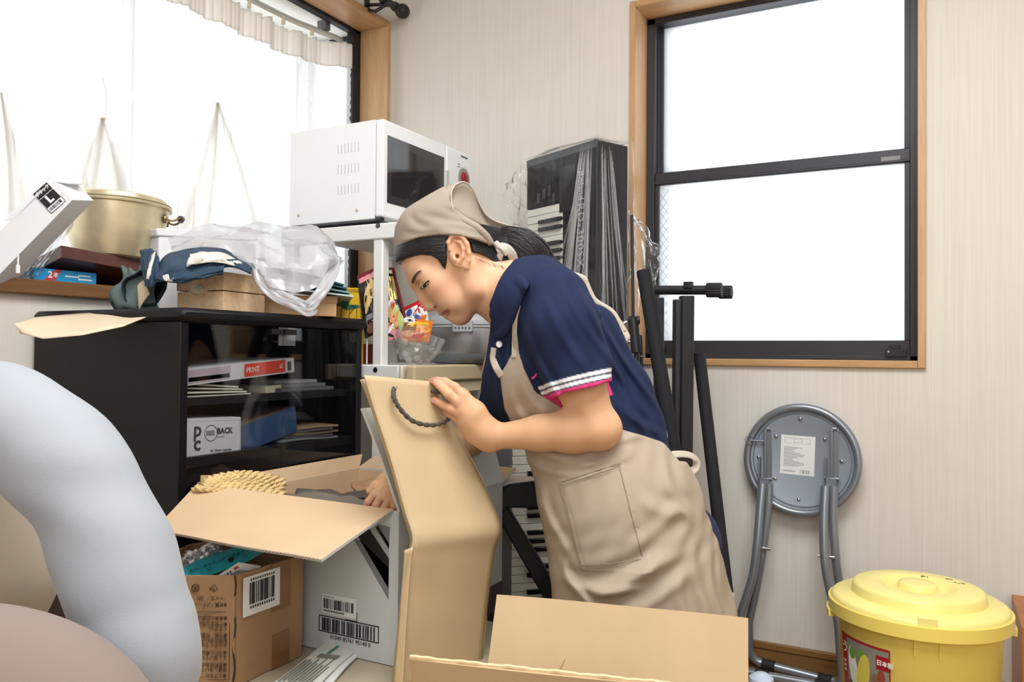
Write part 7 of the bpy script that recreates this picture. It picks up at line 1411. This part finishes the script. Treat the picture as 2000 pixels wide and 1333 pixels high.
# ---- apron
APL = M('beige_apron', 'ab9c8a', .8, bump=.2, bscale=900, spec=.2)
S4 = SDF(axes(-.07, .47, .003), axes(1.345, 1.86, .003), axes(.24, 1.0, .003))
trunk(S4, .0185)
for s in (-1, 1):
    S4.chain([q3(1150, 880, s * .06), q3(1205, 990, s * .075), q3(1240, 1120, s * .08), q3(1256, 1230, s * .08), q3(1256, 1400, s * .08)], [.112, .134, .148, .158, .165], .04)
    S4.chain([q3(1222, 930, s * .07), q3(1240, 1010, s * .075), q3(1290, 1110, s * .07), q3(1316, 1210, s * .07), q3(1325, 1400, s * .07)], [.060, .080, .086, .090, .09], .05)
    S4.ell(q3(1020, 745, s * .05), (.074, .074, .10), None, .05)
POCK = polyXZ([(1090, 940), (1213, 903), (1259, 1094), (1133, 1106)], 1.44)
def af(x, y, z):
    px = 1000 + x * F / 1.46; py = 692 + (H - z) * F / 1.46; f = 0 * y
    def fold(x0, y0, x1, y1, w, amp, sharp=1.0):
        dx, dy = x1 - x0, y1 - y0; L = math.hypot(dx, dy); t = ((px - x0) * dx + (py - y0) * dy) / L / L; d = ((px - x0) * dy - (py - y0) * dx) / L + 6 * np.sin(t * 5); return -amp * (np.exp(-(d / w) ** 2) - .6 * np.exp(-((d - w * 1.5) / w) ** 2)) * np.exp(-np.abs((t - .5) / .5) ** 4)
    for a in ((1095, 905, 1235, 878, 9, .006), (1120, 920, 1225, 890, 7, .005), (1060, 880, 1150, 900, 9, .006), (1030, 900, 1120, 930, 10, .006), (1150, 860, 1250, 852, 8, .004), (1110, 1130, 1300, 1070, 14, .0085), (1130, 1150, 1330, 1030, 16, .008), (1200, 1160, 1330, 1100, 13, .007), (1110, 1120, 1240, 1125, 10, .007), (1290, 900, 1330, 1010, 12, .006), (1240, 960, 1340, 1000, 14, .005), (1220, 1040, 1320, 980, 14, .005), (1340, 1050, 1365, 1200, 12, .006), (1380, 1080, 1395, 1210, 9, .006), (1310, 1090, 1320, 1210, 12, .006), (1100, 1090, 1150, 1170, 9, .007), (1060, 960, 1105, 1080, 9, .005), (1000, 770, 1050, 860, 8, .004), (1020, 740, 1070, 830, 9, .003)):
        f = f + fold(*a)
    f = f + .0014 * np.sin(.11 * px + .07 * py + 2 * np.sin(.03 * py)) * np.sin(.05 * px - .03 * py)
    near = np.clip((1.56 - y) / .06, 0, 1); sd = poly_sd(x, z, POCK); f = f * near - .0036 * np.clip(.5 - sd / .0035, 0, 1) * near + .0016 * np.exp(-((np.abs(sd + .006)) / .0016) ** 2) * near
    return f + .0012 * np.sin(60 * x + 35 * z) * (1 - near)
S4.disp(af)
APPOLY = [(1003, 606), (1001, 650), (1000, 690), (989, 712), (976, 733), (985, 800), (1008, 850), (1028, 905), (900, 960), (900, 1600), (1700, 1600), (1700, 940), (1330, 905), (1297, 866), (1255, 850), (1215, 838), (1160, 822), (1105, 800), (1045, 764), (1024, 722), (1014, 690), (1010, 650)]
V = polyXZ(APPOLY, 1.47); d = poly_sd(S4.a[0][:, None], S4.a[2][None, :], V).astype(np.float32)[:, None, :]; yy = S4.a[1][None, :, None]
V2 = polyXZ([(900, 905), (900, 1600), (1700, 1600), (1700, 1000), (1210, 905), (1100, 870)], 1.60); d2 = poly_sd(S4.a[0][:, None], S4.a[2][None, :], V2).astype(np.float32)[:, None, :]
w_ = np.clip((yy - 1.50) / .06, 0, 1); S4.D = np.maximum(S4.D, d * (1 - w_) + np.maximum(d, d2 - .03) * w_)
P, Fc = S4.mesh(); P = smooth_mesh(P, Fc, 2); np_mesh('apron', P, Fc, APL, wm_root)
def seam(pts, nm, r=.0007):
    Q = []
    for i in range(len(pts) - 1):
        n_ = max(2, int(math.hypot(pts[i + 1][0] - pts[i][0], pts[i + 1][1] - pts[i][1]) / 6)); Q += [(lerp(pts[i][0], pts[i + 1][0], t), lerp(pts[i][1], pts[i + 1][1], t)) for t in np.linspace(0, 1, n_, endpoint=False)]
    Q.append(pts[-1]); ys = [s2hit(S4, x, y) for x, y in Q]; ys = [np.mean(ys[max(0, i - 1):i + 2]) for i in range(len(ys))]
    b = MB(); b.tube([L2R(LC(x, y, yy - .0006)) for (x, y), yy in zip(Q, ys)], r, 5); b.build(nm, M('apron_stitching', '978875', .9), wm_root, ang=0)
seam([(1092, 943), (1140, 928), (1213, 905)], 'pocket_seam'); seam([(1209, 907), (1232, 1000), (1256, 1092), (1190, 1102), (1136, 1104)], 'pocket_seam'); seam([(1094, 949), (1150, 931), (1212, 911)], 'pocket_seam', .0005); seam([(1098, 944), (1112, 1010), (1134, 1100)], 'pocket_seam', .0005)
APS = M('apron_strap', 'c2b5a4', .8, bump=.2, bscale=900)
def ribbon(pts, w, nrm, nm, mat=APS, th_=.0014, n=10):
    P = cat([L2R(q3(*p)) for p in pts], n); N_ = L2R(nrm).normalized(); g = []
    for i, p in enumerate(P):
        t_ = (P[min(i + 1, len(P) - 1)] - P[max(i - 1, 0)]).normalized(); s_ = t_.cross(N_).normalized(); g.append([p + s_ * (w * v) for v in np.linspace(-.5, .5, 5)])
    b = MB(); b.sheet(g, th_); return b.build(nm, mat, wm_root, ang=0)
def backedge(py):
    a = S2.a; best = (0, 0); kz = lambda t, v: min(len(a[t]) - 1, max(0, int(np.searchsorted(a[t], v))))
    for Y in np.arange(1.42, 1.66, .02):
        for px in range(1360, 1000, -1):
            p = LC(px, py, Y)
            if S2.D[kz(0, p[0]), kz(1, p[1]), kz(2, p[2])] < 0:
                if px > best[0]: best = (px, Y)
                break
    return best
sp_ = []
for py in (543, 556, 572, 590, 610, 632, 650): e_ = backedge(py); sp_.append((e_[0] + 2.5, py - 1, 1.55 - YP))
P_ = cat([L2R(q3(*p)) for p in [(sp_[0][0] - 55, sp_[0][1] - 14, -.04)] + sp_], 8); b = MB(); b.tube(P_, [.0062] * len(P_), 10, flat=.45); b.build('back_strap', APS, wm_root, ang=0)
ribbon([(sp_[-2][0], 630, -.05), (sp_[-1][0] + 2, 649, -.05), (sp_[-1][0] + 6, 656, -.055), (sp_[-1][0] - 2, 666, -.06)], .02, (.6, -.7, .3), 'back_strap')
fs_ = [(x, y, s2hit(S2, x, y) - YP - .003) for x, y in ((965, 680), (963, 700), (969, 718), (980, 736))]; ribbon(fs_, .013, (-.5, -.8, .2), 'neck_strap')
fs_ = [(x, y, s2hit(S2, x, y) - YP - .003) for x, y in ((1012, 596), (1006, 625), (1005, 660), (1004, 700))]; ribbon(fs_, .009, (-.2, -.95, .2), 'neck_strap')
ribbon([(1290, 822, -.02), (1297, 840, -.02), (1299, 852, -.03), (1290, 868, -.05), (1280, 868, -.08)], .016, (.7, -.6, .3), 'waist_strap')
ribbon([(1290, 893, -.09), (1318, 888, -.08), (1345, 889, -.06), (1361, 900, -.05), (1359, 915, -.05), (1344, 925, -.06), (1325, 930, -.07)], .014, (.25, -.75, .55), 'waist_strap')
b = MB(); b.tube(cat([L2R(q3(x, y, -.175)) for x, y in ((1051, 722), (1047, 733), (1039, 741))], 6), .0022, 8); b.build('pink_trim', M('pink_piping', 'd9437f', .6), wm_root)
# ---- hair: cap, ponytail
HAIRL = M('black_hair_cap', '141219', .33, spec=.6, bump=.8, bscale=1, stretch=None)
nt = HAIRL.node_tree; tc_ = [n for n in nt.nodes if n.type == 'TEX_COORD'][0]; nz_ = [n for n in nt.nodes if n.type == 'TEX_NOISE'][0]; mp_ = nt.nodes.new('ShaderNodeMapping'); mp_.inputs['Scale'].default_value = (40, 60, 700); nt.links.new(tc_.outputs['Object'], mp_.inputs[0]); nt.links.new(mp_.outputs[0], nz_.inputs['Vector'])
S5 = SDF(axes(-.26, .03, .0022), axes(1.49, 1.71, .0025), axes(1.0, 1.22, .0022))
S5.ell(q3(870, 466, 0), (.1065, .081, .093), HR, .02); S5.ell(q3(908, 503, 0), (.066, .072, .066), HR, .03); S5.ell(q3(800, 500, 0), (.028, .05, .02), HR, .02); S5.chain([q3(925, 520, 0), q3(970, 525, 0)], [.052, .045], .03); S5.cap(q3(955, 470, 0), q3(985, 478, 0), .03, .024, .02)
HP = [(750, 440), (750, 511), (774, 510.5), (781, 510), (795, 505.5), (825, 501), (845, 503), (858, 511), (866, 524), (872, 530), (875, 515), (878, 495), (884, 480), (910, 478), (922, 496), (938, 499), (954, 505), (968, 516), (982, 524), (1000, 520), (1004, 440)]
for s in (-1, 1): S5.ell(q3(897, 492, s * .085), (.026, .03, .041), None, .004, 's')
region(S5, HP, 1.56, .002)
P, Fc = S5.mesh(); np_mesh('hair', P, Fc, HAIRL, wm_root)
rr = random.Random(9); PON = M('ponytail_hair', '1f1618', .36, spec=.7); b = MB()
cl = [(968, 462, 0), (990, 466, 0), (1015, 478, 0), (1040, 497, 0), (1060, 520, 0), (1076, 548, 0)]; wd = [.012, .022, .031, .032, .026, .010]
CL = cat([q3(*p) for p in cl], 4); wd = [float(np.interp(i / (len(CL) - 1) * 5, range(6), wd)) for i in range(len(CL))]; NL = len(CL) - 1
for k in range(420):
    a = rr.uniform(0, 2 * pi); r_ = rr.uniform(.82, 1.06); tw = rr.uniform(-.25, .25); end = rr.uniform(.78, 1.04); pts = []
    for i, p in enumerate(CL):
        if i / NL > end + .1: break
        t_ = (CL[min(i + 1, NL)] - CL[max(i - 1, 0)]).normalized(); n1 = Vector((0, 1, 0)); n2 = t_.cross(n1); pts.append(L2R(p + n1 * (math.cos(a + tw * i * .25) * wd[i] * r_ * .9) + n2 * (math.sin(a + tw * i * .25) * wd[i] * r_ * 1.08)))
    Q = pts; b.tube(Q, [.0008 + .0005 * math.sin(pi * j / (len(Q) - 1)) for j in range(len(Q))], 4)
S6 = SDF(axes(-.06, .10, .003), axes(1.55, 1.65, .003), axes(1.02, 1.16, .003)); S6.chain(CL, [w * .86 for w in wd], .003); P, Fc = S6.mesh()
o = len(b.v); b.add([L2R(p) for p in P], [tuple(int(i) for i in f) for f in Fc]); b.build('ponytail', PON, wm_root, ang=0)
b = MB(); rr = random.Random(4)
for k in range(40, 64):     # loose fine hairs at the hairline and nape
    if k < 40: x0 = rr.uniform(800, 868); y0 = 500 + (x0 - 800) * .16 + rr.uniform(-3, 3); L_ = rr.uniform(4, 12); a = rr.uniform(.1, .7); yy0 = hit(x0 + 3, y0 + 8) - .001
    else: x0 = rr.uniform(925, 985); y0 = 503 + (x0 - 925) * .3; L_ = rr.uniform(6, 18); a = rr.uniform(.3, 1.1); yy0 = hit(x0, y0 + 5) - .001
    P = [L2R(LC(x0 + L_ * math.cos(a) * t_, y0 + L_ * math.sin(a) * t_ + 3 * t_ * t_, yy0)) for t_ in np.linspace(0, 1, 4)]; b.tube(P, [.00022, .0002, .00015, .0001], 4)
b.build('loose_hairs', PON, wm_root, ang=0)
# ---- headscarf
SCF = M('beige_headscarf', '9f9284', .8, bump=.2, bscale=900, spec=.2); SCH = M('scarf_hem', 'b8ac9e', .8)
S7 = SDF(axes(-.25, .03, .0022), axes(1.48, 1.72, .0025), axes(1.06, 1.26, .0022))
S7.ell(q3(872, 464, 0), (.110, .0855, .097), HR, .02); S7.ell(q3(905, 475, 0), (.082, .083, .06), None, .03); S7.ell(q3(855, 432, -.0), (.062, .07, .042), HR, .04); S7.ell(q3(893, 398, 0), (.036, .05, .034), None, .045); S7.ell(q3(815, 440, 0), (.03, .055, .03), None, .03)
def sf(x, y, z):
    px = 1000 + x * F / 1.53; py = 692 + (H - z) * F / 1.53
    def fold(x0, y0, x1, y1, w, amp):
        dx, dy = x1 - x0, y1 - y0; L = math.hypot(dx, dy); t = ((px - x0) * dx + (py - y0) * dy) / L / L; d = ((px - x0) * dy - (py - y0) * dx) / L + 3 * np.sin(t * 4); return amp * np.exp(-(d / w) ** 2) * np.exp(-np.abs((t - .5) / .55) ** 4)
    return (fold(800, 425, 835, 450, 9, .004) + fold(830, 425, 960, 440, 10, .005) + fold(870, 415, 945, 420, 8, .004) + fold(790, 455, 860, 462, 6, .002) + fold(960, 470, 870, 445, 7, .003) - fold(780, 468, 985, 464, 2.2, .0012) + 0 * y)
S7.disp(sf)
SP = [(760, 486), (768, 440), (792, 408), (832, 386), (868, 366), (881, 384), (881, 400), (890, 413), (912, 428), (935, 440), (952, 455), (963, 470), (968, 481), (960, 481), (930, 473), (900, 467), (860, 465), (820, 469)]
region(S7, SP, 1.555, .003)
P, Fc = S7.mesh(); P = smooth_mesh(P, Fc, 1); np_mesh('headscarf', P, Fc, SCF, wm_root)
up_ = [(872, 376, -.03), (888, 362, -.01), (906, 356, .012), (922, 368, .03), (935, 395, .045), (950, 420, .055), (970, 433, .06), (995, 441, .058)]; lo_ = [(872, 400, -.05), (884, 404, -.045), (900, 418, -.03), (922, 430, -.01), (942, 442, .02), (958, 455, .035), (975, 462, .045), (996, 447, .055)]
A = cat([L2R(q3(*p)) for p in up_], 6); B = cat([L2R(q3(*p)) for p in lo_], 6); b = MB(); b.sheet([[lerp(p, q, v) + L2R((.0, .022, 0)) * math.sin(pi * v) for v in np.linspace(0, 1, 9)] for p, q in zip(A, B)], .002); b.build('scarf_back', SCF, wm_root, ang=0)
b = MB(); b.tube(A, .0018, 8); b.build('scarf_hem', SCH, wm_root, ang=0)
hm = [(888, 362, -.012), (882, 374, -.035), (881, 390, -.05), (885, 406, -.062), (900, 420, -.066), (922, 433, -.07), (942, 446, -.068), (956, 461, -.062), (966, 480, -.052)]
b = MB(); b.tube(cat([L2R(q3(*p)) for p in hm], 6), .0018, 8); b.build('scarf_hem', SCH, wm_root, ang=0)
# front of the loop: near fabric from dome up to the hem
hm2 = [(868, 371, .0), (862, 380, -.03), (862, 396, -.05), (868, 412, -.065), (884, 428, -.072), (908, 440, -.077), (930, 452, -.076), (945, 466, -.07), (955, 481, -.06)]
A = cat([L2R(q3(*p)) for p in hm], 6); B = cat([L2R(q3(*p)) for p in hm2], 6); b = MB(); b.sheet([[lerp(p, q, v) + L2R((0, -.006, .003)) * math.sin(pi * v) for v in np.linspace(0, 1, 7)] for p, q in zip(A, B)], .002); b.build('scarf_fold', SCF, wm_root, ang=0)
SCT = M('scarf_tie', 'c0b6aa', .8)
b = MB(); b.tube(cat([L2R(q3(x, y, -.045)) for x, y in ((966, 474), (972, 480), (976, 486))], 5), [.005, .007, .007, .007, .007, .007, .007, .0075, .007, .006, .005], 10); b.build('scarf_knot', SCT, wm_root)
for pts, w in (([(974, 484, -.048), (978, 494, -.05), (974, 508, -.045), (977, 520, -.04)], .013), ([(976, 482, -.045), (990, 486, -.045), (1000, 498, -.04), (1004, 512, -.03)], .018), ([(974, 480, -.05), (984, 488, -.055), (990, 499, -.052)], .008)): ribbon(pts, w, (-.1, -.9, .25), 'scarf_tie', SCT, .0012)
